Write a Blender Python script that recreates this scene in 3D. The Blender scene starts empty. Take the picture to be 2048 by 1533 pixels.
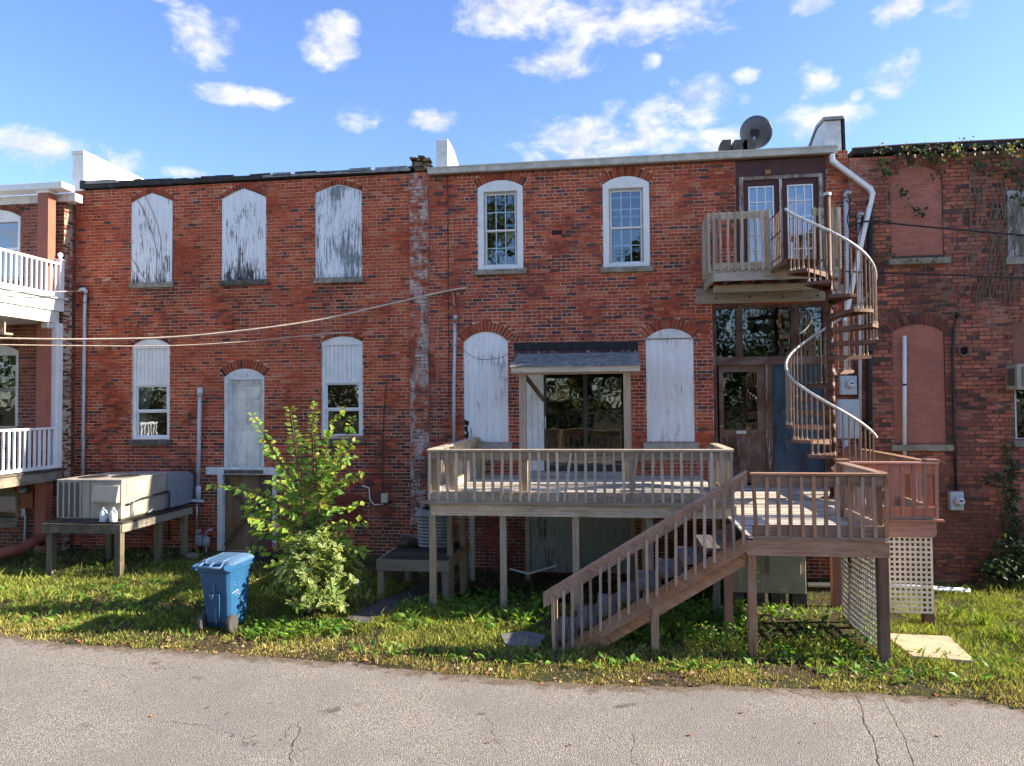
import bpy, math, random
import numpy as np
from mathutils import Vector, Matrix

random.seed(11)
RNG = np.random.default_rng(7)
S = bpy.context.scene
COL = S.collection
R = math.radians

# ------------------------------------------------------------------ camera
CAM = Vector((0.0, -15.0, 3.25))
FPX = 1420.0                                   # focal length in pixels of the 2048 px wide photograph
cam_data = bpy.data.cameras.new("camera")
cam = bpy.data.objects.new("camera", cam_data)
COL.objects.link(cam)
cam_data.sensor_width = 36.0
cam_data.lens = FPX / 2048.0 * 36.0
cam_data.clip_start = 0.1
cam_data.clip_end = 3000.0
ROT = (Matrix.Rotation(R(7.7), 4, 'Z') @ Matrix.Rotation(R(90 + 1.6), 4, 'X') @ Matrix.Rotation(R(-0.5), 4, 'Z'))
cam.matrix_world = Matrix.Translation(CAM) @ ROT
S.camera = cam

# ------------------------------------------------------------------ light
SUN_EL, SUN_AZ = 27.0, 6.0                      # degrees; azimuth measured from +x towards +y
sun_dir = Vector((math.cos(R(SUN_EL)) * math.cos(R(SUN_AZ)), math.cos(R(SUN_EL)) * math.sin(R(SUN_AZ)), math.sin(R(SUN_EL))))
sl = bpy.data.lights.new("sun", 'SUN')
sl.energy = 4.8
sl.angle = R(0.55)
sl.color = (1.0, 0.88, 0.72)
sun = bpy.data.objects.new("sun", sl)
COL.objects.link(sun)
sun.rotation_euler = (-sun_dir).to_track_quat('-Z', 'Y').to_euler()
sun.location = (20, 2, 20)

S.view_settings.view_transform = 'Standard'
S.view_settings.look = 'None'
S.view_settings.exposure = 1.68
S.view_settings.gamma = 1.0
S.render.engine = 'CYCLES'
S.cycles.max_bounces = 5
S.cycles.diffuse_bounces = 2
S.cycles.glossy_bounces = 2
S.cycles.use_adaptive_sampling = True
S.cycles.adaptive_threshold = 0.03
S.cycles.transparent_max_bounces = 8
S.cycles.caustics_reflective = False
S.cycles.caustics_refractive = False

# pixel of the photograph -> point of a world plane
def ray(u, v):
    d = ROT.to_3x3() @ Vector((u - 1024.0, -(v - 766.5), -FPX))
    return d.normalized()
def P(u, v, y=0.0):
    d = ray(u, v)
    return CAM + d * ((y - CAM.y) / d.y)
def G(u, v, z=0.0):
    d = ray(u, v)
    return CAM + d * ((z - CAM.z) / d.z)
def PX(u, v, x):
    d = ray(u, v)
    return CAM + d * ((x - CAM.x) / d.x)

# ------------------------------------------------------------------ sky
world = bpy.data.worlds.new("World")
S.world = world
world.use_nodes = True
world.cycles.sampling_method = 'MANUAL'
world.cycles.sample_map_resolution = 512
wt = world.node_tree
wt.nodes.clear()
def wn(t, **k):
    n = wt.nodes.new(t)
    for a, b in k.items():
        setattr(n, a, b)
    return n
def wmath(op, a, b=None, c=None):
    n = wn('ShaderNodeMath', operation=op)
    for i, s in enumerate((a, b, c)):
        if s is None:
            continue
        if isinstance(s, (int, float)):
            n.inputs[i].default_value = s
        else:
            wt.links.new(s, n.inputs[i])
    return n.outputs[0]
sky = wn('ShaderNodeTexSky')
sky.sky_type = 'NISHITA'
sky.sun_disc = False
sky.sun_elevation = R(SUN_EL)
sky.sun_rotation = R(90 - SUN_AZ)
sky.altitude = 0
sky.air_density = 1.0
sky.dust_density = 0.35
sky.ozone_density = 3.5
tc = wn('ShaderNodeTexCoord')
sep = wn('ShaderNodeSeparateXYZ')
wt.links.new(tc.outputs['Generated'], sep.inputs[0])
az = wmath('ARCTAN2', sep.outputs[0], sep.outputs[1])
el = wmath('ARCSINE', sep.outputs[2])
nz = wn('ShaderNodeTexNoise')
nz.inputs['Scale'].default_value = 18.0
nz.inputs['Detail'].default_value = 8.0
nz.inputs['Roughness'].default_value = 0.6
nz.inputs['Distortion'].default_value = 0.25
mp = wn('ShaderNodeMapping')
mp.inputs['Scale'].default_value = (1.0, 1.0, 1.7)
wt.links.new(tc.outputs['Generated'], mp.inputs[0])
wt.links.new(mp.outputs[0], nz.inputs['Vector'])
CLOUDS = [(400, 68, 85, 58), (662, 78, 62, 60), (1010, 22, 120, 48), (1250, 40, 300, 60), (1120, 130, 115, 38), (1300, 120, 30, 20),
          (490, 196, 110, 22), (715, 232, 62, 30), (862, 240, 52, 28), (1190, 282, 250, 48), (1370, 215, 180, 48), (1490, 155, 32, 20), (1630, 165, 55, 34),
          (1785, 158, 72, 40), (1715, 190, 22, 12), (1790, 15, 70, 34), (1910, 12, 60, 28), (1620, 10, 60, 22), (60, 296, 110, 36), (215, 322, 90, 36), (365, 345, 55, 14),
          (1640, 245, 110, 40), (1450, 280, 90, 30), (330, 0, 60, 12)]
ae = wn('ShaderNodeCombineXYZ')
wt.links.new(az, ae.inputs[0])
wt.links.new(el, ae.inputs[1])
near = None
for (cu, cv, ru, rv) in CLOUDS:
    d = ray(cu, cv)
    a0, e0 = math.atan2(d.x, d.y), math.asin(d.z)
    dx = ray(cu + ru, cv)
    ra, re = abs(math.atan2(dx.x, dx.y) - a0), rv / FPX
    ma = wn('ShaderNodeVectorMath', operation='MULTIPLY_ADD')
    wt.links.new(ae.outputs[0], ma.inputs[0])
    ma.inputs[1].default_value = (1 / ra, 1 / re, 0)
    ma.inputs[2].default_value = (-a0 / ra, -e0 / re, 0)
    dt = wn('ShaderNodeVectorMath', operation='DOT_PRODUCT')
    wt.links.new(ma.outputs[0], dt.inputs[0])
    wt.links.new(ma.outputs[0], dt.inputs[1])
    near = dt.outputs['Value'] if near is None else wmath('MINIMUM', near, dt.outputs['Value'])
field = wmath('SUBTRACT', 1.0, near)
field = wmath('MAXIMUM', field, -1.2)
# scattered clouds of the same kind over the rest of the sky
big = wn('ShaderNodeTexNoise')
big.inputs['Scale'].default_value = 4.2
big.inputs['Detail'].default_value = 2.0
wt.links.new(mp.outputs[0], big.inputs['Vector'])
away = wn('ShaderNodeMapRange')
away.interpolation_type = 'SMOOTHSTEP'
wt.links.new(wmath('ABSOLUTE', wmath('ADD', az, R(7.7))), away.inputs[0])
away.inputs[1].default_value = R(38)
away.inputs[2].default_value = R(48)
gen = wmath('MULTIPLY', wmath('SUBTRACT', big.outputs[0], 0.53), 9.0)
gen = wmath('ADD', gen, wmath('MULTIPLY', wmath('SUBTRACT', away.outputs[0], 1.0), 4.0))
field = wmath('MAXIMUM', field, wmath('MINIMUM', gen, 1.0))
dens = wmath('ADD', wmath('MULTIPLY', field, 0.72), wmath('MULTIPLY', wmath('SUBTRACT', nz.outputs[0], 0.525), 2.7))
cm = wn('ShaderNodeMapRange')
cm.interpolation_type = 'SMOOTHSTEP'
wt.links.new(dens, cm.inputs[0])
cm.inputs[1].default_value = 0.0
cm.inputs[2].default_value = 0.95
# thicker middles of a cloud are a little greyer
cc = wn('ShaderNodeMix', data_type='RGBA')
# undersides: compare the cloud noise with the same noise a little lower down
mp2 = wn('ShaderNodeMapping')
mp2.inputs['Scale'].default_value = (1.0, 1.0, 1.7)
mp2.inputs['Location'].default_value = (0.012, 0.0, 0.04)
wt.links.new(tc.outputs['Generated'], mp2.inputs[0])
nz2 = wn('ShaderNodeTexNoise')
nz2.inputs['Scale'].default_value = 18.0
nz2.inputs['Detail'].default_value = 3.0
wt.links.new(mp2.outputs[0], nz2.inputs['Vector'])
thick = wn('ShaderNodeMapRange')
wt.links.new(wmath('ADD', wmath('MULTIPLY', wmath('SUBTRACT', nz2.outputs[0], nz.outputs[0]), 2.2), wmath('MULTIPLY', dens, 0.45)), thick.inputs[0])
thick.inputs[1].default_value = 0.05
thick.inputs[2].default_value = 0.75
wt.links.new(thick.outputs[0], cc.inputs[0])
cc.inputs[6].default_value = (3.35, 3.35, 3.45, 1)
cc.inputs[7].default_value = (2.25, 2.35, 2.6, 1)
hsv = wn('ShaderNodeHueSaturation')
hsv.inputs['Saturation'].default_value = 1.08
hsv.inputs['Hue'].default_value = 0.512
wt.links.new(sky.outputs[0], hsv.inputs['Color'])
mixs = wn('ShaderNodeMix', data_type='RGBA')
wt.links.new(cm.outputs[0], mixs.inputs[0])
wt.links.new(hsv.outputs[0], mixs.inputs[6])
wt.links.new(cc.outputs[2], mixs.inputs[7])
bg = wn('ShaderNodeBackground')
bg.inputs['Strength'].default_value = 0.103
wo = wn('ShaderNodeOutputWorld')
wt.links.new(mixs.outputs[2], bg.inputs[0])
wt.links.new(bg.outputs[0], wo.inputs[0])

# ------------------------------------------------------------------ mesh helpers
WOFF = {}                                       # world position of each root / part
class MB:
    """collects faces and links them as one mesh object"""
    def __init__(self):
        self.v, self.f, self.c = [], [], []
        self.col = (1, 1, 1)
    def add(self, vs, fs):
        b = len(self.v)
        self.v.extend([tuple(p) for p in vs])
        self.c.extend([self.col] * len(vs))
        self.f.extend([tuple(b + i for i in f) for f in fs])
        return self
    def box(self, a, b):
        x0, y0, z0 = (min(a[i], b[i]) for i in range(3))
        x1, y1, z1 = (max(a[i], b[i]) for i in range(3))
        return self.add([(x0, y0, z0), (x1, y0, z0), (x1, y1, z0), (x0, y1, z0), (x0, y0, z1), (x1, y0, z1), (x1, y1, z1), (x0, y1, z1)],
                        [(0, 3, 2, 1), (4, 5, 6, 7), (0, 1, 5, 4), (1, 2, 6, 5), (2, 3, 7, 6), (3, 0, 4, 7)])
    def bar(self, p, q, w, h, up=(0, 0, 1)):
        p, q = Vector(p), Vector(q)
        d = (q - p).normalized()
        up = Vector(up)
        s = d.cross(up)
        if s.length < 1e-4:
            s = d.cross(Vector((0, 1, 0)))
        s.normalize()
        t = s.cross(d).normalized()
        vs = []
        for e in (p, q):
            for (i, j) in ((-1, -1), (1, -1), (1, 1), (-1, 1)):
                vs.append(e + s * (w / 2 * i) + t * (h / 2 * j))
        return self.add(vs, [(0, 1, 2, 3), (7, 6, 5, 4), (0, 4, 5, 1), (1, 5, 6, 2), (2, 6, 7, 3), (3, 7, 4, 0)])
    def tube(self, pts, r, n=8, cap=True):
        pts = [Vector(p) for p in pts]
        rs = r if isinstance(r, (list, tuple)) else [r] * len(pts)
        rings = []
        ref = None
        for i, p in enumerate(pts):
            d = (pts[min(i + 1, len(pts) - 1)] - pts[max(i - 1, 0)]).normalized()
            if ref is None:
                ref = d.orthogonal().normalized()
            a = (ref - d * ref.dot(d))
            a = a.normalized() if a.length > 1e-5 else d.orthogonal().normalized()
            ref = a
            b = d.cross(a)
            rings.append([p + (a * math.cos(2 * math.pi * k / n) + b * math.sin(2 * math.pi * k / n)) * rs[i] for k in range(n)])
        vs = [p for rg in rings for p in rg]
        fs = []
        for i in range(len(rings) - 1):
            for k in range(n):
                fs.append((i * n + k, i * n + (k + 1) % n, (i + 1) * n + (k + 1) % n, (i + 1) * n + k))
        if cap:
            fs.append(tuple(range(n - 1, -1, -1)))
            fs.append(tuple((len(rings) - 1) * n + k for k in range(n)))
        return self.add(vs, fs)
    def prism(self, poly, d):
        """poly: list of points (a loop), d: extrusion vector"""
        d = Vector(d)
        n = len(poly)
        vs = [Vector(p) for p in poly] + [Vector(p) + d for p in poly]
        fs = [tuple(range(n)), tuple(range(2 * n - 1, n - 1, -1))]
        for k in range(n):
            fs.append((k, n + k, n + (k + 1) % n, (k + 1) % n))
        return self.add(vs, fs)
    def lathe(self, prof, c, n=16, axis='Z'):
        c = Vector(c)
        vs, fs = [], []
        for (r, h) in prof:
            for k in range(n):
                a = 2 * math.pi * k / n
                if axis == 'Z':
                    vs.append(c + Vector((r * math.cos(a), r * math.sin(a), h)))
                elif axis == 'Y':
                    vs.append(c + Vector((r * math.cos(a), h, r * math.sin(a))))
                else:
                    vs.append(c + Vector((h, r * math.cos(a), r * math.sin(a))))
        for i in range(len(prof) - 1):
            for k in range(n):
                fs.append((i * n + k, i * n + (k + 1) % n, (i + 1) * n + (k + 1) % n, (i + 1) * n + k))
        fs.append(tuple(range(n)))
        fs.append(tuple((len(prof) - 1) * n + k for k in range(n)))
        return self.add(vs, fs)
    def build(self, name, mat, parent=None, smooth=False, bevel=0.0, colors=False, origin=None):
        return link_mesh(name, self.v, self.f, mat, parent, smooth, bevel, self.c if colors else None, origin)

def fix_normals(me):
    import bmesh
    bm = bmesh.new()
    bm.from_mesh(me)
    bmesh.ops.recalc_face_normals(bm, faces=bm.faces)
    bm.to_mesh(me)
    bm.free()

def make_mesh(name, v, f, mat, smooth=False, colors=None, fix=True):
    me = bpy.data.meshes.new(name)
    me.from_pydata(v, [], f)
    if fix:
        fix_normals(me)
    if mat is not None:
        me.materials.append(mat)
    if smooth:
        me.polygons.foreach_set('use_smooth', [True] * len(me.polygons))
    if colors is not None:
        at = me.color_attributes.new('Col', 'FLOAT_COLOR', 'POINT')
        arr = np.ones((len(v), 4), dtype=np.float32)
        arr[:, :3] = np.asarray(colors, dtype=np.float32)[:, :3]
        at.data.foreach_set('color', arr.ravel())
    me.update()
    return me

def link_mesh(name, v, f, mat, parent=None, smooth=False, bevel=0.0, colors=None, origin=None, fix=True):
    if parent is not None:
        off = WOFF[parent]
    elif origin is not None:
        off = Vector(origin)
    else:
        a = np.asarray(v, dtype=float)
        off = Vector(((a[:, 0].min() + a[:, 0].max()) / 2, (a[:, 1].min() + a[:, 1].max()) / 2, a[:, 2].min()))
    vv = [(p[0] - off[0], p[1] - off[1], p[2] - off[2]) for p in v]
    me = make_mesh(name, vv, f, mat, smooth, colors, fix)
    o = bpy.data.objects.new(name, me)
    COL.objects.link(o)
    if parent is not None:
        o.parent = parent
    else:
        o.location = off
    WOFF[o] = off.copy()
    if bevel > 0:
        m = o.modifiers.new('bevel', 'BEVEL')
        m.width = bevel
        m.segments = 2
        m.limit_method = 'ANGLE'
    return o

def inst(me, name, parent, loc, rot=(0, 0, 0), scale=None):
    """another object that shares the mesh me, at world position loc under parent"""
    o = bpy.data.objects.new(name, me)
    COL.objects.link(o)
    loc = Vector(loc)
    if parent is not None:
        o.parent = parent
        o.location = loc - WOFF[parent]
    else:
        o.location = loc
    o.rotation_euler = rot
    if scale is not None:
        o.scale = scale
    WOFF[o] = loc
    return o

def tag(o, label=None, cat=None, group=None, kind=None):
    if label: o['label'] = label
    if cat: o['category'] = cat
    if group: o['group'] = group
    if kind: o['kind'] = kind
    return o

def root(name, loc, label, cat, group=None):
    o = bpy.data.objects.new(name, None)
    COL.objects.link(o)
    o.empty_display_size = 0.2
    o.location = loc
    WOFF[o] = Vector(loc)
    return tag(o, label, cat, group)

def box(name, a, b, mat, parent=None, bevel=0.0):
    return MB().box(a, b).build(name, mat, parent, bevel=bevel)

# ------------------------------------------------------------------ materials
MATS = {}
class NT:
    def __init__(self, name):
        self.m = bpy.data.materials.new(name)
        self.m.use_nodes = True
        self.t = self.m.node_tree
        self.t.nodes.clear()
        self.b = self.n('ShaderNodeBsdfPrincipled')
        self.o = self.n('ShaderNodeOutputMaterial')
        self.l(self.b.outputs[0], self.o.inputs[0])
    def n(self, t, **k):
        x = self.t.nodes.new(t)
        for a, b in k.items():
            setattr(x, a, b)
        return x
    def l(self, a, b):
        self.t.links.new(a, b)
    def pos(self, scale=(1, 1, 1), rot=(0, 0, 0), obj=False):
        m = self.n('ShaderNodeMapping')
        m.inputs['Scale'].default_value = scale
        m.inputs['Rotation'].default_value = rot
        if obj:
            c = self.n('ShaderNodeTexCoord')
            self.l(c.outputs['Object'], m.inputs[0])
        else:
            g = self.n('ShaderNodeNewGeometry')
            self.l(g.outputs['Position'], m.inputs[0])
        return m.outputs[0]
    def noise(self, vec, scale, detail=4, rough=0.55, dist=0.0):
        x = self.n('ShaderNodeTexNoise')
        x.inputs['Scale'].default_value = scale
        x.inputs['Detail'].default_value = detail
        x.inputs['Roughness'].default_value = rough
        x.inputs['Distortion'].default_value = dist
        self.l(vec, x.inputs['Vector'])
        return x.outputs[0]
    def ramp(self, fac, lo, hi, a=0.0, b=1.0, smooth=True):
        x = self.n('ShaderNodeMapRange')
        if smooth:
            x.interpolation_type = 'SMOOTHSTEP'
        self.l(fac, x.inputs[0])
        x.inputs[1].default_value = lo
        x.inputs[2].default_value = hi
        x.inputs[3].default_value = a
        x.inputs[4].default_value = b
        return x.outputs[0]
    def math(self, op, a, b=None):
        x = self.n('ShaderNodeMath', operation=op)
        for i, s in enumerate((a, b)):
            if s is None: continue
            if isinstance(s, (int, float)): x.inputs[i].default_value = s
            else: self.l(s, x.inputs[i])
        return x.outputs[0]
    def mix(self, fac, a, b, mode='MIX'):
        x = self.n('ShaderNodeMix', data_type='RGBA', blend_type=mode)
        for i, s in ((0, fac), (6, a), (7, b)):
            if isinstance(s, (int, float)): x.inputs[i].default_value = s
            elif isinstance(s, (tuple, list)): x.inputs[i].default_value = (s[0], s[1], s[2], 1)
            else: self.l(s, x.inputs[i])
        return x.outputs[2]
    def bump(self, h, strength=0.3, dist=0.01):
        x = self.n('ShaderNodeBump')
        x.inputs['Strength'].default_value = strength
        x.inputs['Distance'].default_value = dist
        self.l(h, x.inputs['Height'])
        self.l(x.outputs[0], self.b.inputs['Normal'])
    def base(self, c):
        if isinstance(c, (tuple, list)): self.b.inputs['Base Color'].default_value = (c[0], c[1], c[2], 1)
        else: self.l(c, self.b.inputs['Base Color'])
    def rough(self, r):
        if isinstance(r, (int, float)): self.b.inputs['Roughness'].default_value = r
        else: self.l(r, self.b.inputs['Roughness'])
    def spec(self, s):
        self.b.inputs['Specular IOR Level'].default_value = s

def mul(c, k):
    return tuple(x * k for x in c)

def plain(name, c, rough=0.6, var=0.25, scale=6.0, dirt=None, dirt_amt=0.35, metal=0.0, bump=0.15, bscale=60.0, spec=0.4):
    """a painted, cast or metal surface with uneven tone, specks of dirt and fine relief"""
    if name in MATS: return MATS[name]
    t = NT(name)
    p = t.pos()
    n1 = t.noise(p, scale, 5)
    c1 = t.mix(t.ramp(n1, 0.3, 0.7), mul(c, 1 - var), mul(c, 1 + var * 0.35))
    if dirt is not None:
        n2 = t.noise(t.pos((1, 1, 0.35)), scale * 1.9, 7, 0.7)
        c1 = t.mix(t.ramp(n2, 0.52, 0.72, 0, dirt_amt), c1, dirt)
    t.base(c1)
    t.rough(t.ramp(n1, 0.2, 0.8, max(rough - 0.12, 0.03), min(rough + 0.12, 1)))
    t.b.inputs['Metallic'].default_value = metal
    t.spec(spec)
    if bump: t.bump(t.noise(p, bscale, 4), bump, 0.004)
    MATS[name] = t.m
    return t.m

def wood(name, c, axis='x', dark=0.45, grey=0.3, grey_c=(0.34, 0.31, 0.27), rot=0.0, peel=None, peel_amt=0.0, moss=0.0):
    """weathered board: long grain along an axis, knots, grey bleaching, optional worn paint"""
    key = name + axis
    if key in MATS: return MATS[key]
    t = NT(key)
    g = 0.07
    sc = {'x': (g, 1, 1), 'y': (1, g, 1), 'z': (1, 1, g)}[axis]
    info = t.n('ShaderNodeObjectInfo')
    rnd = info.outputs['Random']
    src = t.pos((1, 1, 1), (0, rot, 0))
    m2 = t.n('ShaderNodeMapping')
    m2.inputs['Scale'].default_value = sc
    add = t.n('ShaderNodeVectorMath', operation='ADD')
    t.l(src, add.inputs[0])
    cmb = t.n('ShaderNodeCombineXYZ')
    r9 = t.math('MULTIPLY', rnd, 37.0)
    for i in range(3): t.l(r9, cmb.inputs[i])
    t.l(cmb.outputs[0], add.inputs[1])
    t.l(add.outputs[0], m2.inputs[0])
    grain = t.noise(m2.outputs[0], 46.0, 6, 0.65, 0.8)
    broad = t.noise(m2.outputs[0], 9.0, 4, 0.6, 0.4)
    blot = t.noise(add.outputs[0], 2.3, 5, 0.6)
    col = t.mix(t.ramp(grain, 0.32, 0.66), mul(c, dark), c)
    col = t.mix(t.ramp(broad, 0.35, 0.7, 0, 0.6), col, mul(c, 1.18))
    col = t.mix(t.ramp(blot, 0.42, 0.66, 0, grey), col, grey_c)
    if peel is not None:
        pn = t.noise(m2.outputs[0], 17.0, 7, 0.7, 0.3)
        col = t.mix(t.ramp(pn, 0.62 - peel_amt * 0.3, 0.70 - peel_amt * 0.3), col, peel)
    if moss:
        mn = t.noise(add.outputs[0], 6.0, 6, 0.7)
        col = t.mix(t.ramp(mn, 0.5, 0.72, 0, moss), col, (0.045, 0.05, 0.022))
    hv = t.n('ShaderNodeHueSaturation')
    t.l(t.ramp(rnd, 0, 1, 0.66, 1.25, False), hv.inputs['Value'])
    t.l(t.ramp(t.math('FRACT', t.math('MULTIPLY', rnd, 7.13)), 0, 1, 0.7, 1.1, False), hv.inputs['Saturation'])
    t.l(col, hv.inputs['Color'])
    t.base(hv.outputs[0])
    t.rough(0.85)
    t.spec(0.2)
    t.bump(grain, 0.35, 0.004)
    MATS[key] = t.m
    return t.m

def foliage(name, trans=0.35, rough=0.5):
    """leaf colour from the mesh's Col attribute, partly translucent"""
    if name in MATS: return MATS[name]
    t = NT(name)
    a = t.n('ShaderNodeAttribute', attribute_name='Col')
    nn = t.noise(t.pos(), 30.0, 3)
    col = t.mix(t.ramp(nn, 0.3, 0.7), t.mix(0.35, a.outputs['Color'], (0.01, 0.015, 0.004)), a.outputs['Color'])
    t.base(col)
    t.rough(rough)
    t.spec(0.35)
    tr = t.n('ShaderNodeBsdfTranslucent')
    bright = t.mix(0.5, col, t.mix(1.0, col, (1.6, 1.7, 0.5), 'MULTIPLY'))
    t.l(bright, tr.inputs[0])
    mx = t.n('ShaderNodeMixShader')
    mx.inputs[0].default_value = trans
    t.l(t.b.outputs[0], mx.inputs[1])
    t.l(tr.outputs[0], mx.inputs[2])
    t.l(mx.outputs[0], t.o.inputs[0])
    MATS[name] = t.m
    return t.m

def glass(name, tint=(0.75, 0.8, 0.8), refl=0.16, rough=0.015):
    """window pane: see-through, with the reflection of double glazing"""
    if name in MATS: return MATS[name]
    t = NT(name)
    t.t.nodes.remove(t.b)
    tr = t.n('ShaderNodeBsdfTransparent')
    tr.inputs[0].default_value = (*tint, 1)
    gl = t.n('ShaderNodeBsdfGlossy')
    gl.inputs['Roughness'].default_value = rough
    gl.inputs[0].default_value = (0.9, 0.95, 1.0, 1)
    fr = t.n('ShaderNodeFresnel')
    fr.inputs[0].default_value = 1.5
    wv = t.n('ShaderNodeBump')
    wv.inputs['Strength'].default_value = 0.06
    wv.inputs['Distance'].default_value = 0.05
    t.l(t.noise(t.pos(), 2.2, 2), wv.inputs['Height'])
    t.l(wv.outputs[0], gl.inputs['Normal'])
    f2 = t.math('ADD', fr.outputs[0], refl)
    mx = t.n('ShaderNodeMixShader')
    t.l(f2, mx.inputs[0])
    t.l(tr.outputs[0], mx.inputs[1])
    t.l(gl.outputs[0], mx.inputs[2])
    t.l(mx.outputs[0], t.o.inputs[0])
    MATS[name] = t.m
    return t.m

WHITE = plain('white_paint', (0.78, 0.78, 0.76), 0.5, 0.08, 3.0, (0.35, 0.32, 0.26), 0.25, bump=0.08)
WHITE_OLD = plain('old_white_paint', (0.70, 0.69, 0.65), 0.65, 0.15, 4.0, (0.25, 0.21, 0.15), 0.5)
VINYL = plain('white_vinyl', (0.80, 0.80, 0.80), 0.35, 0.05, 2.0, None, bump=0.03)
PVC = plain('grey_pvc', (0.52, 0.54, 0.57), 0.45, 0.12, 5.0, (0.2, 0.18, 0.15), 0.3, bump=0.05)
GALV = plain('galvanised_steel', (0.42, 0.47, 0.52), 0.42, 0.25, 9.0, (0.15, 0.14, 0.13), 0.3, metal=0.6)
STONE = plain('sill_stone', (0.30, 0.27, 0.21), 0.9, 0.4, 7.0, (0.05, 0.05, 0.035), 0.75, bump=0.5)
STONE_DARK = plain('black_stained_stone', (0.14, 0.12, 0.095), 0.95, 0.5, 9.0, (0.015, 0.015, 0.012), 0.9, bump=0.6)
TAR = plain('roof_tar', (0.035, 0.033, 0.032), 0.8, 0.5, 8.0, (0.16, 0.15, 0.14), 0.4, bump=0.8, bscale=25)
DARK = plain('dark_interior', (0.012, 0.012, 0.012), 0.9, 0.3, 2.0, bump=0)
RUST = plain('rusty_brown_steel', (0.10, 0.045, 0.028), 0.6, 0.5, 11.0, (0.22, 0.09, 0.035), 0.6, metal=0.2)
ALU = plain('worn_aluminium_rail', (0.58, 0.56, 0.53), 0.42, 0.2, 14.0, (0.2, 0.15, 0.1), 0.4, metal=0.25)
BLACK = plain('black_plastic', (0.02, 0.02, 0.021), 0.5, 0.4, 8.0)
BLACK_IRON = plain('black_iron', (0.018, 0.018, 0.02), 0.6, 0.4, 9.0, (0.07, 0.04, 0.03), 0.3)
PANE = glass('window_glass', (0.75, 0.8, 0.8), 0.10)
PANE_DARK = glass('storefront_glass', (0.35, 0.4, 0.4), 0.09, 0.02)
# ------------------------------------------------------------------ ground and road
EDGE_PX = [(-500, 1230), (-200, 1250), (0, 1268), (120, 1286), (332, 1298), (600, 1318), (742, 1326), (895, 1346), (1090, 1365), (1250, 1373), (1450, 1369), (1710, 1385), (1929, 1396), (2048, 1416), (2300, 1450), (2700, 1490)]
EDGE = sorted([(G(u, v).x, G(u, v).y) for u, v in EDGE_PX])
EX = [e[0] for e in EDGE]
EY = [e[1] for e in EDGE]
def edge_y(x):
    return float(np.interp(x, EX, EY)) + 0.015 * math.sin(x * 7.1) + 0.02 * math.sin(x * 17.3 + 1) + 0.02 * math.sin(x * 41 + 2)
def sstep(a, b, x):
    t = min(max((x - a) / (b - a), 0.0), 1.0)
    return t * t * (3 - 2 * t)
def gz(x, y):
    z = -0.33 * sstep(-5.2, -2.2, x) * sstep(-4.4, -1.6, y)
    if -16 < x < 14 and -7 < y < 0.5:
        z += 0.022 * math.sin(x * 1.7 + y) + 0.015 * math.sin(y * 3.1 - x * 0.8)
        z *= sstep(-7.0, -6.0, y) if z > 0 else 1.0
    return z
xs = sorted(set([-900, -400, -150, -70, -40, -25] + list(np.arange(-16, 13.01, 0.25)) + [16, 25, 45, 90, 200, 450, 900]))
ys = sorted(set([-900, -400, -150, -70, -40, -26, -16, -10] + list(np.arange(-8, 0.6, 0.2)) + [2, 8, 25, 70, 200, 450, 900]))
vs = [(x, y, gz(x, y) - (0.03 if y < edge_y(x) - 0.05 else 0.0)) for y in ys for x in xs]
nx = len(xs)
fs = [(j * nx + i, j * nx + i + 1, (j + 1) * nx + i + 1, (j + 1) * nx + i) for j in range(len(ys) - 1) for i in range(nx - 1)]
t = NT('soil')
p = t.pos()
n1, n2, n3 = t.noise(p, 1.3, 6), t.noise(p, 9.0, 7, 0.65), t.noise(p, 70.0, 5, 0.7)
c = t.mix(t.ramp(n2, 0.35, 0.65), (0.035, 0.024, 0.015), (0.095, 0.068, 0.042))
c = t.mix(t.ramp(n1, 0.42, 0.6, 0, 0.7), c, (0.038, 0.05, 0.014))
c = t.mix(t.ramp(n3, 0.5, 0.75, 0, 0.6), c, (0.14, 0.10, 0.065))
t.base(c); t.rough(0.95); t.spec(0.15)
t.bump(t.math('ADD', n3, t.math('MULTIPLY', n2, 2.0)), 0.8, 0.03)
SOIL = t.m
o = link_mesh('ground', vs, fs, SOIL, smooth=True, origin=(0, 0, 0), fix=False)
tag(o, kind='structure')

t = NT('worn_asphalt')
p = t.pos()
vor = t.n('ShaderNodeTexVoronoi')
vor.inputs['Scale'].default_value = 62.0
t.l(p, vor.inputs['Vector'])
vor2 = t.n('ShaderNodeTexVoronoi')
vor2.inputs['Scale'].default_value = 120.0
t.l(p, vor2.inputs['Vector'])
hs = t.n('ShaderNodeSeparateColor')
t.l(vor.outputs['Color'], hs.inputs[0])
stone_c = t.mix(hs.outputs[0], (0.28, 0.25, 0.212), (0.43, 0.388, 0.33))
gap = t.ramp(vor.outputs['Distance'], 0.32, 0.62)
c = t.mix(gap, stone_c, (0.16, 0.146, 0.128))
c = t.mix(t.ramp(vor2.outputs['Distance'], 0.5, 0.75, 0, 0.4), c, (0.12, 0.108, 0.095))
b1, b2 = t.noise(p, 0.55, 6, 0.6), t.noise(p, 3.1, 6, 0.6)
c = t.mix(t.ramp(b1, 0.40, 0.60, 0, 0.55), c, (0.17, 0.155, 0.14))
c = t.mix(t.ramp(b2, 0.6, 0.75, 0, 0.4), c, (0.13, 0.105, 0.085))
st = t.noise(p, 1.9, 4, 0.5, 0.6)
c = t.mix(t.ramp(st, 0.66, 0.74, 0, 0.75), c, (0.075, 0.055, 0.042))
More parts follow.
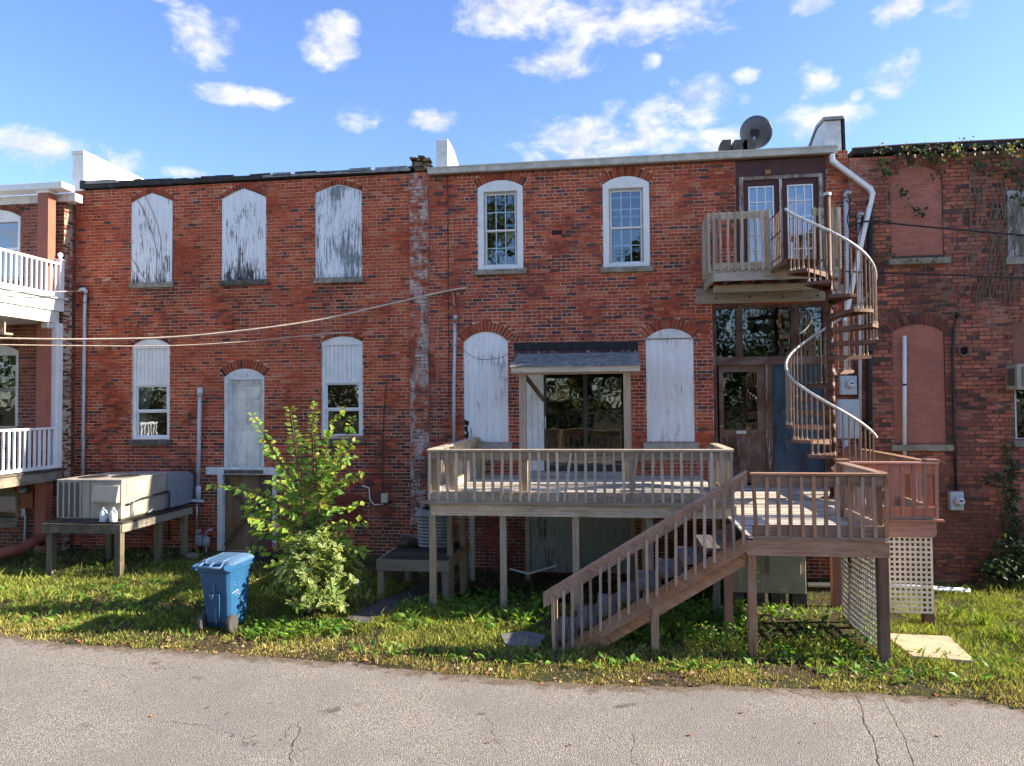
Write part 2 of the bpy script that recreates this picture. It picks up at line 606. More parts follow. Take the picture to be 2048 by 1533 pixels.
# long settled cracks where an old trench crosses the lot
WOB = t.math('SUBTRACT', t.noise(p, 1.6, 6, 0.62), 0.5)
def crack_line(c, p0, p1, w, wob=0.12, dark=0.75):
    d = Vector((p1[0] - p0[0], p1[1] - p0[1], 0)).normalized()
    nrm = Vector((-d.y, d.x, 0))
    dp = t.n('ShaderNodeVectorMath', operation='DOT_PRODUCT')
    t.l(p, dp.inputs[0])
    dp.inputs[1].default_value = nrm
    dist = t.math('SUBTRACT', dp.outputs['Value'], nrm.dot(Vector((p0[0], p0[1], 0))))
    wv = t.math('MULTIPLY', WOB, wob * 2)
    a = t.math('ABSOLUTE', t.math('ADD', dist, wv))
    al = t.n('ShaderNodeVectorMath', operation='DOT_PRODUCT')
    t.l(p, al.inputs[0])
    al.inputs[1].default_value = d
    t0 = d.dot(Vector((p0[0], p0[1], 0)))
    L = (Vector((p1[0], p1[1], 0)) - Vector((p0[0], p0[1], 0))).length
    inside = t.math('MULTIPLY', t.ramp(al.outputs['Value'], t0 - 0.1, t0 + 0.1), t.ramp(al.outputs['Value'], t0 + L - 0.3, t0 + L, 1, 0))
    k = t.math('MULTIPLY', t.ramp(a, w * 0.35, w, dark, 0), inside)
    return t.mix(k, c, (0.03, 0.027, 0.024)), k
kk = None
for (a, b, w, wob) in [((1712, 1392), (1765, 1560), 0.011, 0.10), ((1768, 1400), (1840, 1560), 0.008, 0.07), ((1255, 1470), (1300, 1560), 0.007, 0.25),
                       ((545, 1500), (600, 1440), 0.008, 0.3), ((585, 1530), (600, 1440), 0.009, 0.2), ((330, 1440), (560, 1500), 0.006, 0.4),
                       ((970, 1440), (1010, 1520), 0.007, 0.35), ((1690, 1480), (1960, 1500), 0.006, 0.3), ((60, 1330), (420, 1345), 0.006, 0.3)]:
    ga, gb = G(*a), G(*b)
    c, k = crack_line(c, ga, gb, w, wob)
    kk = k if kk is None else t.math('MAXIMUM', kk, k)
ga_ = t.n('ShaderNodeAttribute', attribute_name='Col')
gs_ = t.n('ShaderNodeSeparateColor')
t.l(ga_.outputs['Color'], gs_.inputs[0])
dirt_k = t.math('ADD', gs_.outputs[0], t.math('MULTIPLY', t.math('SUBTRACT', t.noise(p, 7.0, 6, 0.7), 0.5), 1.6))
c = t.mix(t.ramp(dirt_k, 0.35, 0.75, 0, 0.85), c, t.mix(t.ramp(t.noise(p, 26.0, 4, 0.7), 0.35, 0.65), (0.06, 0.042, 0.026), (0.17, 0.125, 0.08)))
t.base(c); t.rough(0.9); t.spec(0.2)
h = t.math('SUBTRACT', t.math('MULTIPLY', t.ramp(vor.outputs['Distance'], 0.1, 0.7, 1, 0), 0.8), t.math('MULTIPLY', kk, 2.5))
t.bump(h, 0.5, 0.008)
ASPHALT = t.m
cols = np.arange(-60, 60.01, 0.12)
vs, fs, rc = [], [], []
rows = [0.0, 0.12, 0.4, 1.0, 2.0, 4.0, 9.0, 16.0]
for x in cols:
    e = edge_y(float(x)) + 0.05
    for k, r in enumerate(rows):
        vs.append((float(x), e - r, (-0.016 if k == 0 else 0.006 if k == 1 else 0.012)))
        d_ = (1.0, 0.75, 0.30, 0.0, 0, 0, 0, 0)[k]
        rc.append((d_, d_, d_))
n = len(rows)
for i in range(len(cols) - 1):
    for j in range(n - 1):
        fs.append((i * n + j, i * n + j + 1, (i + 1) * n + j + 1, (i + 1) * n + j))
o = link_mesh('road', vs, fs, ASPHALT, smooth=True, colors=rc, origin=(0, -6, 0))
tag(o, kind='structure')

# ------------------------------------------------------------------ brick walls
def brick_mat(name, stain=(0.03, 0.022, 0.018), stain_amt=0.5, lime=0.2, lime_lo=0.62, moss=0.0):
    t = NT(name)
    a = t.n('ShaderNodeAttribute', attribute_name='Col')
    p = t.pos()
    n1 = t.noise(p, 40.0, 6, 0.7)
    n2 = t.noise(p, 0.9, 6, 0.65)
    n3 = t.noise(t.pos((1, 1, 0.5)), 3.4, 7, 0.72)
    c = t.mix(t.ramp(n1, 0.3, 0.7), t.mix(1.0, a.outputs['Color'], (0.72, 0.66, 0.64), 'MULTIPLY'), a.outputs['Color'])
    c = t.mix(t.ramp(n2, 0.5, 0.72, 0, stain_amt), c, stain)
    c = t.mix(t.ramp(n3, lime_lo, lime_lo + 0.14, 0, lime), c, (0.52, 0.45, 0.39))
    if moss:
        n4 = t.noise(p, 2.1, 7, 0.7)
        c = t.mix(t.ramp(n4, 0.5, 0.66, 0, moss), c, (0.05, 0.048, 0.02))
    t.base(c); t.rough(0.9); t.spec(0.2)
    t.bump(n1, 0.6, 0.006)
    return t.m
def mortar_mat(name, c1, c2, lo=0.45, hi=0.6, scale=1.1):
    t = NT(name)
    p = t.pos()
    n1, n2 = t.noise(p, scale, 5, 0.65), t.noise(p, 55.0, 5, 0.7)
    c = t.mix(t.ramp(n1, lo, hi), c1, c2)
    c = t.mix(t.ramp(n2, 0.4, 0.75, 0, 0.5), c, mul(c2, 0.5))
    t.base(c); t.rough(0.97); t.spec(0.1)
    t.bump(n2, 0.7, 0.006)
    return t.m

def arch_geo(op):
    w = op['x1'] - op['x0']
    rr = (w * w / 4 + op['rise'] ** 2) / (2 * op['rise'])
    return (op['x0'] + op['x1']) / 2, op['zs'] + op['rise'] - rr, rr, math.asin(min(1, w / 2 / rr))
def blocked(op, z, ring):
    if z < op['z0'] : return None
    if z <= op['zs']: return (op['x0'], op['x1'])
    if op.get('rise', 0) <= 0: return None
    cx, cz, rr, ha = arch_geo(op)
    ro = rr + ring
    if z - cz >= ro: return None
    h = math.sqrt(ro * ro - (z - cz) ** 2)
    h = min(h, max((z - cz) * math.tan(ha), 0.0)) if ring > 0 else min(h, (op['x1'] - op['x0']) / 2)
    return (cx - h, cx + h)
def free(x0, x1, ops, z, ring):
    iv = [(x0, x1)]
    for op in ops:
        b = blocked(op, z, op.get('ring', 0.0) if ring else 0.0)
        if b is None: continue
        out = []
        for (a, c) in iv:
            if b[1] <= a or b[0] >= c: out.append((a, c)); continue
            if b[0] > a: out.append((a, b[0]))
            if b[1] < c: out.append((b[1], c))
        iv = out
    return iv
BF = [(0, 1, 5, 4), (1, 2, 6, 5), (3, 0, 4, 7), (4, 5, 6, 7), (0, 3, 2, 1)]
def brick_verts(x0, x1, z0, z1, y0, depth, j=0.0018):
    def r(): return random.uniform(-j, j)
    return [(x0 + r(), y0 + r(), z0 + r()), (x1 + r(), y0 + r(), z0 + r()), (x1, y0 + depth, z0), (x0, y0 + depth, z0),
            (x0 + r(), y0 + r(), z1 + r()), (x1 + r(), y0 + r(), z1 + r()), (x1, y0 + depth, z1), (x0, y0 + depth, z1)]

def brick_wall(bld, x0, x1, zb, zt, ops, colour, bmat, mmat, y0=0.0, ch=0.0735, bl=0.213, n_single=300, hidden=(), single_ok=None, jit=0.0018, depth=0.26, top=None, J=0.0125):
    """mortar body + a brick for every brick; the nearest ones are objects of their own"""
    mb = MB()
    bricks = []
    nc = int((zt - zb) / ch)
    for k in range(nc):
        za = zb + k * ch
        zc = za + ch
        zm = (za + zc) / 2
        xa, xb = x0, x1
        for (a, b) in free(xa, xb, ops, za + 0.001, False):
            mb.box((a, y0 + 0.005, za), (b, y0 + depth, zc))
        header = (k % 7 == 5)
        L = bl / 2 if header else bl
        off = (0.0 if k % 2 else L / 2) + random.uniform(-0.012, 0.012)
        for (a, b) in free(xa, xb, ops, zm, True):
            i = math.floor((a - off) / L)
            while off + i * L < b:
                s, e = off + i * L, off + (i + 1) * L
                i += 1
                full = s >= a - 1e-6 and e <= b + 1e-6
                s2, e2 = max(s, a), min(e, b)
                if e2 - s2 < 0.035: continue
                w = random.uniform(-0.003, 0.003)
                bricks.append((s2 + J / 2 + w, e2 - J / 2 + w, za + J / 2, zc - J / 2, full and not header, random.uniform(-0.004, 0.0035)))
    wall = mb.build('wall', mmat, bld)
    # individuals
    idx = []
    if n_single:
        cand = []
        for q, b in enumerate(bricks):
            if not b[4]: continue
            cx, cz = (b[0] + b[1]) / 2, (b[2] + b[3]) / 2
            if any(h[0] < cx < h[1] and h[2] < cz < h[3] for h in hidden): continue
            if single_ok and not single_ok(cx, cz): continue
            cand.append(((Vector((cx, y0, cz)) - CAM).length, q))
        cand.sort()
        idx = [q for _, q in cand[:n_single]]
    sing = set(idx)
    big = MB()
    for q, b in enumerate(bricks):
        if q in sing: continue
        cx, cz = (b[0] + b[1]) / 2, (b[2] + b[3]) / 2
        big.col = colour(cx, cz)
        big.add(brick_verts(b[0], b[1], b[2], b[3], y0 + b[5], 0.05, jit), BF)
    for op in ops:                                   # the ring of bricks on edge over each arch
        if op.get('rise', 0) <= 0 or not op.get('ring'): continue
        cx, cz, rr, ha = arch_geo(op)
        nv = max(5, int(2 * ha * (rr + op['ring'] / 2) / 0.076))
        layers = op.get('layers', 1)
        for ly in range(layers):
            r0 = rr + ly * op['ring'] / layers + 0.006
            r1 = rr + (ly + 1) * op['ring'] / layers - 0.006
            for i in range(nv):
                a0 = -ha + 2 * ha * (i + 0.07) / nv
                a1 = -ha + 2 * ha * (i + 0.93) / nv
                yy = y0 + random.uniform(-0.006, 0.003)
                vsx = []
                for yq in (yy, yy + 0.1):
                    for (an, ra) in ((a0, r0), (a1, r0), (a1, r1), (a0, r1)):
                        vsx.append((cx + ra * math.sin(an), yq, cz + ra * math.cos(an)))
                big.col = mul(colour(cx + r1 * math.sin(a0), cz + r1 * math.cos(a0)), 0.72)
                big.add(vsx, [(0, 1, 2, 3), (0, 4, 5, 1), (1, 5, 6, 2), (2, 6, 7, 3), (3, 7, 4, 0)])
        # mortar behind the ring
        nn = 14
        for i in range(nn):
            a0, a1 = -ha + 2 * ha * i / nn, -ha + 2 * ha * (i + 1) / nn
            vsx = []
            for yq in (y0 + 0.009, y0 + 0.12):
                for (an, ra) in ((a0, rr), (a1, rr), (a1, rr + op['ring']), (a0, rr + op['ring'])):
                    vsx.append((cx + ra * math.sin(an), yq, cz + ra * math.cos(an)))
            am = MB().add(vsx, [(0, 1, 2, 3), (0, 4, 5, 1), (1, 5, 6, 2), (2, 6, 7, 3), (3, 7, 4, 0)])
            ARCHM.setdefault(wall, MB()).add(am.v, am.f)
    if wall in ARCHM:
        tag(ARCHM[wall].build('arch_mortar', mmat, wall), kind='stuff')
    st = big.build('brick_courses', bmat, wall, colors=True)
    tag(st, kind='stuff')
    # shared meshes for the single bricks
    var = []
    for k in range(18):
        w, hh = bl - J, ch - J
        vsx = brick_verts(-w / 2, w / 2, -hh / 2, hh / 2, 0, 0.05, jit)
        var.append(vsx)
    cache = {}
    for q in idx:
        b = bricks[q]
        cx, cz = (b[0] + b[1]) / 2, (b[2] + b[3]) / 2
        cc = colour(cx, cz)
        key = (tuple(round(c * 28) for c in cc), random.randrange(3))
        if key not in cache:
            cache[key] = make_mesh('brick', var[random.randrange(18)], BF, bmat, colors=[cc] * 8)
        inst(cache[key], 'brick', wall, (cx, y0 + b[5], cz))
    return wall
ARCHM = {}

def vn(x, z, s):
    """cheap smooth value noise for large patches of colour"""
    x, z = x * s, z * s
    i, j = math.floor(x), math.floor(z)
    def h(a, b):
        return (math.sin(a * 127.1 + b * 311.7) * 43758.5453) % 1.0
    fx, fz = x - i, z - j
    fx, fz = fx * fx * (3 - 2 * fx), fz * fz * (3 - 2 * fz)
    return (h(i, j) * (1 - fx) + h(i + 1, j) * fx) * (1 - fz) + (h(i, j + 1) * (1 - fx) + h(i + 1, j + 1) * fx) * fz
def pick(pal):
    r = random.random() * sum(w for w, _ in pal)
    for w, c in pal:
        r -= w
        if r <= 0: break
    k = random.uniform(0.82, 1.16)
    return (c[0] * k, c[1] * k * random.uniform(0.92, 1.08), c[2] * k * random.uniform(0.92, 1.08))
def lerp3(a, b, f):
    return tuple(a[i] + (b[i] - a[i]) * f for i in range(3))
PAL_L = [(5, (0.49, 0.100, 0.046)), (4, (0.54, 0.130, 0.060)), (3, (0.40, 0.080, 0.042)), (1.0, (0.23, 0.068, 0.052)), (0.35, (0.13, 0.066, 0.06)), (0.8, (0.50, 0.19, 0.11))]
PAL_R = [(5, (0.46, 0.098, 0.050)), (4, (0.53, 0.130, 0.062)), (3, (0.37, 0.080, 0.048)), (2.0, (0.21, 0.075, 0.064)), (0.8, (0.13, 0.068, 0.066)), (0.9, (0.52, 0.18, 0.10))]
PAL_F = [(4, (0.48, 0.165, 0.10)), (4, (0.56, 0.20, 0.12)), (3, (0.40, 0.135, 0.088)), (1.6, (0.22, 0.09, 0.07)), (0.6, (0.14, 0.075, 0.062))]
PAL_P = [(4, (0.26, 0.085, 0.055)), (3, (0.32, 0.11, 0.068)), (2, (0.19, 0.07, 0.05)), (1.2, (0.38, 0.13, 0.08)), (1.0, (0.13, 0.062, 0.052))]
# ------------------------------------------------------------------ the four buildings
X_A = P(148, 600).x            # corner of the porch building / left building
X_B = P(838, 600).x            # middle of the whitewashed strip
X_C = P(1702, 600).x           # right end of the deck building
Z_TOP = 8.30
def op_px(u0, u1, vt, vs_, vb, ring=0.2, layers=1, y=0.0):
    """an opening from its pixel box: left, right, crown, spring line, bottom"""
    um = (u0 + u1) / 2
    a, b = P(u0, (vs_ + vb) / 2, y), P(u1, (vs_ + vb) / 2, y)
    zt, zs, zb = P(um, vt, y).z, P(um, vs_, y).z, P(um, vb, y).z
    return dict(x0=a.x, x1=b.x, z0=zb, zs=zs, rise=zt - zs, ring=ring, layers=layers)
def rect_px(u0, u1, vt, vb, y=0.0):
    o = op_px(u0, u1, vt, vt, vb, 0.0, 1, y)
    o['rise'] = 0
    return o

def arch_poly(op, y, grow=0.0, n=12, peak=False):
    x0, x1, z0, zs = op['x0'] - grow, op['x1'] + grow, op['z0'] - grow, op['zs']
    pts = [(x0, y, z0), (x1, y, z0), (x1, y, zs)]
    if op['rise'] > 0:
        cx, cz, rr, ha = arch_geo(op)
        if peak:
            pts += [(cx + (x1 - cx) * 0.5, y, zs + op['rise'] * 0.58), (cx, y, zs + op['rise'] + grow), (cx - (x1 - cx) * 0.5, y, zs + op['rise'] * 0.58)]
        else:
            for i in range(1, n):
                a = ha - 2 * ha * i / n
                pts.append((cx + (rr + grow) * math.sin(a), y, cz + (rr + grow) * math.cos(a)))
    pts.append((x0, y, zs))
    return pts

# painted plywood in the blocked windows
def board_mat(name, c, streak, amt, lo, zl=0.0, zh=1.0, zb=0.0):
    t = NT(name)
    g = t.noise(t.pos((9, 9, 0.55)), 5.0, 7, 0.72, 0.2)
    b = t.noise(t.pos((1, 1, 0.6)), 1.9, 5, 0.6)
    col = t.mix(t.ramp(t.noise(t.pos((6, 6, 0.3)), 3.0, 4), 0.3, 0.7), mul(c, 0.86), c)
    k = t.math('ADD', g, t.math('MULTIPLY', t.math('SUBTRACT', b, 0.5), 0.7))
    if zb:
        sz = t.n('ShaderNodeSeparateXYZ')
        t.l(t.pos(), sz.inputs[0])
        k = t.math('ADD', k, t.ramp(sz.outputs[2], zl, zh, zb, -zb))
    col = t.mix(t.ramp(k, lo, lo + 0.10, 0, amt), col, streak)
    t.base(col); t.rough(0.8); t.spec(0.2)
    t.bump(g, 0.3, 0.004)
    return t.m
BOARDS = [board_mat('weathered_board_a', (0.82, 0.84, 0.85), (0.035, 0.035, 0.035), 0.95, 0.505, 5.9, 7.6, 0.06),
          board_mat('weathered_board_b', (0.84, 0.86, 0.87), (0.025, 0.025, 0.026), 0.97, 0.49, 5.9, 7.4, 0.08),
          board_mat('weathered_board_c', (0.80, 0.83, 0.86), (0.14, 0.16, 0.17), 0.9, 0.475)]
BOARD_LOW = board_mat('chalky_board', (0.84, 0.84, 0.83), (0.20, 0.18, 0.17), 0.85, 0.565)
BRICK_L = brick_mat('red_wall_brick', stain_amt=0.25, lime=0.16)
BRICK_R = brick_mat('mixed_red_brick', stain_amt=0.28, lime=0.14)
BRICK_S = brick_mat('whitewash_worn_brick', stain_amt=0.5, lime=0.85, lime_lo=0.47)
BRICK_F = brick_mat('rough_brown_brick', stain_amt=0.22, lime=0.12, moss=0.15)
BRICK_P = brick_mat('porch_brown_brick', stain_amt=0.4, lime=0.1)
MORTAR_L = mortar_mat('pale_mortar', (0.68, 0.48, 0.34), (0.22, 0.085, 0.055), 0.46, 0.64)
MORTAR_R = mortar_mat('mixed_mortar', (0.70, 0.51, 0.37), (0.18, 0.072, 0.05), 0.46, 0.62)
MORTAR_F = mortar_mat('dark_mortar', (0.085, 0.06, 0.048), (0.46, 0.34, 0.27), 0.52, 0.68)
MORTAR_P = mortar_mat('tan_mortar', (0.50, 0.41, 0.31), (0.32, 0.24, 0.18))

def sill(win, op, depth=0.12, h=0.12, over=0.05, mat=STONE, y=0.0):
    o = MB().box((op['x0'] - over, y - depth * 0.55, op['z0'] - h), (op['x1'] + over, y + 0.12, op['z0'] + 0.002)).build('sill', mat, win, bevel=0.012)
    return o

# ---- left building: red brick, three boarded upper windows -------------------------------------------------
LB = root('brick_building', (-8.0, 0, 0), 'red brick building with three boarded upper windows and a blocked white door', 'building')
L_UP = [op_px(265, 344, 388, 405, 566, 0.12), op_px(446, 531, 379, 397, 561, 0.12), op_px(633, 722, 371, 385, 556, 0.12)]
L_LOW = [op_px(264, 339, 678, 692, 880, 0.09), op_px(643, 725, 673, 685, 878, 0.09)]
L_DOOR = op_px(450, 528, 738, 754, 944, 0.22)
L_CRAWL = rect_px(437, 552, 950, 1108)
def col_left(x, z, strip=False):
    c = pick(PAL_L)
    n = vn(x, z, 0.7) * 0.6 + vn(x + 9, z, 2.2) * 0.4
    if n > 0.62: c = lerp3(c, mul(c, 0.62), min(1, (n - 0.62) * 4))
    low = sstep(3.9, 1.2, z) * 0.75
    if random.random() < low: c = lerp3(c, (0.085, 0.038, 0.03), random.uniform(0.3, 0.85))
    for o_ in L_UP:
        if o_['x0'] - 0.1 < x < o_['x1'] + 0.1 and o_['z0'] - 1.5 < z < o_['z0'] and random.random() < 0.55 * (1 - (o_['z0'] - z) / 1.5) + 0.1:
            c = lerp3(c, (0.05, 0.03, 0.026), random.uniform(0.3, 0.75))
    if strip:               # whitewashed strip where two buildings meet
        if random.random() < 0.15 + 0.3 * vn(x * 3, z, 1.6): c = lerp3(c, (0.56, 0.50, 0.43), random.uniform(0.2, 0.8))
        if vn(x, z, 1.1) > 0.72: c = lerp3(c, (0.12, 0.095, 0.075), 0.5)
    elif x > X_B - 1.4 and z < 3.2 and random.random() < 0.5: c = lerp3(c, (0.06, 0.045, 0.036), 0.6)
    return c
X_B0, X_B1 = P(820, 600).x, P(857, 600).x
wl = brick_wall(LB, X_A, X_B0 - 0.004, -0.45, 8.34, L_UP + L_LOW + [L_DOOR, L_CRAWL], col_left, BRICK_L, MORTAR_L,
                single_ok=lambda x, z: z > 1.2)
MORTAR_S = mortar_mat('whitewash_mortar', (0.46, 0.38, 0.31), (0.13, 0.085, 0.065), 0.42, 0.58, 2.0)
brick_wall(LB, X_B0, X_B1, -0.45, 8.34, [], lambda x, z: col_left(x, z, True), BRICK_S, MORTAR_S, y0=-0.03, jit=0.006, n_single=0)
for i, op in enumerate(L_UP):
    w = MB().prism(arch_poly(op, -0.008, 0.015, peak=True), (0, 0.05, 0)).build('boarded_window', BOARDS[i], LB)
    edge = MB()
    pts = arch_poly(op, -0.012, 0.006, peak=True)
    for a, b in zip(pts, pts[1:] + pts[:1]):
        edge.bar(a, b, 0.012, 0.012, (0, 1, 0))
    edge.build('edge_strip', WHITE, w)
    sill(w, op, mat=[STONE, STONE_DARK, STONE][i])
def vinyl_window(bld, op, curtain=False):
    """arched head panel, ribbed board, then two sashes"""
    H = op['zs'] - op['z0']
    zr0 = op['z0'] + H * 0.60
    f = MB()
    fw = 0.075
    x0, x1 = op['x0'], op['x1']
    f.box((x0, 0.03, op['z0']), (x0 + fw, 0.16, op['zs'])).box((x1 - fw, 0.03, op['z0']), (x1, 0.16, op['zs']))
    f.box((x0 + fw, 0.032, op['z0']), (x1 - fw, 0.16, op['z0'] + 0.06)).box((x0 + fw, 0.032, zr0 - 0.05), (x1 - fw, 0.16, zr0))
    f.prism(arch_poly(dict(op, z0=op['zs'] - 0.05), 0.02, 0.01), (0, 0.14, 0))
    w = f.build('window', WHITE, bld, bevel=0.004)
    rb = MB()
    n = 8
    for k in range(n):
        a = x0 + fw + (x1 - x0 - 2 * fw) * k / n
        b = x0 + fw + (x1 - x0 - 2 * fw) * (k + 1) / n
        rb.box((a + 0.004, 0.055, zr0), (b - 0.004, 0.1, op['zs'] - 0.05))
    rb.box((x0 + fw, 0.066, zr0), (x1 - fw, 0.1, op['zs'] - 0.05))
    rb.build('ribbed_panel', WHITE, w)
    zl, zh = op['z0'] + 0.06, zr0 - 0.05
    zm = (zl + zh) / 2
    for (a, b, yy) in ((zl, zm, 0.09), (zm, zh, 0.065)):
        s = MB()
        s.box((x0 + fw, yy, a), (x0 + fw + 0.04, yy + 0.03, b)).box((x1 - fw - 0.04, yy, a), (x1 - fw, yy + 0.03, b))
        s.box((x0 + fw + 0.04, yy + 0.001, a), (x1 - fw - 0.04, yy + 0.03, a + 0.04)).box((x0 + fw + 0.04, yy + 0.001, b - 0.035), (x1 - fw - 0.04, yy + 0.03, b))
        s.build('sash', VINYL, w)
        box('pane', (x0 + fw + 0.04, yy + 0.014, a + 0.04), (x1 - fw - 0.04, yy + 0.018, b - 0.035), PANE, w)
    box('interior', (x0 + 0.02, 0.75, op['z0']), (x1 - 0.02, 0.76, zr0), DARK, w)
    for (a, b) in (((x0, 0.16, op['z0']), (x0 + 0.01, 0.75, zr0)), ((x1 - 0.01, 0.16, op['z0']), (x1, 0.75, zr0)), ((x0, 0.16, op['z0'] - 0.01), (x1, 0.75, op['z0'])), ((x0, 0.16, zr0), (x1, 0.75, zr0 + 0.01))):
        box('interior', a, b, DARK, w)
    if curtain:
        c = MB()
        xs_ = np.linspace(x0 + fw + 0.02, x0 + (x1 - x0) * 0.48, 16)
        zs_ = np.linspace(zl, zh, 14)
        vv, ff = [], []
        for j, z in enumerate(zs_):
            q = abs((z - zl) / (zh - zl) - 0.42)
            tie = 0.5 + 0.5 * min(1, q * 2.0)
            for i, x in enumerate(xs_):
                vv.append((x0 + fw + 0.02 + (x - x0 - fw - 0.02) * tie, 0.135 + 0.012 * math.sin(i * 0.95), z))
        for j in range(13):
            for i in range(15):
                ff.append((j * 16 + i, j * 16 + i + 1, (j + 1) * 16 + i + 1, (j + 1) * 16 + i))
        link_mesh('curtain', vv, ff, plain('cream_curtain', (0.78, 0.70, 0.52), 0.9, 0.1), w, smooth=True)
    sill(w, op, mat=STONE_DARK)
    return w
vinyl_window(LB, L_LOW[0], True)
vinyl_window(LB, L_LOW[1])
# white panelled door high above the ground, with its deep frame
op = L_DOOR
x0, x1 = op['x0'], op['x1']
f = MB()
f.box((x0, -0.03, op['z0']), (x0 + 0.07, 0.2, op['zs'])).box((x0 + 0.07, 0.03, op['z0']), (x0 + 0.13, 0.2, op['zs'])).box((x1 - 0.05, 0.01, op['z0']), (x1, 0.2, op['zs']))
f.prism(arch_poly(dict(op, z0=op['zs'] - 0.06), 0.005, 0.01), (0, 0.05, 0))
f.box((x0 + 0.13, 0.09, op['zs'] - 0.2), (x1 - 0.05, 0.2, op['zs'] - 0.07))
f.box((x0 + 0.13, 0.055, op['zs'] - 0.13), (x1 - 0.05, 0.2, op['zs'] - 0.075))
PEEL = plain('flaking_white_paint', (0.66, 0.67, 0.66), 0.7, 0.14, 7.0, (0.30, 0.16, 0.09), 0.7, bump=0.4)
DOORM = plain('mildewed_white_door', (0.74, 0.73, 0.64), 0.6, 0.2, 3.0, (0.36, 0.25, 0.12), 0.75, bump=0.25)
dr = f.build('door_frame', PEEL, LB)
zd = op['zs'] - 0.2
d = MB().box((x0 + 0.13, 0.12, op['z0'] + 0.05), (x1 - 0.05, 0.17, zd)).build('door_leaf', DOORM, dr)
dw = (x1 - 0.05) - (x0 + 0.13)
for (r0, r1) in ((0.06, 0.42), (0.47, 0.80), (0.84, 0.95)):
    for (c0, c1) in ((0.14, 0.45), (0.56, 0.87)):
        hh = zd - op['z0'] - 0.05
        a = (x0 + 0.13 + dw * c0, 0.104, op['z0'] + 0.05 + hh * r0)
        b = (x0 + 0.13 + dw * c1, 0.121, op['z0'] + 0.05 + hh * r1)
        box('door_panel', a, b, DOORM, dr, bevel=0.014)
box('threshold', (x0, -0.05, op['z0'] - 0.04), (x1, 0.2, op['z0'] + 0.045), STONE_DARK, dr)
# low timber hatch with crossed braces
op = L_CRAWL
x0, x1 = op['x0'], op['x1']
hz = op['zs']
hm = wood('hatch_plank', (0.20, 0.115, 0.055), 'z', 0.5, 0.35, (0.20, 0.17, 0.11))
f = MB().box((x0 - 0.02, -0.02, op['z0']), (x0 + 0.1, 0.14, hz)).box((x1 - 0.08, -0.02, op['z0']), (x1 + 0.02, 0.14, hz))
hf = f.build('hatch_frame', PEEL, LB)
MB().box((x0 - 0.3, -0.035, hz + 0.0), (x1 + 0.12, 0.14, hz + 0.17)).build('hatch_lintel', PEEL, hf, bevel=0.01)
n = 6
for k in range(n):
    a = x0 + 0.1 + (x1 - x0 - 0.18) * k / n
    b = x0 + 0.1 + (x1 - x0 - 0.18) * (k + 1) / n
    box('plank', (a + 0.003, 0.10 + random.uniform(0, 0.006), op['z0']), (b - 0.003, 0.13, hz), hm, hf)
zc0, zc1 = op['z0'] + 0.15, hz - 0.12
bm_ = wood('hatch_brace', (0.13, 0.08, 0.045), 'x', 0.5, 0.4, (0.16, 0.13, 0.09))
MB().bar((x0 + 0.12, 0.085, zc1), (x1 - 0.1, 0.085, zc0), 0.026, 0.10, (0, 0, 1)).build('brace', bm_, hf)
MB().bar((x0 + 0.12, 0.07, zc0), (x1 - 0.1, 0.07, zc1), 0.026, 0.10, (0, 0, 1)).build('brace', bm_, hf)
# bricked-up arch and small fittings lower right of the wall
a = P(655, 1000); b = P(722, 968)
fill = MB()
fill.col = (0.22, 0.05, 0.034)
rr_ = random.Random(4)
for k in range(9):
    z = P(700, 1050).z + k * 0.073
    for i in range(4):
        x = P(655, 1000).x + i * 0.2 + (0.1 if k % 2 else 0)
        fill.col = mul((0.26, 0.065, 0.042), rr_.uniform(0.6, 1.1))
        fill.add(brick_verts(x, x + 0.19, z, z + 0.063, -0.008, 0.05), BF)
tag(fill.build('brick_infill', BRICK_L, LB, colors=True), kind='stuff')
# coping, tar edge and the white fire wall along the left party line
cope = MB()
pz = [(P(u, v, -0.05).x, P(u, v, -0.05).z) for u, v in ((160, 364), (300, 359), (520, 350), (700, 342), (822, 335))]
x = pz[0][0]
while x < pz[-1][0]:
    e = min(x + random.uniform(0.12, 0.5), pz[-1][0])
    zt_ = float(np.interp((x + e) / 2, [q[0] for q in pz], [q[1] for q in pz])) + random.uniform(-0.02, 0.035)
    yj = -0.05 - random.uniform(0, 0.02)
    cope.prism([(x, yj, 8.335 + random.uniform(-0.01, 0.012)), (e, yj, 8.335 + random.uniform(-0.01, 0.012)), (e, yj, zt_ + random.uniform(-0.012, 0.012)), (x, yj, zt_)], (0, 0.5, 0))
    x = e
tag(cope.build('tar_coping', TAR, LB), kind='stuff')
for (u0, v0, u1, v1, w) in ((545, 349, 582, 347, 0.07), (640, 345, 660, 344, 0.05), (697, 341, 742, 338, 0.08), (750, 338, 815, 334, 0.06), (525, 353, 818, 339, 0.05), (170, 366, 235, 363, 0.05)):
    a, b = P(u0, v0, -0.09), P(u1, v1, -0.09)
    MB().bar((a.x, -0.075, a.z), (b.x, -0.075, b.z), 0.02, w).build('flashing_strip', plain('grey_flashing', (0.26, 0.27, 0.27), 0.6, 0.4, 8.0, (0.04, 0.04, 0.04), 0.5), LB)
box('back_wall', (X_A, 0.27, -0.45), (X_B, 16, 8.2), plain('plain_brick_side', (0.25, 0.08, 0.05), 0.9, 0.3), LB)
pw = P(146, 370, 0.0).x, P(168, 370, 0.0).x
zt = P(157, 310, 0.0).z
fw_ = MB().prism([(pw[0], -0.02, 8.3), (pw[0], -0.02, zt), (pw[0], 12, zt), (pw[0], 12, 8.3)], (pw[1] - pw[0], 0, 0)).build('fire_wall', WHITE, LB)
MB().box((pw[0] - 0.02, -0.05, zt + 0.002), (pw[1] + 0.02, 12, zt + 0.09)).build('fire_wall_cap', WHITE, fw_, bevel=0.015)
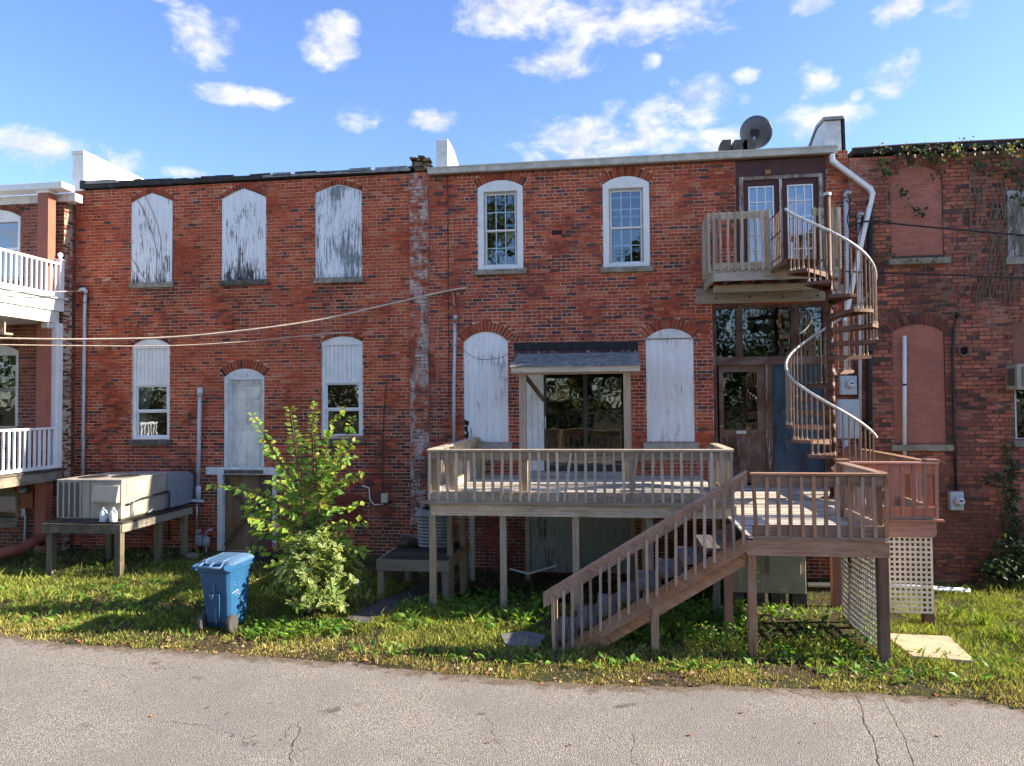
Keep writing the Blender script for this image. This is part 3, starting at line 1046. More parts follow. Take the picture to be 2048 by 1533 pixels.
# ruined mossy chimney stump on the party wall
rub = MB()
cx0, cx1 = P(817, 330).x, P(862, 330).x
for k in range(26):
    t_ = k / 26
    w = 0.28
    x = random.uniform(cx0, cx1 - 0.12)
    z = 8.34 + (k % 6) * 0.055 * (1.0 if x < (cx0 + cx1) / 2 + 0.05 else 0.6)
    s = random.uniform(0.10, 0.19)
    rub.col = random.choice([(0.05, 0.04, 0.03), (0.16, 0.10, 0.05), (0.20, 0.11, 0.04), (0.09, 0.08, 0.05), (0.22, 0.18, 0.14)])
    b0 = MB().box((x, random.uniform(-0.05, 0.15), z), (x + s, random.uniform(0.25, 0.45), z + random.uniform(0.05, 0.085)))
    b0.v = [(q[0] + random.uniform(-.02, .02), q[1], q[2] + random.uniform(-.02, .02)) for q in b0.v]
    rub.add(b0.v, b0.f)
t = NT('mossy_rubble')
a_ = t.n('ShaderNodeAttribute', attribute_name='Col')
nn_ = t.noise(t.pos(), 14.0, 7, 0.7)
t.base(t.mix(t.ramp(nn_, 0.4, 0.6), a_.outputs['Color'], (0.13, 0.085, 0.02))); t.rough(0.95); t.bump(nn_, 0.8, 0.02)
o = rub.build('chimney_rubble', t.m, LB, colors=True, bevel=0.012)
tag(o, kind='stuff')

# ---- deck building -----------------------------------------------------------------------------------------
RB = root('brick_building', (0.8, 0, 0), 'red brick building behind the wooden deck, with two arched upper sash windows', 'building')
R_UP = [op_px(956, 1046, 361, 375, 540), op_px(1206, 1299, 353, 368, 535)]
R_LOW = [op_px(928, 1016, 664, 684, 886, 0.22), op_px(1293, 1388, 658, 678, 886, 0.22)]
R_SLIDE = rect_px(1052, 1253, 742, 948)
R_FRENCH = rect_px(1472, 1654, 318, 552)
R_ENTRY = rect_px(1427, 1658, 606, 972)
R_CELLAR = rect_px(1060, 1262, 1032, 1148)
def col_right(x, z):
    c = pick(PAL_R)
    n = vn(x + 31, z, 0.8) * 0.55 + vn(x, z + 5, 2.0) * 0.45
    if n > 0.5 and random.random() < 0.5: c = lerp3(c, (0.10, 0.042, 0.042), min(0.75, (n - 0.5) * 3))
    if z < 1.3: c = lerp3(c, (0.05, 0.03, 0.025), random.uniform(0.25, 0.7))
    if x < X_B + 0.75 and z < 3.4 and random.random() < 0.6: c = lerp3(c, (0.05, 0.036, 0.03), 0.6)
    return c
deck_hide = [(-2.85, 1.85, 1.2, 2.5), (1.8, 4.7, -1, 2.4)]
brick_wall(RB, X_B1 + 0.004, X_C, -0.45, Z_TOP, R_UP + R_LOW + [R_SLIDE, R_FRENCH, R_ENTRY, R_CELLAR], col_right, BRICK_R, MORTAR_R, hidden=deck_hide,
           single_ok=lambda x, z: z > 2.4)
# vertical joint where the wall was extended
jx = P(897, 600).x
MB().box((jx - 0.008, -0.0075, 3.0), (jx + 0.008, 0.02, 8.28)).build('movement_joint', plain('dark_joint', (0.05, 0.035, 0.028), 0.95), RB)
def sash_window(bld, op, rails):
    x0, x1, z0, zs = op['x0'], op['x1'], op['z0'], op['zs']
    fw = 0.125
    f = MB()
    f.box((x0, -0.012, z0), (x0 + fw, 0.17, zs)).box((x1 - fw, -0.012, z0), (x1, 0.17, zs))
    f.box((x0 + fw, -0.01, z0), (x1 - fw, 0.17, z0 + 0.10))
    zt = zs - 0.09
    hd = arch_poly(dict(op, z0=zt), -0.014, 0.0)
    f.prism(hd, (0, 0.18, 0))
    w = f.build('window', WHITE, bld, bevel=0.006)
    a0, a1, b0, b1 = x0 + fw, x1 - fw, z0 + 0.10, zt
    iw = plain('inner_frame', (0.45, 0.44, 0.38), 0.6, 0.3, 10, (0.1, 0.1, 0.08), 0.5)
    q = MB()
    q.box((a0, 0.03, b0), (a0 + 0.028, 0.12, b1)).box((a1 - 0.028, 0.03, b0), (a1, 0.12, b1)).box((a0 + 0.028, 0.031, b1 - 0.035), (a1 - 0.028, 0.12, b1))
    q.build('stop_bead', iw, w)
    zm = b0 + (b1 - b0) * 0.48
    teal = plain('pale_teal_muntin', (0.42, 0.62, 0.66), 0.5, 0.1, 8)
    for (z0_, z1_, yy) in ((b0, zm, 0.085), (zm - 0.02, b1 - 0.035, 0.055)):
        s = MB()
        s.box((a0 + 0.028, yy, z0_), (a0 + 0.06, yy + 0.03, z1_)).box((a1 - 0.06, yy, z0_), (a1 - 0.028, yy + 0.03, z1_))
        s.box((a0 + 0.06, yy + 0.001, z0_), (a1 - 0.06, yy + 0.03, z0_ + 0.035)).box((a0 + 0.06, yy + 0.001, z1_ - 0.03), (a1 - 0.06, yy + 0.03, z1_))
        s.build('sash', WHITE, w)
        xa, xb, za, zb_ = a0 + 0.06, a1 - 0.06, z0_ + 0.035, z1_ - 0.03
        for k in (1, 2):
            xx = xa + (xb - xa) * k / 3
            box('muntin', (xx - 0.009, yy + 0.004, za), (xx + 0.009, yy + 0.024, zb_), teal, w)
        zz = (za + zb_) / 2
        box('muntin', (xa, yy + 0.006, zz - 0.009), (xb, yy + 0.026, zz + 0.009), teal, w)
        for k in range(3):
            for r in range(2):
                pa = (xa + (xb - xa) * k / 3 + 0.009, yy + 0.013, (za, zz)[r] + 0.009)
                pb = (xa + (xb - xa) * (k + 1) / 3 - 0.009, yy + 0.017, (zz, zb_)[r] - 0.009)
                box('pane', pa, pb, PANE, w)
    for zz in rails:
        box('blind_rail', (a0 + 0.05, 0.13, b0 + (b1 - b0) * zz), (a1 - 0.05, 0.15, b0 + (b1 - b0) * zz + 0.05), WHITE, w)
    box('interior', (x0, 0.5, z0), (x1, 0.52, zs + 0.1), plain('dim_room', (0.028, 0.033, 0.038), 0.9, 0.4, 2.0, bump=0), w)
    sill(w, op, 0.16, 0.11, 0.07)
    return w
sash_window(RB, R_UP[0], [])
sash_window(RB, R_UP[1], [0.62, 0.88])
# gap where a brick has fallen out
hp = P(1115, 465)
box('brick_hole', (hp.x - 0.12, -0.012, hp.z - 0.05), (hp.x + 0.1, 0.01, hp.z + 0.045), plain('sooty_hole', (0.02, 0.014, 0.012), 0.95, 0.4), RB, bevel=0.02)
# boarded lower windows
for i, op in enumerate(R_LOW):
    w = MB().prism(arch_poly(op, 0.02, 0.012), (0, 0.04, 0)).build('boarded_window', BOARD_LOW, RB)
    if i == 1:
        MB().prism(arch_poly(dict(op, z0=op['zs'] + 0.01), -0.012, 0.0), (0, 0.03, 0)).build('head_trim', WHITE_OLD, w)
    sill(w, op, 0.14, 0.13, 0.08, plain('pale_sill', (0.40, 0.36, 0.30), 0.85, 0.25, 7, (0.1, 0.08, 0.06), 0.4))
    # rotten corner
    if i == 0:
        rt = MB()
        for k in range(16):
            z = op['z0'] + 0.02 + abs(random.gauss(0, 0.22))
            x = op['x0'] + abs(random.gauss(0, 0.03))
            rt.box((x, 0.012 - random.uniform(0, 0.004), z), (x + random.uniform(0.015, 0.06), 0.03, z + random.uniform(0.03, 0.12)))
        tag(rt.build('rotten_wood', plain('rotten_timber', (0.035, 0.022, 0.016), 0.95, 0.4), w), kind='stuff')
# sliding glass door with white side panel
op = R_SLIDE
x0, x1, z0, zs = op['x0'], op['x1'], op['z0'], op['zs']
xm = P(1088, 850).x
sd = MB()
sd.box((xm, 0.02, z0 + 0.05), (xm + 0.05, 0.12, zs)).box((x1 - 0.05, 0.02, z0 + 0.05), (x1, 0.12, zs)).box((xm + 0.05, 0.021, zs - 0.06), (x1 - 0.05, 0.12, zs)).box((xm + 0.05, 0.019, z0 + 0.05), (x1 - 0.05, 0.12, z0 + 0.17))
BRONZE = plain('bronze_door_frame', (0.045, 0.04, 0.036), 0.45, 0.3, 6, (0.15, 0.14, 0.13), 0.3)
sdo = sd.build('sliding_door', BRONZE, RB)
mid = (xm + x1) / 2 + 0.02
box('door_stile', (mid - 0.05, 0.04, z0 + 0.17), (mid + 0.03, 0.09, zs - 0.06), BRONZE, sdo)
box('pane', (xm + 0.05, 0.06, z0 + 0.17), (mid - 0.05, 0.066, zs - 0.06), PANE_DARK, sdo)
box('pane', (mid + 0.03, 0.075, z0 + 0.17), (x1 - 0.05, 0.081, zs - 0.06), PANE_DARK, sdo)
box('handle', (xm + 0.02, -0.02, z0 + 0.95), (xm + 0.035, 0.02, z0 + 1.2), VINYL, sdo)
box('interior', (x0, 0.9, z0), (x1, 0.92, zs), DARK, sdo)
box('door_step', (x0 + 0.02, -0.14, z0 - 0.02), (x1, 0.1, z0 + 0.05), wood('grey_step', (0.36, 0.35, 0.33), 'x'), sdo)
sp = MB()
for k in range(3):
    a = x0 + (xm - x0) * k / 3
    sp.box((a + 0.003, 0.0 + 0.004 * k, z0 + 0.06), (a + (xm - x0) / 3 - 0.003, 0.04, zs))
sp.build('side_panel', WHITE_OLD, sdo)
# black flashing strip over the canopy and peeled paint below it
fl = MB()
pa, pb = P(1028, 686, -0.02), P(1276, 683, -0.02)
fl.prism([(pa.x, -0.022, P(1028, 702).z), (pb.x, -0.022, P(1276, 701).z), (pb.x, -0.022, pb.z), (pa.x, -0.022, pa.z)], (0, 0.02, 0))
fo = fl.build('flashing_board', plain('black_flashing', (0.012, 0.012, 0.013), 0.6, 0.3, 6, (0.10, 0.05, 0.035), 0.4), RB)
MB().box((pa.x, -0.012, P(1028, 716).z), (pb.x, 0.004, P(1028, 703).z)).build('peeled_strip', plain('peeled_maroon', (0.10, 0.035, 0.028), 0.8, 0.3, 6, (0.6, 0.6, 0.58), 0.95), fo)
# grey cellar panel under the deck
op = R_CELLAR
box('cellar_panel', (op['x0'], 0.02, op['z0'] - 0.1), (op['x1'], 0.08, op['zs']), board_mat('mouldy_panel', (0.40, 0.40, 0.34), (0.05, 0.035, 0.02), 0.9, 0.56), RB)
# french doors
MAROON = plain('faded_maroon_paint', (0.085, 0.03, 0.027), 0.65, 0.3, 4.0, (0.15, 0.11, 0.10), 0.3)
BROWN_OLD = wood('weathered_brown', (0.13, 0.062, 0.04), 'z', 0.45, 0.45, (0.24, 0.20, 0.17), peel=(0.36, 0.33, 0.30), peel_amt=0.12)
BROWN_OLDX = wood('weathered_brown', (0.13, 0.062, 0.04), 'x', 0.45, 0.45, (0.24, 0.20, 0.17), peel=(0.36, 0.33, 0.30), peel_amt=0.15)
op = R_FRENCH
x0, x1, z0, zs = op['x0'], op['x1'], op['z0'], op['zs']
zh = P(1560, 358).z
fd = MB().box((x0, 0.01, zh), (x1, 0.1, zs)).box((x0, 0.012, z0), (x0 + 0.07, 0.1, zh)).box((x1 - 0.07, 0.012, z0), (x1, 0.1, zh)).build('door_surround', MAROON, RB)
tr = MB().box((x0 + 0.07, -0.015, z0), (x0 + 0.15, 0.05, zh)).box((x1 - 0.15, -0.015, z0), (x1 - 0.07, 0.05, zh)).box((x0 + 0.07, -0.018, zh), (x1 - 0.07, 0.05, zh + 0.07))
tr.build('door_trim', wood('flaking_trim', (0.20, 0.13, 0.10), 'z', 0.5, 0.5, (0.40, 0.37, 0.34), peel=(0.55, 0.53, 0.50), peel_amt=0.3), fd)
xm = (x0 + x1) / 2
MB().box((xm - 0.025, -0.012, z0), (xm + 0.025, 0.05, zh)).build('astragal', wood('flaking_trim', (0.20, 0.13, 0.10), 'z'), fd)
for (a, b) in ((x0 + 0.15, xm - 0.025), (xm + 0.025, x1 - 0.15)):
    lf = MB()
    st = 0.105
    lf.box((a, 0.03, z0), (a + st, 0.07, zh)).box((b - st, 0.03, z0), (b, 0.07, zh)).box((a + st, 0.031, zh - 0.13), (b - st, 0.07, zh)).box((a + st, 0.031, z0), (b - st, 0.07, z0 + 0.22))
    lf.build('door_leaf', MAROON, fd)
    ga, gb, gc, gd = a + st, b - st, z0 + 0.22, zh - 0.13
    br = MB().box((ga, 0.018, gc), (ga + 0.03, 0.03, gd)).box((gb - 0.03, 0.018, gc), (gb, 0.03, gd)).box((ga + 0.03, 0.0185, gd - 0.03), (gb - 0.03, 0.03, gd)).box((ga + 0.03, 0.0185, gc), (gb - 0.03, 0.03, gc + 0.03))
    for k in (1, 2):
        xx = ga + (gb - ga) * k / 3
        br.box((xx - 0.011, 0.022, gc + 0.03), (xx + 0.011, 0.04, gd - 0.03))
    for k in range(1, 5):
        zz = gc + (gd - gc) * k / 5
        br.box((ga + 0.03, 0.024, zz - 0.011), (gb - 0.03, 0.041, zz + 0.011))
    br.build('muntin_grid', VINYL, fd)
    for r in range(5):
        for k in range(3):
            w3, h5 = (gb - ga) / 3, (gd - gc) / 5
            box('pane', (ga + w3 * k + 0.012, 0.043, gc + h5 * r + 0.012), (ga + w3 * (k + 1) - 0.012, 0.047, gc + h5 * (r + 1) - 0.012), glass('door_glass', (0.6, 0.65, 0.68), 0.22), fd)
box('interior', (x0, 0.5, z0), (x1, 0.52, zh), plain('dim_room', (0.028, 0.033, 0.038), 0.9), fd)
lp = P(1535, 345, 0)
MB().box((lp.x - 0.05, -0.06, lp.z - 0.05), (lp.x + 0.05, 0.02, lp.z + 0.03)).box((lp.x - 0.03, -0.09, lp.z - 0.03), (lp.x + 0.03, -0.05, lp.z + 0.02)).build('porch_lamp', plain('brass_lamp', (0.40, 0.26, 0.10), 0.45, 0.3, 10), fd)
# shopfront entrance under the balcony
op = R_ENTRY
x0, x1, z0, zs = op['x0'], op['x1'], op['z0'], op['zs']
ex = lambda u: P(u, 750).x
zt0, zt1 = P(1500, 730).z, P(1500, 714).z           # transom rail
en = MB()
for (a, b) in ((x0, ex(1434)), (ex(1648), x1)):
    en.box((a, 0.0, z0), (b, 0.14, zs))
en.box((ex(1434), 0.002, zs - 0.10), (ex(1648), 0.14, zs))
eo = en.build('entrance_frame', BROWN_OLD, RB)
box('transom_rail', (ex(1434), -0.01, zt0), (ex(1648), 0.13, zt1), BROWN_OLDX, eo)
for (a, b) in ((1474, 1487), (1584, 1600)):
    box('mullion', (ex(a), 0.004, zt1), (ex(b), 0.13, zs - 0.10), BROWN_OLD, eo)
for (a, b) in ((1434, 1474), (1487, 1584), (1600, 1648)):
    box('pane', (ex(a), 0.06, zt1), (ex(b), 0.066, zs - 0.10), PANE_DARK, eo)
box('door_post', (ex(1530), 0.004, z0), (ex(1544), 0.13, zt0), BROWN_OLD, eo)
BLUEM = NT('mottled_blue_panel')
p_ = BLUEM.pos((1, 1, 0.4))
cb = BLUEM.mix(BLUEM.ramp(BLUEM.noise(p_, 2.4, 6), 0.35, 0.65), (0.012, 0.035, 0.055), (0.035, 0.085, 0.12))
BLUEM.base(BLUEM.mix(BLUEM.ramp(BLUEM.noise(p_, 9.0, 7, 0.7), 0.55, 0.7, 0, 0.6), cb, (0.14, 0.18, 0.19)))
BLUEM.rough(0.25); BLUEM.spec(0.6)
box('side_light', (ex(1544), 0.06, z0), (ex(1648), 0.07, zt0), BLUEM.m, eo)
dl = MB()
za, zb_ = z0 + 0.05, zt0
dx0, dx1 = ex(1438), ex(1530)
gl0, gl1, gz0, gz1 = ex(1447), ex(1514), P(1480, 860).z, P(1480, 744).z
dl.box((dx0, 0.03, za), (gl0, 0.08, zb_)).box((gl1, 0.03, za), (dx1, 0.08, zb_)).box((gl0, 0.031, gz1), (gl1, 0.08, zb_)).box((gl0, 0.031, za), (gl1, 0.08, gz0))
do = dl.build('entrance_door', wood('worn_door', (0.17, 0.09, 0.055), 'z', 0.45, 0.5, (0.26, 0.22, 0.19)), eo)
box('pane', (gl0, 0.05, gz0), (gl1, 0.056, gz1), PANE_DARK, eo)
for (a, b) in ((1444, 1477), (1487, 1520)):
    box('door_panel', (ex(a), 0.022, za + 0.12), (ex(b), 0.032, gz0 - 0.16), BROWN_OLD, eo, bevel=0.006)
MB().lathe([(0.0, -0.07), (0.03, -0.06), (0.035, -0.03), (0.015, 0.0), (0.015, 0.04)], (ex(1440), 0.02, P(1440, 853).z), 12, 'Y').build('knob', plain('old_brass', (0.35, 0.24, 0.10), 0.4, 0.3, 9, metal=0.6), eo, smooth=True)
box('mail_slot', (ex(1471), 0.02, P(1480, 868).z), (ex(1491), 0.034, P(1480, 862).z), ALU, eo)
box('interior', (x0, 0.9, z0), (x1, 0.92, zs), DARK, eo)
# gutter, fascia and roof edge
za_, zb2 = P(1000, 335, -0.15).z, P(1000, 349, -0.15).z
gx0, gx1 = P(855, 340, -0.15).x, P(1676, 300, -0.15).x
GUT = plain('streaked_white_gutter', (0.55, 0.54, 0.48), 0.5, 0.2, 5.0, (0.20, 0.18, 0.14), 0.7, bump=0.1)
gt = MB().prism([(gx0, -0.17, 8.33), (gx0, -0.15, 8.22), (gx0, -0.04, 8.22), (gx0, -0.02, 8.36)], (gx1 - gx0, 0, 0))
go = gt.build('gutter', GUT, RB)
MB().box((gx0, -0.182, 8.325), (gx1, -0.155, 8.345)).build('gutter_lip', GUT, go)
box('fascia', (gx0 + 0.03, -0.035, Z_TOP - 0.1), (gx1 - 0.02, -0.004, 8.38), plain('brown_fascia', (0.13, 0.06, 0.04), 0.8, 0.3, 6, (0.3, 0.28, 0.25), 0.4), RB)
rf = MB().prism([(gx0 + 0.3, -0.1, 8.385), (gx0 + 0.3, 14, 8.75), (gx0 + 0.3, 14, 8.5), (gx0 + 0.3, 0.0, 8.30)], (gx1 - gx0 - 0.3, 0, 0))
rf.build('roof', plain('silver_roof_coating', (0.50, 0.51, 0.52), 0.5, 0.2, 3.0, (0.12, 0.12, 0.12), 0.5, bump=0.3), RB)
box('back_wall', (X_B + 0.1, 0.92, -0.45), (X_C - 0.1, 15.9, 8.28), plain('plain_brick_side', (0.25, 0.08, 0.05)), RB)
WBR = plain('whitewashed_brick', (0.70, 0.70, 0.68), 0.75, 0.15, 8.0, (0.22, 0.16, 0.12), 0.45, bump=0.5, bscale=18)
# stepped party-wall ends standing above the roof
a0, a1 = P(872, 330).x, P(896, 330).x
ztp = P(885, 278).z
MB().prism([(a0, 0.0, 8.30), (a0, 0.02, ztp), (a0, 0.6, ztp - 0.02), (a0, 2.3, 8.40), (a0, 2.3, 8.30)], (a1 - a0, 0, 0)).build('party_wall_end', WBR, RB, bevel=0.02)
a0, a1 = P(1650, 290).x, P(1684, 290).x
ztp = P(1665, 240).z
pe = MB().prism([(a0, 0.0, 8.30), (a0, 0.03, ztp), (a0, 0.5, ztp + 0.02), (a0, 1.7, 8.5), (a0, 1.7, 8.30)], (a1 - a0, 0, 0)).build('party_wall_end', WBR, RB, bevel=0.02)
MB().prism([(a0 - 0.03, -0.03, ztp + 0.002), (a0 - 0.03, 0.52, ztp + 0.026), (a0 - 0.03, 1.75, 8.52), (a0 - 0.03, 1.75, 8.58), (a0 - 0.03, 0.5, ztp + 0.09), (a0 - 0.03, -0.03, ztp + 0.06)], (a1 - a0 + 0.06, 0, 0)).build('metal_cap', plain('dull_cap', (0.33, 0.34, 0.34), 0.5, 0.3, 6, (0.08, 0.08, 0.08), 0.4), RB)
MB().prism([(a1 + 0.03, 0.0, 8.3), (a1 + 0.03, 0.03, ztp + 0.03), (a1 + 0.03, 0.6, ztp - 0.05), (a1 + 0.03, 1.9, 8.35)], (0.04, 0, 0)).build('tar_skirt', TAR, RB)
# downpipe from the gutter end
dp_pts = [P(1664, 312, -0.12), P(1664, 322, -0.12), P(1740, 378, -0.1), P(1745, 388, -0.1), P(1726, 470, -0.08), P(1700, 590, -0.08), P(1690, 640, -0.08)]
dpm = MB()
for a, b in zip(dp_pts, dp_pts[1:]):
    dpm.bar(a + (a - b).normalized() * 0.03, b + (b - a).normalized() * 0.03, 0.085, 0.105, (0, 1, 0))
dpm.build('downpipe', VINYL, RB, bevel=0.012)

# ---- far right building: rough brown brick with bricked-up windows -----------------------------------------
FB = root('brick_building', (8.5, 0, 0), 'rough brown brick building at right with bricked-up windows and climbing vines', 'building')
F_INF = [op_px(1782, 1886, 330, 352, 518, 0.2), op_px(1787, 1891, 648, 664, 890, 0.2)]
F_WIN = rect_px(2028, 2120, 640, 882)
F_WHITE = rect_px(2015, 2110, 380, 515)
def col_far(x, z):
    c = pick(PAL_F)
    if vn(x, z, 1.3) > 0.6: c = lerp3(c, (0.06, 0.042, 0.032), 0.45)
    if z < 1.0: c = lerp3(c, (0.15, 0.06, 0.04), 0.4)
    return c
brick_wall(FB, X_C + 0.004, 13.0, -0.45, 8.2, F_INF + [F_WIN, F_WHITE], col_far, BRICK_F, MORTAR_F, ch=0.081, bl=0.222, jit=0.0045, J=0.0175,
           single_ok=lambda x, z: x < 7.9 and z > -0.1)
INF_M = brick_mat('pink_infill_brick', stain_amt=0.15, lime=0.06)
INF_MORT = mortar_mat('pink_infill_mortar', (0.46, 0.24, 0.18), (0.36, 0.17, 0.125))
for op in F_INF:
    nc = int((op['zs'] + op['rise'] - op['z0']) / 0.068) + 1
    m_ = MB().prism(arch_poly(op, 0.032, 0.01), (0, 0.05, 0)).build('bricked_up_window', INF_MORT, FB)
    ib = MB()
    for k in range(nc):
        z = op['z0'] + k * 0.068
        b = blocked(op, z + 0.034, 0.0)
        if b is None: continue
        s = b[0] - (0.1 if k % 2 else 0.0)
        while s < b[1]:
            q0, q1 = max(s, b[0]) + 0.004, min(s + 0.203, b[1]) - 0.004
            s += 0.203
            if q1 - q0 < 0.03: continue
            ib.col = mul((0.50, 0.20, 0.14), random.uniform(0.88, 1.08))
            ib.add(brick_verts(q0, q1, z + 0.0045, z + 0.0635, 0.027, 0.03), BF)
    tag(ib.build('infill_bricks', INF_M, m_, colors=True), kind='stuff')
    sill(m_, op, 0.18, 0.12, 0.09, plain('mossy_sill', (0.30, 0.27, 0.19), 0.9, 0.3, 7.0, (0.08, 0.09, 0.03), 0.7, bump=0.5))
# window with an air conditioner at the right edge
op = F_WIN
x0, x1, z0, zs = op['x0'], op['x1'], op['z0'], op['zs']
w = MB().box((x0, 0.04, z0), (x0 + 0.05, 0.14, zs - 0.9)).box((x1 - 0.05, 0.04, z0), (x1, 0.14, zs - 0.9)).box((x0 + 0.05, 0.041, z0), (x1 - 0.05, 0.14, z0 + 0.05)).build('window', PEEL, FB)
box('pane', (x0 + 0.05, 0.09, z0 + 0.05), (x1 - 0.05, 0.096, zs - 0.9), PANE_DARK, w)
box('interior', (x0, 0.5, z0), (x1, 0.52, zs), DARK, w)
box('infill_panel', (x0, 0.02, zs - 0.86), (x1, 0.1, zs), plain('pink_panel', (0.30, 0.12, 0.085), 0.9, 0.2, 5, (0.1, 0.08, 0.06), 0.4), w)
sill(w, op, 0.14, 0.12, 0.06)
op = F_WHITE
w = box('whitewashed_panel', (op['x0'], -0.012, op['z0']), (op['x1'], 0.1, op['zs']), plain('flaking_whitewash', (0.62, 0.62, 0.60), 0.85, 0.2, 9, (0.12, 0.08, 0.06), 0.85, bump=0.5, bscale=20), FB)
sill(w, op, 0.16, 0.14, 0.08)
cp = MB().box((X_C + 0.1, -0.08, 8.19), (13.0, 0.5, 8.33)).build('tar_coping', TAR, FB, bevel=0.03)
MB().tube([(X_C + 0.05, -0.09, 8.29), (6.0, -0.1, 8.31), (8.2, -0.09, 8.30), (12.5, -0.1, 8.31)], 0.02, 6).build('roof_edge_pipe', plain('grey_edge', (0.10, 0.09, 0.085), 0.8), FB)
box('back_wall', (X_C, 0.53, -0.45), (13.0, 16, 8.18), plain('plain_brick_side', (0.25, 0.08, 0.05)), FB)

# ---- porch building at the left edge -----------------------------------------------------------------------
PB = root('brick_building', (-13.5, -1.0, 0), 'brown brick building at the left edge with a two-storey white porch', 'building')
YP = -0.36
XR = P(126, 700, YP).x                     # its right corner
def col_porch(x, z):
    c = pick(PAL_P)
    if x > XR - 0.25 and random.random() < 0.5: c = lerp3(c, (0.06, 0.035, 0.028), 0.6)
    return c
P_UP = op_px(-60, 40, 420, 436, 560, 0.24, 2, YP)
P_LOW = op_px(-62, 36, 690, 703, 858, 0.22, 1, YP)
P_BAS = op_px(-60, 36, 975, 985, 1042, 0.2, 1, YP)
brick_wall(PB, XR - 4.2, XR, -0.3, P(60, 405, YP).z, [P_UP, P_LOW, P_BAS], col_porch, BRICK_P, MORTAR_P, y0=YP, n_single=200, ch=0.080, bl=0.212,
           single_ok=lambda x, z: x > XR - 1.9)
# return of the wall towards the left building
rt = MB()
ms = MB().box((XR - 0.02, YP + 0.02, -0.3), (XR - 0.006, 2.0, P(60, 405, YP).z)).build('return_wall', plain('dark_brown_pointing', (0.13, 0.075, 0.055), 0.95, 0.4, 6), PB)
for k in range(int((P(60, 405, YP).z + 0.3) / 0.080)):
    z = -0.3 + k * 0.080
    for i in range(-1, 2):
        y = YP + 0.003 + i * 0.2 + (0.1 if k % 2 else 0)
        if i < 0 and k % 2 == 0: continue
        rt.col = col_porch(XR, z)
        vsx = brick_verts(-0.095, 0.095, z + 0.005, z + 0.074, 0, 0.05)
        rt.add([(XR - q[1], max(y + 0.095 + q[0], YP + 0.002), q[2]) for q in vsx], BF)
tag(rt.build('corner_bricks', BRICK_P, ms, colors=True), kind='stuff')
for op, nm in ((P_UP, 'sash'), (P_LOW, 'dark'), (P_BAS, 'bas')):
    x0, x1, z0, zs = op['x0'], op['x1'], op['z0'], op['zs']
    y = YP
    f = MB().box((x0, y + 0.03, z0), (x0 + 0.09, y + 0.14, zs)).box((x1 - 0.09, y + 0.03, z0), (x1, y + 0.14, zs)).box((x0 + 0.09, y + 0.031, z0), (x1 - 0.09, y + 0.14, z0 + 0.06))
    f.prism(arch_poly(dict(op, z0=zs - 0.1), y + 0.025, 0.0), (0, 0.1, 0))
    w = f.build('window', WHITE if nm == 'sash' else WHITE_OLD if nm == 'dark' else STONE, PB)
    box('pane', (x0 + 0.09, y + 0.09, z0 + 0.06), (x1 - 0.09, y + 0.095, zs - 0.1), glass('door_glass', (0.6, 0.65, 0.68), 0.22) if nm == 'sash' else PANE_DARK, w)
    if nm != 'bas':
        box('meeting_rail', (x0 + 0.09, y + 0.06, (z0 + zs) / 2 - 0.03), (x1 - 0.09, y + 0.1, (z0 + zs) / 2 + 0.02), WHITE if nm == 'sash' else STONE, w)
    box('interior', (x0, y + 0.34, z0), (x1, y + 0.35, zs), DARK, w)
    if nm == 'bas':
        sill(w, op, 0.12, 0.14, 0.04, y=YP)
SALMON = plain('salmon_paint', (0.36, 0.115, 0.07), 0.6, 0.15, 4, (0.2, 0.07, 0.05), 0.3, bump=0.08)
# salmon columns: upper and lower storey
cx0, cx1 = P(80, 450, -0.62).x, P(102, 450, -0.62).x
zP0, zP1 = P(92, 600, -0.5).z, P(92, 388, -0.62).z
box('column', (cx0, -0.70, zP0), (cx1, -0.48, zP1), SALMON, PB, bevel=0.008)
box('column_cap', (cx0 - 0.02, -0.72, zP1), (cx1 + 0.02, -0.46, zP1 + 0.12), WHITE, PB)
lx0, lx1 = P(77, 800, -0.62).x, P(98, 800, -0.62).x
box('column', (lx0, -0.70, -0.05), (lx1, -0.48, P(88, 640, -0.6).z), SALMON, PB, bevel=0.008)
# roof edge
ze = P(123, 363, -0.78).z - 0.03
xe = P(137, 372, -0.45).x
box('eave_fascia', (XR - 4.2, -0.78, ze - 0.11), (P(124, 372, -0.78).x, -0.40, ze + 0.03), WHITE, PB, bevel=0.01)
box('frieze', (XR - 4.2, -0.40, ze - 0.30), (P(150, 400, -0.4).x, YP + 0.2, ze - 0.12), WHITE_OLD, PB)
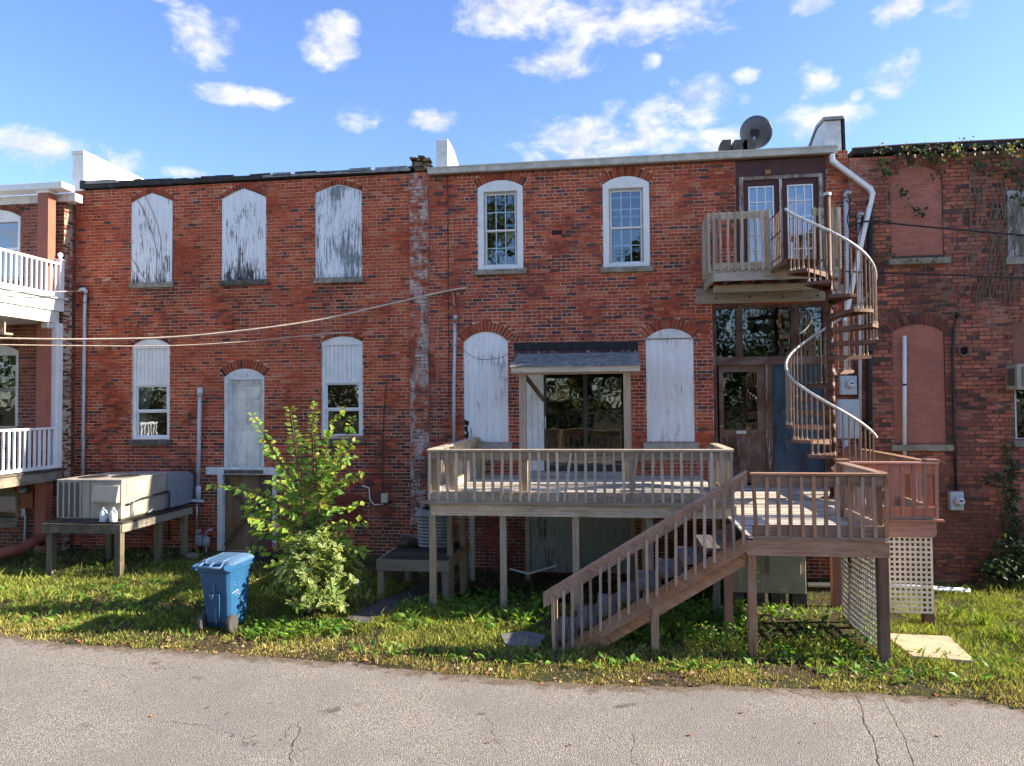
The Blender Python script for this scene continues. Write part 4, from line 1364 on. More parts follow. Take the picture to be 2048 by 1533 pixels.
# upper porch: side railing runs back to the wall
xp = XR - 0.03
def porch_rail(top_px, bot_px, floor_px, first, last, n, newel):
    zt = PX(0, top_px, xp).z
    zb = PX(0, bot_px, xp).z
    y0, y1 = -2.9, -0.46
    MB().bar((xp, y0, zt - 0.02), (xp, y1, zt - 0.02), 0.075, 0.055).build('hand_rail', VINYL, PB, bevel=0.008)
    MB().bar((xp, y0, zb + 0.04), (xp, y1, zb + 0.04), 0.05, 0.07).build('bottom_rail', VINYL, PB)
    me = make_mesh('baluster', *(lambda m: (m.v, m.f))(MB().box((-0.02, -0.02, 0), (0.02, 0.02, zt - zb - 0.10))), VINYL)
    k = 0
    y = y1 - 0.11
    while y > y0:
        inst(me, 'baluster', PB, (xp, y, zb + 0.06))
        y -= 0.135
    if newel:
        nw = MB().box((xp - 0.06, y1 - 0.03, zb - 0.12), (xp + 0.06, y1 + 0.09, zt + 0.06)).build('newel_post', VINYL, PB, bevel=0.006)
        MB().box((xp - 0.085, y1 - 0.055, zt + 0.06), (xp + 0.085, y1 + 0.115, zt + 0.095)).build('newel_cap', VINYL, nw)
        MB().lathe([(0.0, 0.0), (0.035, 0.005), (0.03, 0.03), (0.055, 0.06), (0.065, 0.09), (0.055, 0.125), (0.025, 0.15), (0.0, 0.155)], (xp, y1 + 0.03, zt + 0.095), 14).build('ball_finial', VINYL, nw, smooth=True)
    return zt, zb
zt, zb = porch_rail(497, 572, 0, 0, 0, 0, True)
box('porch_floor_edge', (XR - 4.2, -2.9, zb - 0.06), (xp + 0.11, -0.30, zb - 0.015), WHITE, PB)
box('porch_beam', (XR - 4.2, -2.9, zb - 0.33), (xp + 0.05, -0.36, zb - 0.06), WHITE, PB, bevel=0.01)
box('porch_frieze', (XR - 4.2, -2.9, zb - 0.60), (xp + 0.0, -0.45, zb - 0.33), WHITE_OLD, PB)
MB().box((xp - 0.2, -0.75, zb - 0.74), (xp - 0.01, -0.5, zb - 0.60)).build('bracket', WHITE_OLD, PB, bevel=0.03)
zt2, zb2_ = porch_rail(860, 950, 0, 0, 0, 0, False)
OLDB = wood('porch_joist', (0.40, 0.35, 0.26), 'y', 0.5, 0.5, (0.12, 0.11, 0.09))
box('porch_joist', (XR - 4.2, -2.9, zb2_ - 0.28), (xp + 0.03, -0.30, zb2_ - 0.06), OLDB, PB)
box('porch_deck', (XR - 4.2, -2.95, zb2_ - 0.06), (xp + 0.06, -0.28, zb2_ - 0.012), wood('dark_decking', (0.10, 0.08, 0.06), 'y'), PB)
# square white downpipe in front of the corner
dx = P(111, 800, -0.5).x
MB().box((dx - 0.10, -0.56, zb2_), (dx + 0.08, -0.38, zb - 0.60)).build('corner_post', VINYL, PB, bevel=0.01)
MB().tube([P(92, 1085, -0.6), P(92, 1075, -0.6) + Vector((-0.05, -0.2, 0)), P(40, 1100, -1.5), P(-60, 1120, -2.4)], 0.115, 12).build('drain_pipe', SALMON, PB, smooth=True)
bx = P(62, 992, YP)
MB().box((bx.x - 0.16, YP - 0.13, bx.z - 0.27), (bx.x + 0.16, YP - 0.005, bx.z + 0.27)).build('red_meter_box', SALMON, PB, bevel=0.01)
MB().lathe([(0.09, 0.0), (0.1, -0.05), (0.07, -0.16), (0.0, -0.18)], (P(55, 978, YP - 0.13).x, YP - 0.13, P(55, 978, YP).z), 14, 'Y').build('flood_lamp', GALV, PB, smooth=True)
cpx = P(55, 1040, YP)
MB().tube([(cpx.x, YP - 0.04, cpx.z + 0.25), (cpx.x - 0.03, YP - 0.04, 0.02)], 0.03, 8).box((cpx.x - 0.07, YP - 0.1, cpx.z + 0.1), (cpx.x + 0.03, YP - 0.01, cpx.z + 0.3)).build('conduit_box', GALV, PB)
# bird feeder like lantern hanging in the lower porch
lt = P(8, 655, -1.6)
ln = MB().box((lt.x - 0.12, -1.72, lt.z - 0.16), (lt.x + 0.12, -1.5, lt.z - 0.12))
for k in range(4):
    ln.box((lt.x - 0.11 + k * 0.065, -1.71, lt.z - 0.12), (lt.x - 0.08 + k * 0.065, -1.68, lt.z + 0.12))
ln.box((lt.x - 0.11, -1.70, lt.z + 0.02), (lt.x + 0.11, -1.67, lt.z + 0.05))
ln.tube([(lt.x, -1.6, lt.z + 0.1), (lt.x, -1.6, zb - 0.58)], 0.006, 5)
tag(ln.build('hanging_planter', plain('pale_planter_slats', (0.42, 0.32, 0.24), 0.8, 0.2)), 'small pale slatted planter hanging under the upper porch floor', 'planter')
# ------------------------------------------------------------------ timber deck
Z_D, Z_L = 1.73, 1.535               # floors of the deck and of the lower landing
RAIL = 0.79
XD0, XD1, YD = -2.83, 1.83, -4.05
XL0, XL1, YL = 1.74, 3.43, -5.60
XM1, YM = 4.75, -3.87
TAN = dict(dark=0.42, grey=0.5, grey_c=(0.49, 0.42, 0.325))
W_TX, W_TY, W_TZ = (wood('sunbleached_pine', (0.49, 0.37, 0.245), a, **TAN) for a in 'xyz')
W_GX = wood('grey_decking', (0.48, 0.42, 0.33), 'x', 0.5, 0.6, (0.46, 0.42, 0.36))
W_GY = wood('grey_decking', (0.48, 0.42, 0.33), 'y', 0.5, 0.6, (0.46, 0.42, 0.36))
RED = dict(dark=0.42, grey=0.4, grey_c=(0.38, 0.29, 0.23))
W_RX, W_RY, W_RZ = (wood('redstained_pine', (0.36, 0.20, 0.12), a, **RED) for a in 'xyz')
REDD = dict(dark=0.6, grey=0.25, grey_c=(0.33, 0.22, 0.17))
W_QX, W_QY, W_QZ = (wood('deep_redstained_pine', (0.46, 0.17, 0.105), a, **REDD) for a in 'xyz')
W_PZ = wood('post_pine', (0.42, 0.32, 0.21), 'z', 0.5, 0.5, (0.30, 0.27, 0.22))
W_BZ = wood('brown_post', (0.17, 0.085, 0.045), 'z', 0.5, 0.35, (0.25, 0.18, 0.14))

DK = root('wooden_deck', (0.5, -2.5, 0), 'raised weathered timber deck with slatted railings across the brick wall', 'deck')
def deck_boards(x0, x1, y0, y1, z, mat):
    y = y0
    while y < y1 - 0.02:
        e = min(y + 0.14, y1)
        MB().box((x0 + random.uniform(-.008, .008), y + 0.003, z - 0.035 + random.uniform(-.003, .002)), (x1 + random.uniform(-.008, .008), e - 0.003, z + random.uniform(-.003, .001))).build('floor_board', mat, DK)
        y = e
deck_boards(XD0, XD1, YD - 0.03, -0.02, Z_D, W_GX)
deck_boards(XL0, XL1, YL - 0.02, YM, Z_L, W_GX)
deck_boards(XD1 + 0.045, XM1, YM, -0.02, Z_L, W_GX)
box('step_riser', (XD1 + 0.002, YD, Z_L), (XD1 + 0.04, -0.02, Z_D - 0.04), W_TY, DK)
def rail_x(x0, x1, y, z, mx, mz, step=0.187, posts=(), drop=0.0, hang=0.02, lean=()):
    """railing along x seen from the front: cap, top rail, bottom rail, slats nailed outside"""
    box('rail_cap', (x0 - 0.01, y - 0.045, z + RAIL - 0.022), (x1 + 0.01, y + 0.10, z + RAIL + 0.006), mx, DK)
    box('top_rail', (x0, y, z + RAIL - 0.165), (x1, y + 0.038, z + RAIL - 0.024), mx, DK)
    box('bottom_rail', (x0, y, z + 0.0), (x1, y + 0.038, z + 0.14), mx, DK)
    me = make_mesh('baluster', *(lambda m: (m.v, m.f))(MB().box((-0.021, -0.038, 0), (0.021, 0.0, RAIL - 0.055 + hang))), mz)
    n = int(round((x1 - x0 - 0.06) / step))
    for k in range(n + 1):
        x = x0 + 0.03 + (x1 - x0 - 0.06) * k / n
        a = random.gauss(0, 0.012) + dict(lean).get(k, 0.0)
        inst(me, 'baluster', DK, (x + math.sin(-a) * 0.3, y - 0.002, z + 0.02 - hang), (0, a, 0))
    for px in posts:
        box('rail_post', (px - 0.045, y + 0.04, z), (px + 0.045, y + 0.13, z + RAIL - 0.03), mz, DK)
def rail_y(x, y0, y1, z, my, mz, side=1, step=0.15, posts=()):
    s = side
    box('rail_cap', (x - 0.07, y0 - 0.01, z + RAIL - 0.022), (x + 0.07, y1, z + RAIL + 0.005), my, DK)
    box('top_rail', (x - 0.019, y0, z + RAIL - 0.165), (x + 0.019, y1, z + RAIL - 0.024), my, DK)
    box('bottom_rail', (x - 0.019, y0, z + 0.0), (x + 0.019, y1, z + 0.14), my, DK)
    me = make_mesh('baluster', *(lambda m: (m.v, m.f))(MB().box((-0.018, -0.018, 0), (0.018, 0.018, RAIL - 0.055))), mz)
    n = int(round((y1 - y0 - 0.1) / step))
    for k in range(1, n + 1):
        inst(me, 'baluster', DK, (x + s * 0.04, y0 + 0.03 + (y1 - y0 - 0.06) * k / n, z + 0.01), (random.gauss(0, 0.01), 0, 0))
    for py in posts:
        box('rail_post', (x - s * 0.115, py - 0.045, z), (x - s * 0.02, py + 0.045, z + RAIL - 0.03), mz, DK)
rail_x(XD0, XD1, YD, Z_D, W_TX, W_TZ, 0.146, posts=(-2.74, -1.3, 0.35, 1.55), lean=((15, 0.15), (22, 0.14), (8, 0.03), (27, -0.03)))
rail_y(XD0 + 0.03, YD + 0.12, -0.06, Z_D, W_TY, W_TZ, -1, posts=(-2.7, -1.4, -0.12))
rail_y(XD1 - 0.03, YD + 0.12, -2.35, Z_D, W_TY, W_TZ, 1, posts=(-2.45,))
rail_x(XL0 + 0.06, XL1, YL, Z_L, W_RX, W_RZ, 0.145, posts=(XL1 - 0.1,), lean=((0, -0.06), (10, 0.0)))
rail_y(XL1 - 0.02, YL + 0.13, YM - 0.02, Z_L, W_RY, W_RZ, 1, posts=(YM - 0.1,))
rail_x(XL1 + 0.02, XM1, YM, Z_L, W_QX, W_QZ, 0.155, posts=(XL1 + 0.06, XM1 - 0.1))
rail_y(XM1 - 0.03, YM + 0.13, -0.06, Z_L, W_RY, W_QZ, 1, posts=(-2.6, -1.3, -0.12))
for (x, y) in ((XM1 - 0.06, YM + 0.05), (XL1 + 0.02, YM + 0.05)):
    box('post_cap', (x - 0.09, y - 0.07, Z_L + RAIL + 0.007), (x + 0.09, y + 0.12, Z_L + RAIL + 0.045), W_RX, DK, bevel=0.006)
# rim boards
box('rim_board', (XD0 + 0.05, YD - 0.006, Z_D - 0.235), (XD1 + 0.02, YD + 0.034, Z_D - 0.045), W_TX, DK)
box('rim_board', (XD0, YD - 0.05, Z_D - 0.055), (XD1, YD - 0.008, Z_D - 0.002), W_TX, DK)
box('rim_board', (XD0 + 0.01, YD + 0.04, Z_D - 0.235), (XD0 + 0.049, -0.02, Z_D - 0.045), W_TY, DK)
box('rim_board', (XL0 - 0.02, YL - 0.012, Z_L - 0.245), (XL1 + 0.0, YL + 0.028, Z_L - 0.055), W_RX, DK)
box('rim_board', (XL0 + 0.06, YL - 0.022, Z_L - 0.055), (XL1 - 0.06, YL + 0.02, Z_L - 0.006), W_RX, DK)
box('rim_board', (XL1 + 0.002, YM - 0.008, Z_L - 0.30), (XM1 - 0.06, YM + 0.03, Z_L - 0.065), W_QX, DK)
box('rim_board', (XL1 + 0.002, YM - 0.055, Z_L - 0.065), (XM1 + 0.06, YM + 0.04, Z_L - 0.037), W_QX, DK)
box('rim_board', (XM1 - 0.055, YM + 0.04, Z_L - 0.27), (XM1 - 0.015, -0.02, Z_L - 0.04), W_QY, DK)
box('rim_board', (XL1 - 0.04, YL + 0.03, Z_L - 0.245), (XL1 - 0.003, YM - 0.01, Z_L - 0.04), W_RY, DK)
# joists below the floors
jm = wood('dark_joist', (0.15, 0.11, 0.075), 'y', 0.5, 0.4, (0.15, 0.13, 0.1))
x = XD0 + 0.4
while x < XD1:
    box('joist', (x - 0.02, YD + 0.04, Z_D - 0.22), (x + 0.02, -0.02, Z_D - 0.04), jm, DK); x += 0.45
x = XL0 + 0.3
while x < XL1:
    box('joist', (x - 0.02, YL + 0.03, Z_L - 0.23), (x + 0.02, -0.02, Z_L - 0.04), jm, DK); x += 0.42
def post(x, y, z1, mat, w=0.1):
    z0 = gz(x, y) - 0.15
    box('post', (x - w / 2, y - w / 2, z0), (x + w / 2, y + w / 2, z1), mat, DK, bevel=0.004)
zd = Z_D - 0.236
for u, y in ((866, YD + 0.09), (1007, YD + 0.09), (1152, YD + 0.09), (1300, YD + 0.09), (1432, YD + 0.5)):
    post(P(u, 1100, y).x, y, zd, W_PZ)
for u, y in ((901, -2.9), (926, -2.0), (945, -0.9), (1056, -0.6), (1266, -0.5), (1290, -2.4)):
    post(P(u, 1100, y).x, y, Z_D - 0.05, W_PZ)
zl = Z_L - 0.246
post(XL0 + 0.05, YL + 0.075, zl, W_RZ)
post(XL1 - 0.06, YL + 0.08, zl, W_BZ, 0.12)
post(P(1456, 1170, -4.6).x, -4.6, zl, W_QZ, 0.11)
post(P(1708, 1150, -4.3).x, -4.3, zl, W_BZ, 0.12)
post(P(1672, 1140, -1.9).x, -1.9, zl, W_QZ, 0.15)
post(P(1855, 1200, YM + 0.1).x, YM + 0.1, 0.5, W_BZ, 0.13)
post(XM1 - 0.12, -0.5, zl, W_BZ, 0.12)
# white lattice below the landing
LAT = plain('cream_lattice', (0.70, 0.62, 0.50), 0.55, 0.1, 4, (0.4, 0.3, 0.2), 0.3, bump=0.05)
def lattice(x0, x1, y0, y1, z0, z1, bow=0.0):
    """square plastic lattice between two ground points, horizontal and vertical strips"""
    m = MB()
    a, b = Vector((x0, y0, 0)), Vector((x1, y1, 0))
    L = (b - a).length
    d = (b - a) / L
    nrm = Vector((d.y, -d.x, 0))
    def at(s, z, o=0.0):
        bw = bow * math.sin(math.pi * s / L) * (1 - (z - z0) / (z1 - z0))
        return a + d * s + nrm * (bw + o) + Vector((0, 0, z))
    nv, nh = int(round(L / 0.074)), int(round((z1 - z0) / 0.074))
    for k in range(nv + 1):
        s = L * k / nv
        prev = None
        for j in range(9):
            z = z0 + (z1 - z0) * j / 8
            q = at(s, z)
            if prev is not None: m.bar(prev, q, 0.031, 0.006, nrm)
            prev = q
    for j in range(nh + 1):
        z = z0 + (z1 - z0) * j / nh
        prev = None
        for k in range(7):
            q = at(L * k / 6, z, 0.005)
            if prev is not None: m.bar(prev, q, 0.031, 0.006, nrm)
            prev = q
    return m.build('lattice_panel', LAT, DK)
tag(lattice(XL1 - 0.02, P(1864, 1150, YM + 0.02).x, YM + 0.02, YM + 0.02, P(1815, 1225, YM).z, Z_L - 0.30), kind='stuff')
tag(lattice(XL1 - 0.05, XL1 - 0.03, YM - 0.03, YL + 0.16, 0.12, Z_L - 0.25, 0.06), kind='stuff')

# ------------------------------------------------------------------ stairs down to the grass
XS1, XS0 = XL0 - 0.02, -0.80
YS = YL - 0.01
slope = math.atan2(1.63, XS1 + 0.88)
ST = root('timber_stairs', (0.5, -5.1, 0), 'red-stained timber stairs with slatted railing leading down to the grass', 'stairs')
W_SX = wood('stair_pine', (0.33, 0.18, 0.11), 'x', 0.42, 0.45, (0.33, 0.26, 0.21), rot=-slope)
W_SZ = wood('stair_slat', (0.38, 0.25, 0.18), 'z', 0.5, 0.5, (0.36, 0.30, 0.25))
tl = math.tan(slope)
def zr(x, off):                       # height on the line of the stairs
    return Z_L + off - (XS1 - x) * tl
for y in (YS, YS + 0.98):
    MB().prism([(XS1, y, zr(XS1, -0.20)), (XS1, y, zr(XS1, -0.0)), (XS0 + 0.1, y, zr(XS0 + 0.1, -0.0)), (XS0 + 0.18, y, zr(XS0 + 0.18, -0.20))], (0, 0.04, 0)).build('stringer', W_SX, ST)
MB().prism([(XS1, YS + 0.06, zr(XS1, -0.38)), (XS1, YS + 0.06, zr(XS1, -0.17)), (XS0 + 0.22, YS + 0.06, zr(XS0 + 0.22, -0.17)), (XS0 + 0.5, YS + 0.06, zr(XS0 + 0.5, -0.36))], (0, 0.04, 0)).build('stringer', W_SX, ST)
for y in (YS + 0.01,):
    MB().prism([(XS1 + 0.02, y, zr(XS1, RAIL - 0.15)), (XS1 + 0.02, y, zr(XS1, RAIL + 0.01)), (XS0 - 0.08, y, zr(XS0 - 0.08, RAIL + 0.01)), (XS0 - 0.08, y, zr(XS0 - 0.08, RAIL - 0.15))], (0, 0.038, 0)).build('top_rail', W_SX, ST)
    MB().prism([(XS1 + 0.02, y - 0.03, zr(XS1, RAIL + 0.012)), (XS1 + 0.02, y - 0.03, zr(XS1, RAIL + 0.04)), (XS0 - 0.08, y - 0.03, zr(XS0 - 0.08, RAIL + 0.04)), (XS0 - 0.08, y - 0.03, zr(XS0 - 0.08, RAIL + 0.012))], (0, 0.11, 0)).build('hand_rail', W_SX, ST)
me = make_mesh('baluster', *(lambda m: (m.v, m.f))(MB().box((-0.018, -0.036, 0), (0.018, 0.0, RAIL + 0.02))), W_SZ)
n = 20
for k in range(n + 1):
    x = XS1 - 0.04 - (XS1 - XS0 - 0.10) * k / n
    inst(me, 'baluster', ST, (x, YS + 0.006, zr(x, -0.09)), (0, random.gauss(0, 0.01), 0))
nt = 8
for k in range(1, nt + 1):
    z = Z_L - k * (Z_L - 0.05) / (nt + 0.6)
    x = XS1 - (Z_L - z) / tl + 0.06
    tr_ = wood('tread_board', (0.14, 0.125, 0.11), 'y', 0.55, 0.5, (0.20, 0.19, 0.18))
    box('tread', (x - 0.16, YS + 0.045, z - 0.04), (x - 0.012, YS + 0.975, z), tr_, ST)
    box('tread', (x - 0.31, YS + 0.045, z - 0.042), (x - 0.168, YS + 0.975, z - 0.001), tr_, ST)
x = P(1310, 1200, YS).x
box('newel_post', (x - 0.05, YS + 0.045, -0.1), (x + 0.05, YS + 0.135, zr(x, -0.02)), W_RZ, ST)
box('newel_post', (XS0 + 0.02, YS + 0.05, -0.1), (XS0 + 0.10, YS + 0.13, zr(XS0 + 0.06, RAIL - 0.1)), W_RZ, ST)
box('newel_post', (x - 0.05, YS + 0.88, -0.1), (x + 0.05, YS + 0.965, zr(x, -0.05)), W_RZ, ST)

# ------------------------------------------------------------------ canopy over the sliding door
yc = -1.05
CN = root('door_canopy', (P(1150, 850, yc).x, yc, Z_D), 'small shingled timber canopy on two posts over the sliding door', 'canopy')
W_CZ = wood('canopy_post', (0.50, 0.36, 0.23), 'z', 0.6, 0.35, (0.40, 0.36, 0.30))
W_CX = wood('canopy_beam', (0.60, 0.49, 0.34), 'x', 0.6, 0.35, (0.46, 0.42, 0.36))
pl, pr = P(1046, 850, yc).x, P(1255, 850, yc).x
zf = P(1150, 742, -1.2).z
for x in (pl, pr):
    box('post', (x - 0.07, yc - 0.05, Z_D), (x + 0.07, yc + 0.06, zf), W_CZ, CN, bevel=0.004)
xa, xb = P(1022, 735, -1.25).x, P(1280, 735, -1.25).x
zb3 = P(1150, 706, 0).z
ze3 = P(1150, 733, -1.25).z
box('beam', (xa + 0.04, yc - 0.06, zf - 0.06), (xb - 0.04, yc + 0.02, zf + 0.03), W_CX, CN)
MB().prism([(xa, -1.26, ze3 - 0.11), (xa, -1.26, ze3 - 0.005), (xa, -1.20, ze3 + 0.015), (xa, -1.20, ze3 - 0.11)], (xb - xa, 0, 0)).build('fascia', W_CX, CN)
MB().prism([(xa + 0.02, -1.22, ze3 - 0.01), (xa + 0.02, -0.02, zb3 - 0.02), (xa + 0.02, -0.02, zb3 - 0.07), (xa + 0.02, -1.22, ze3 - 0.06)], (xb - xa - 0.04, 0, 0)).build('sheathing', W_CX, CN)
SH = plain('grey_shingle', (0.25, 0.26, 0.245), 0.95, 0.5, 7.0, (0.07, 0.07, 0.07), 0.6, bump=0.6, bscale=150)
nr = 8
for r in range(nr):
    t0, t1 = r / nr, (r + 1.25) / nr
    y0, y1 = -1.29 + 1.27 * t0, -1.29 + 1.27 * min(t1, 1)
    z0_, z1_ = ze3 - 0.012 + (zb3 - ze3) * t0, ze3 - 0.012 + (zb3 - ze3) * min(t1, 1)
    x = xa - 0.03 - (0.12 if r % 2 else 0)
    while x < xb + 0.03:
        s0, s1 = max(x, xa - 0.03) + 0.004, min(x + 0.25, xb + 0.03) - 0.004
        x += 0.25
        if s1 - s0 < 0.03: continue
        jz = random.uniform(0.012, 0.02)
        MB().add([(s0, y0, z0_ + jz), (s1, y0, z0_ + jz), (s1, y1, z1_ + 0.006), (s0, y1, z1_ + 0.006), (s0, y0, z0_ + jz - 0.014), (s1, y0, z0_ + jz - 0.014), (s1, y1, z1_ - 0.004), (s0, y1, z1_ - 0.004)],
                 [(0, 1, 2, 3), (7, 6, 5, 4), (4, 5, 1, 0), (1, 5, 6, 2), (3, 2, 6, 7), (0, 3, 7, 4)]).build('shingle', SH, CN)
MB().bar((pl + 0.05, yc + 0.02, zf - 0.08), (P(1087, 800, -0.1).x, -0.06, P(1087, 800, -0.1).z), 0.04, 0.09).build('brace', wood('dark_brace', (0.14, 0.07, 0.04), 'x'), CN)
MB().bar((pr - 0.0, yc + 0.02, zf - 0.1), (pr + 0.03, -0.06, zf - 0.5), 0.04, 0.09).build('brace', wood('dark_brace', (0.14, 0.07, 0.04), 'x'), CN)

# ------------------------------------------------------------------ balcony
ZB = 5.74
XB0, XB1, YB = 1.975, 4.33, -1.07
BC = root('wooden_balcony', ((XB0 + XB1) / 2, -0.5, ZB), 'weathered wooden balcony below the french doors, with slatted railing', 'balcony')
OG = dict(dark=0.5, grey=0.5, grey_c=(0.40, 0.36, 0.29))
W_OX, W_OY, W_OZ = (wood('mossy_pine', (0.50, 0.40, 0.28), a, moss=0.25, **OG) for a in 'xyz')
y = YB
while y < -0.03:
    box('floor_board', (XB0, y + 0.003, ZB - 0.035), (XB1, y + 0.135, ZB), W_OX, BC); y += 0.14
box('rim_board', (XB0 + 0.05, YB - 0.02, ZB - 0.20), (XB1, YB + 0.02, ZB - 0.04), W_OX, BC)
box('rim_board', (XB0 + 0.01, YB + 0.03, ZB - 0.22), (XB0 + 0.05, -0.02, ZB - 0.04), W_OY, BC)
box('rim_board', (XB1 - 0.04, YB + 0.03, ZB - 0.20), (XB1, -0.02, ZB - 0.04), W_OY, BC)
for k in range(6):
    x = XB0 + 0.3 + k * 0.36
    box('joist', (x, YB + 0.03, ZB - 0.20), (x + 0.04, -0.02, ZB - 0.04), wood('dark_joist', (0.15, 0.11, 0.075), 'y'), BC)
box('support_beam', (XB0 + 0.12, -0.62, ZB - 0.34), (XB1 + 0.1, -0.52, ZB - 0.205), W_OX, BC)
BR = 1.13
def bal_rail_x(x0, x1, n):
    box('top_rail', (x0, YB, ZB + BR - 0.14), (x1, YB + 0.038, ZB + BR - 0.01), W_OX, BC)
    box('bottom_rail', (x0, YB, ZB + 0.02), (x1, YB + 0.038, ZB + 0.15), W_OX, BC)
    me = make_mesh('baluster', *(lambda m: (m.v, m.f))(MB().box((-0.02, -0.04, 0), (0.02, 0, BR + 0.02))), W_OZ)
    for k in range(n + 1):
        inst(me, 'baluster', BC, (x0 + 0.02 + (x1 - x0 - 0.04) * k / n, YB - 0.002, ZB - 0.02), (0, random.gauss(0, 0.008), 0))
bal_rail_x(XB0 + 0.05, 3.09, 8)
bal_rail_x(3.86, XB1, 4)
box('rail_post', (3.0, YB + 0.04, ZB), (3.09, YB + 0.13, ZB + BR - 0.02), W_OZ, BC)
box('rail_post', (XB0 + 0.06, YB + 0.04, ZB), (XB0 + 0.15, YB + 0.13, ZB + BR - 0.02), W_OZ, BC)
box('rail_post', (XB1 - 0.15, YB + 0.04, ZB), (XB1 - 0.06, YB + 0.13, ZB + BR - 0.02), W_OZ, BC)
for x, s in ((XB0 + 0.03, -1), (XB1 - 0.02, 1)):
    box('top_rail', (x - 0.019, YB + 0.13, ZB + BR - 0.14), (x + 0.019, -0.04, ZB + BR - 0.01), W_OY, BC)
    box('bottom_rail', (x - 0.019, YB + 0.13, ZB + 0.02), (x + 0.019, -0.04, ZB + 0.15), W_OY, BC)
    me = make_mesh('baluster', *(lambda m: (m.v, m.f))(MB().box((-0.02, -0.02, 0), (0.02, 0.02, BR + 0.02))), W_OZ)
    for k in range(7):
        inst(me, 'baluster', BC, (x + s * 0.045, YB + 0.05 + k * 0.15, ZB - 0.02), (random.gauss(0, 0.01), 0, 0))
# big bolted ledger on the wall
lg = MB()
a, b = P(1392, 590, -0.06), P(1700, 582, -0.06)
lz0, lz1 = P(1540, 605, -0.06).z, P(1540, 574, -0.06).z
lo = box('ledger', (a.x, -0.085, lz0), (b.x, -0.004, lz1), W_OX, BC, bevel=0.01)
for k in range(8):
    x = a.x + 0.4 + k * 0.33
    MB().lathe([(0.022, 0.0), (0.022, -0.015), (0.012, -0.018), (0.012, -0.03)], (x, -0.085, (lz0 + lz1) / 2 + (0.05 if k % 2 else -0.05)), 8, 'Y').build('bolt', RUST, BC)

# ------------------------------------------------------------------ spiral stair
CX, CY = 3.88, -1.90
SR = 0.755
SP = root('spiral_staircase', (CX, CY, Z_L), 'brown steel spiral staircase climbing from the landing to the balcony', 'staircase')
RISE = 0.2435
Z0T = 3.25 + 1.76
MB().tube([(CX, CY, Z_L), (CX, CY, ZB + 1.12)], 0.055, 16).build('centre_pole', RUST, SP, smooth=True)
MB().lathe([(0.2, 0.0), (0.2, 0.012), (0.07, 0.014), (0.07, 0.05)], (CX, CY, Z_L), 16).build('base_plate', RUST, SP)
MB().lathe([(0.07, 0.0), (0.07, 0.05), (0.03, 0.06)], (CX, CY, ZB + 1.12), 12).build('pole_cap', ALU, SP)
def polar(ang, r, z):
    return Vector((CX + r * math.cos(ang), CY + r * math.sin(ang), z))
TREADM = plain('rusty_tread', (0.16, 0.08, 0.05), 0.7, 0.45, 9.0, (0.26, 0.13, 0.07), 0.6, metal=0.1)
hand = []
BAL = plain('brown_baluster', (0.24, 0.16, 0.115), 0.5, 0.35, 14.0, (0.32, 0.22, 0.16), 0.5, metal=0.3)
COLL = plain('pale_collar', (0.45, 0.36, 0.26), 0.5, 0.2, 14, metal=0.3)
for i in range(-2, 14):
    z = Z0T - i * RISE
    a = R(-90 + 30 * i)
    h = R(17)
    rim = [polar(a - h + 2 * h * k / 4, SR, z) for k in range(5)]
    inner = [polar(a - R(40), 0.06, z), polar(a + R(40), 0.06, z)]
    poly = [inner[0]] + rim + [inner[1]]
    tr_ = MB().prism(poly, (0, 0, -0.006))
    for (p1, p2) in ((inner[0], rim[0]), (inner[1], rim[-1])):     # folded front and back edges
        tr_.prism([p1, p2, p2 - Vector((0, 0, 0.055)), p1 - Vector((0, 0, 0.10))], (p2 - p1).normalized().cross(Vector((0, 0, 1))) * 0.006)
    for (p1, p2) in zip(rim, rim[1:]):
        tr_.prism([p1, p2, p2 - Vector((0, 0, 0.055)), p1 - Vector((0, 0, 0.055))], (p2 - p1).normalized().cross(Vector((0, 0, 1))) * 0.005)
    tr_.build('tread', TREADM, SP)
    MB().tube([(CX, CY, z - 0.14), (CX, CY, z + 0.02)], 0.064, 14).build('tread_hub', RUST, SP, smooth=True)
    for k in (-1.5, -0.5, 0.5, 1.5):
        b_ = a + R(7.5 * k)
        zt_ = z + 0.93 - RISE * (7.5 * k) / 30.0
        MB().tube([polar(b_, SR - 0.02, z - 0.05), polar(b_, SR - 0.02, zt_)], 0.013, 7).build('baluster', BAL, SP)
        MB().tube([polar(b_, SR - 0.02, z + 0.0), polar(b_, SR - 0.02, z + 0.05)], 0.02, 7).build('baluster_collar', COLL, SP)
for k in range(-28, 14 * 10 - 2):
    hand.append(polar(R(-90 + 3 * k), SR - 0.02, Z0T - k * RISE / 10 + 0.945))
MB().tube(hand, 0.024, 8).build('hand_rail', ALU, SP, smooth=True)
# top landing joining the balcony
ldg = [polar(R(-198), 0.06, ZB), polar(R(-152 - 14), SR + 0.02, ZB), Vector((CX - SR - 0.03, CY + 0.1, ZB)), Vector((CX - SR - 0.03, YB - 0.005, ZB)), Vector((CX, YB - 0.005, ZB))]
MB().prism(ldg, (0, 0, -0.008)).build('top_landing', TREADM, SP)
for p1, p2 in zip(ldg[1:], ldg[2:4]):
    MB().prism([p1, p2, p2 - Vector((0, 0, 0.09)), p1 - Vector((0, 0, 0.09))], (p2 - p1).normalized().cross(Vector((0, 0, 1))) * 0.006).build('landing_edge', TREADM, SP)
x = CX - SR - 0.03
for k in range(6):
    yy = CY + 0.12 + k * (YB - CY - 0.18) / 5
    MB().tube([(x, yy, ZB - 0.05), (x, yy, ZB + 0.93)], 0.0105, 7).build('baluster', BAL, SP)
for z in (ZB + 0.10, ZB + 0.55, ZB + 0.94):
    MB().tube([(x, CY + 0.1, z), (x, YB - 0.04, z)], 0.014, 7).build('landing_rail', RUST, SP)
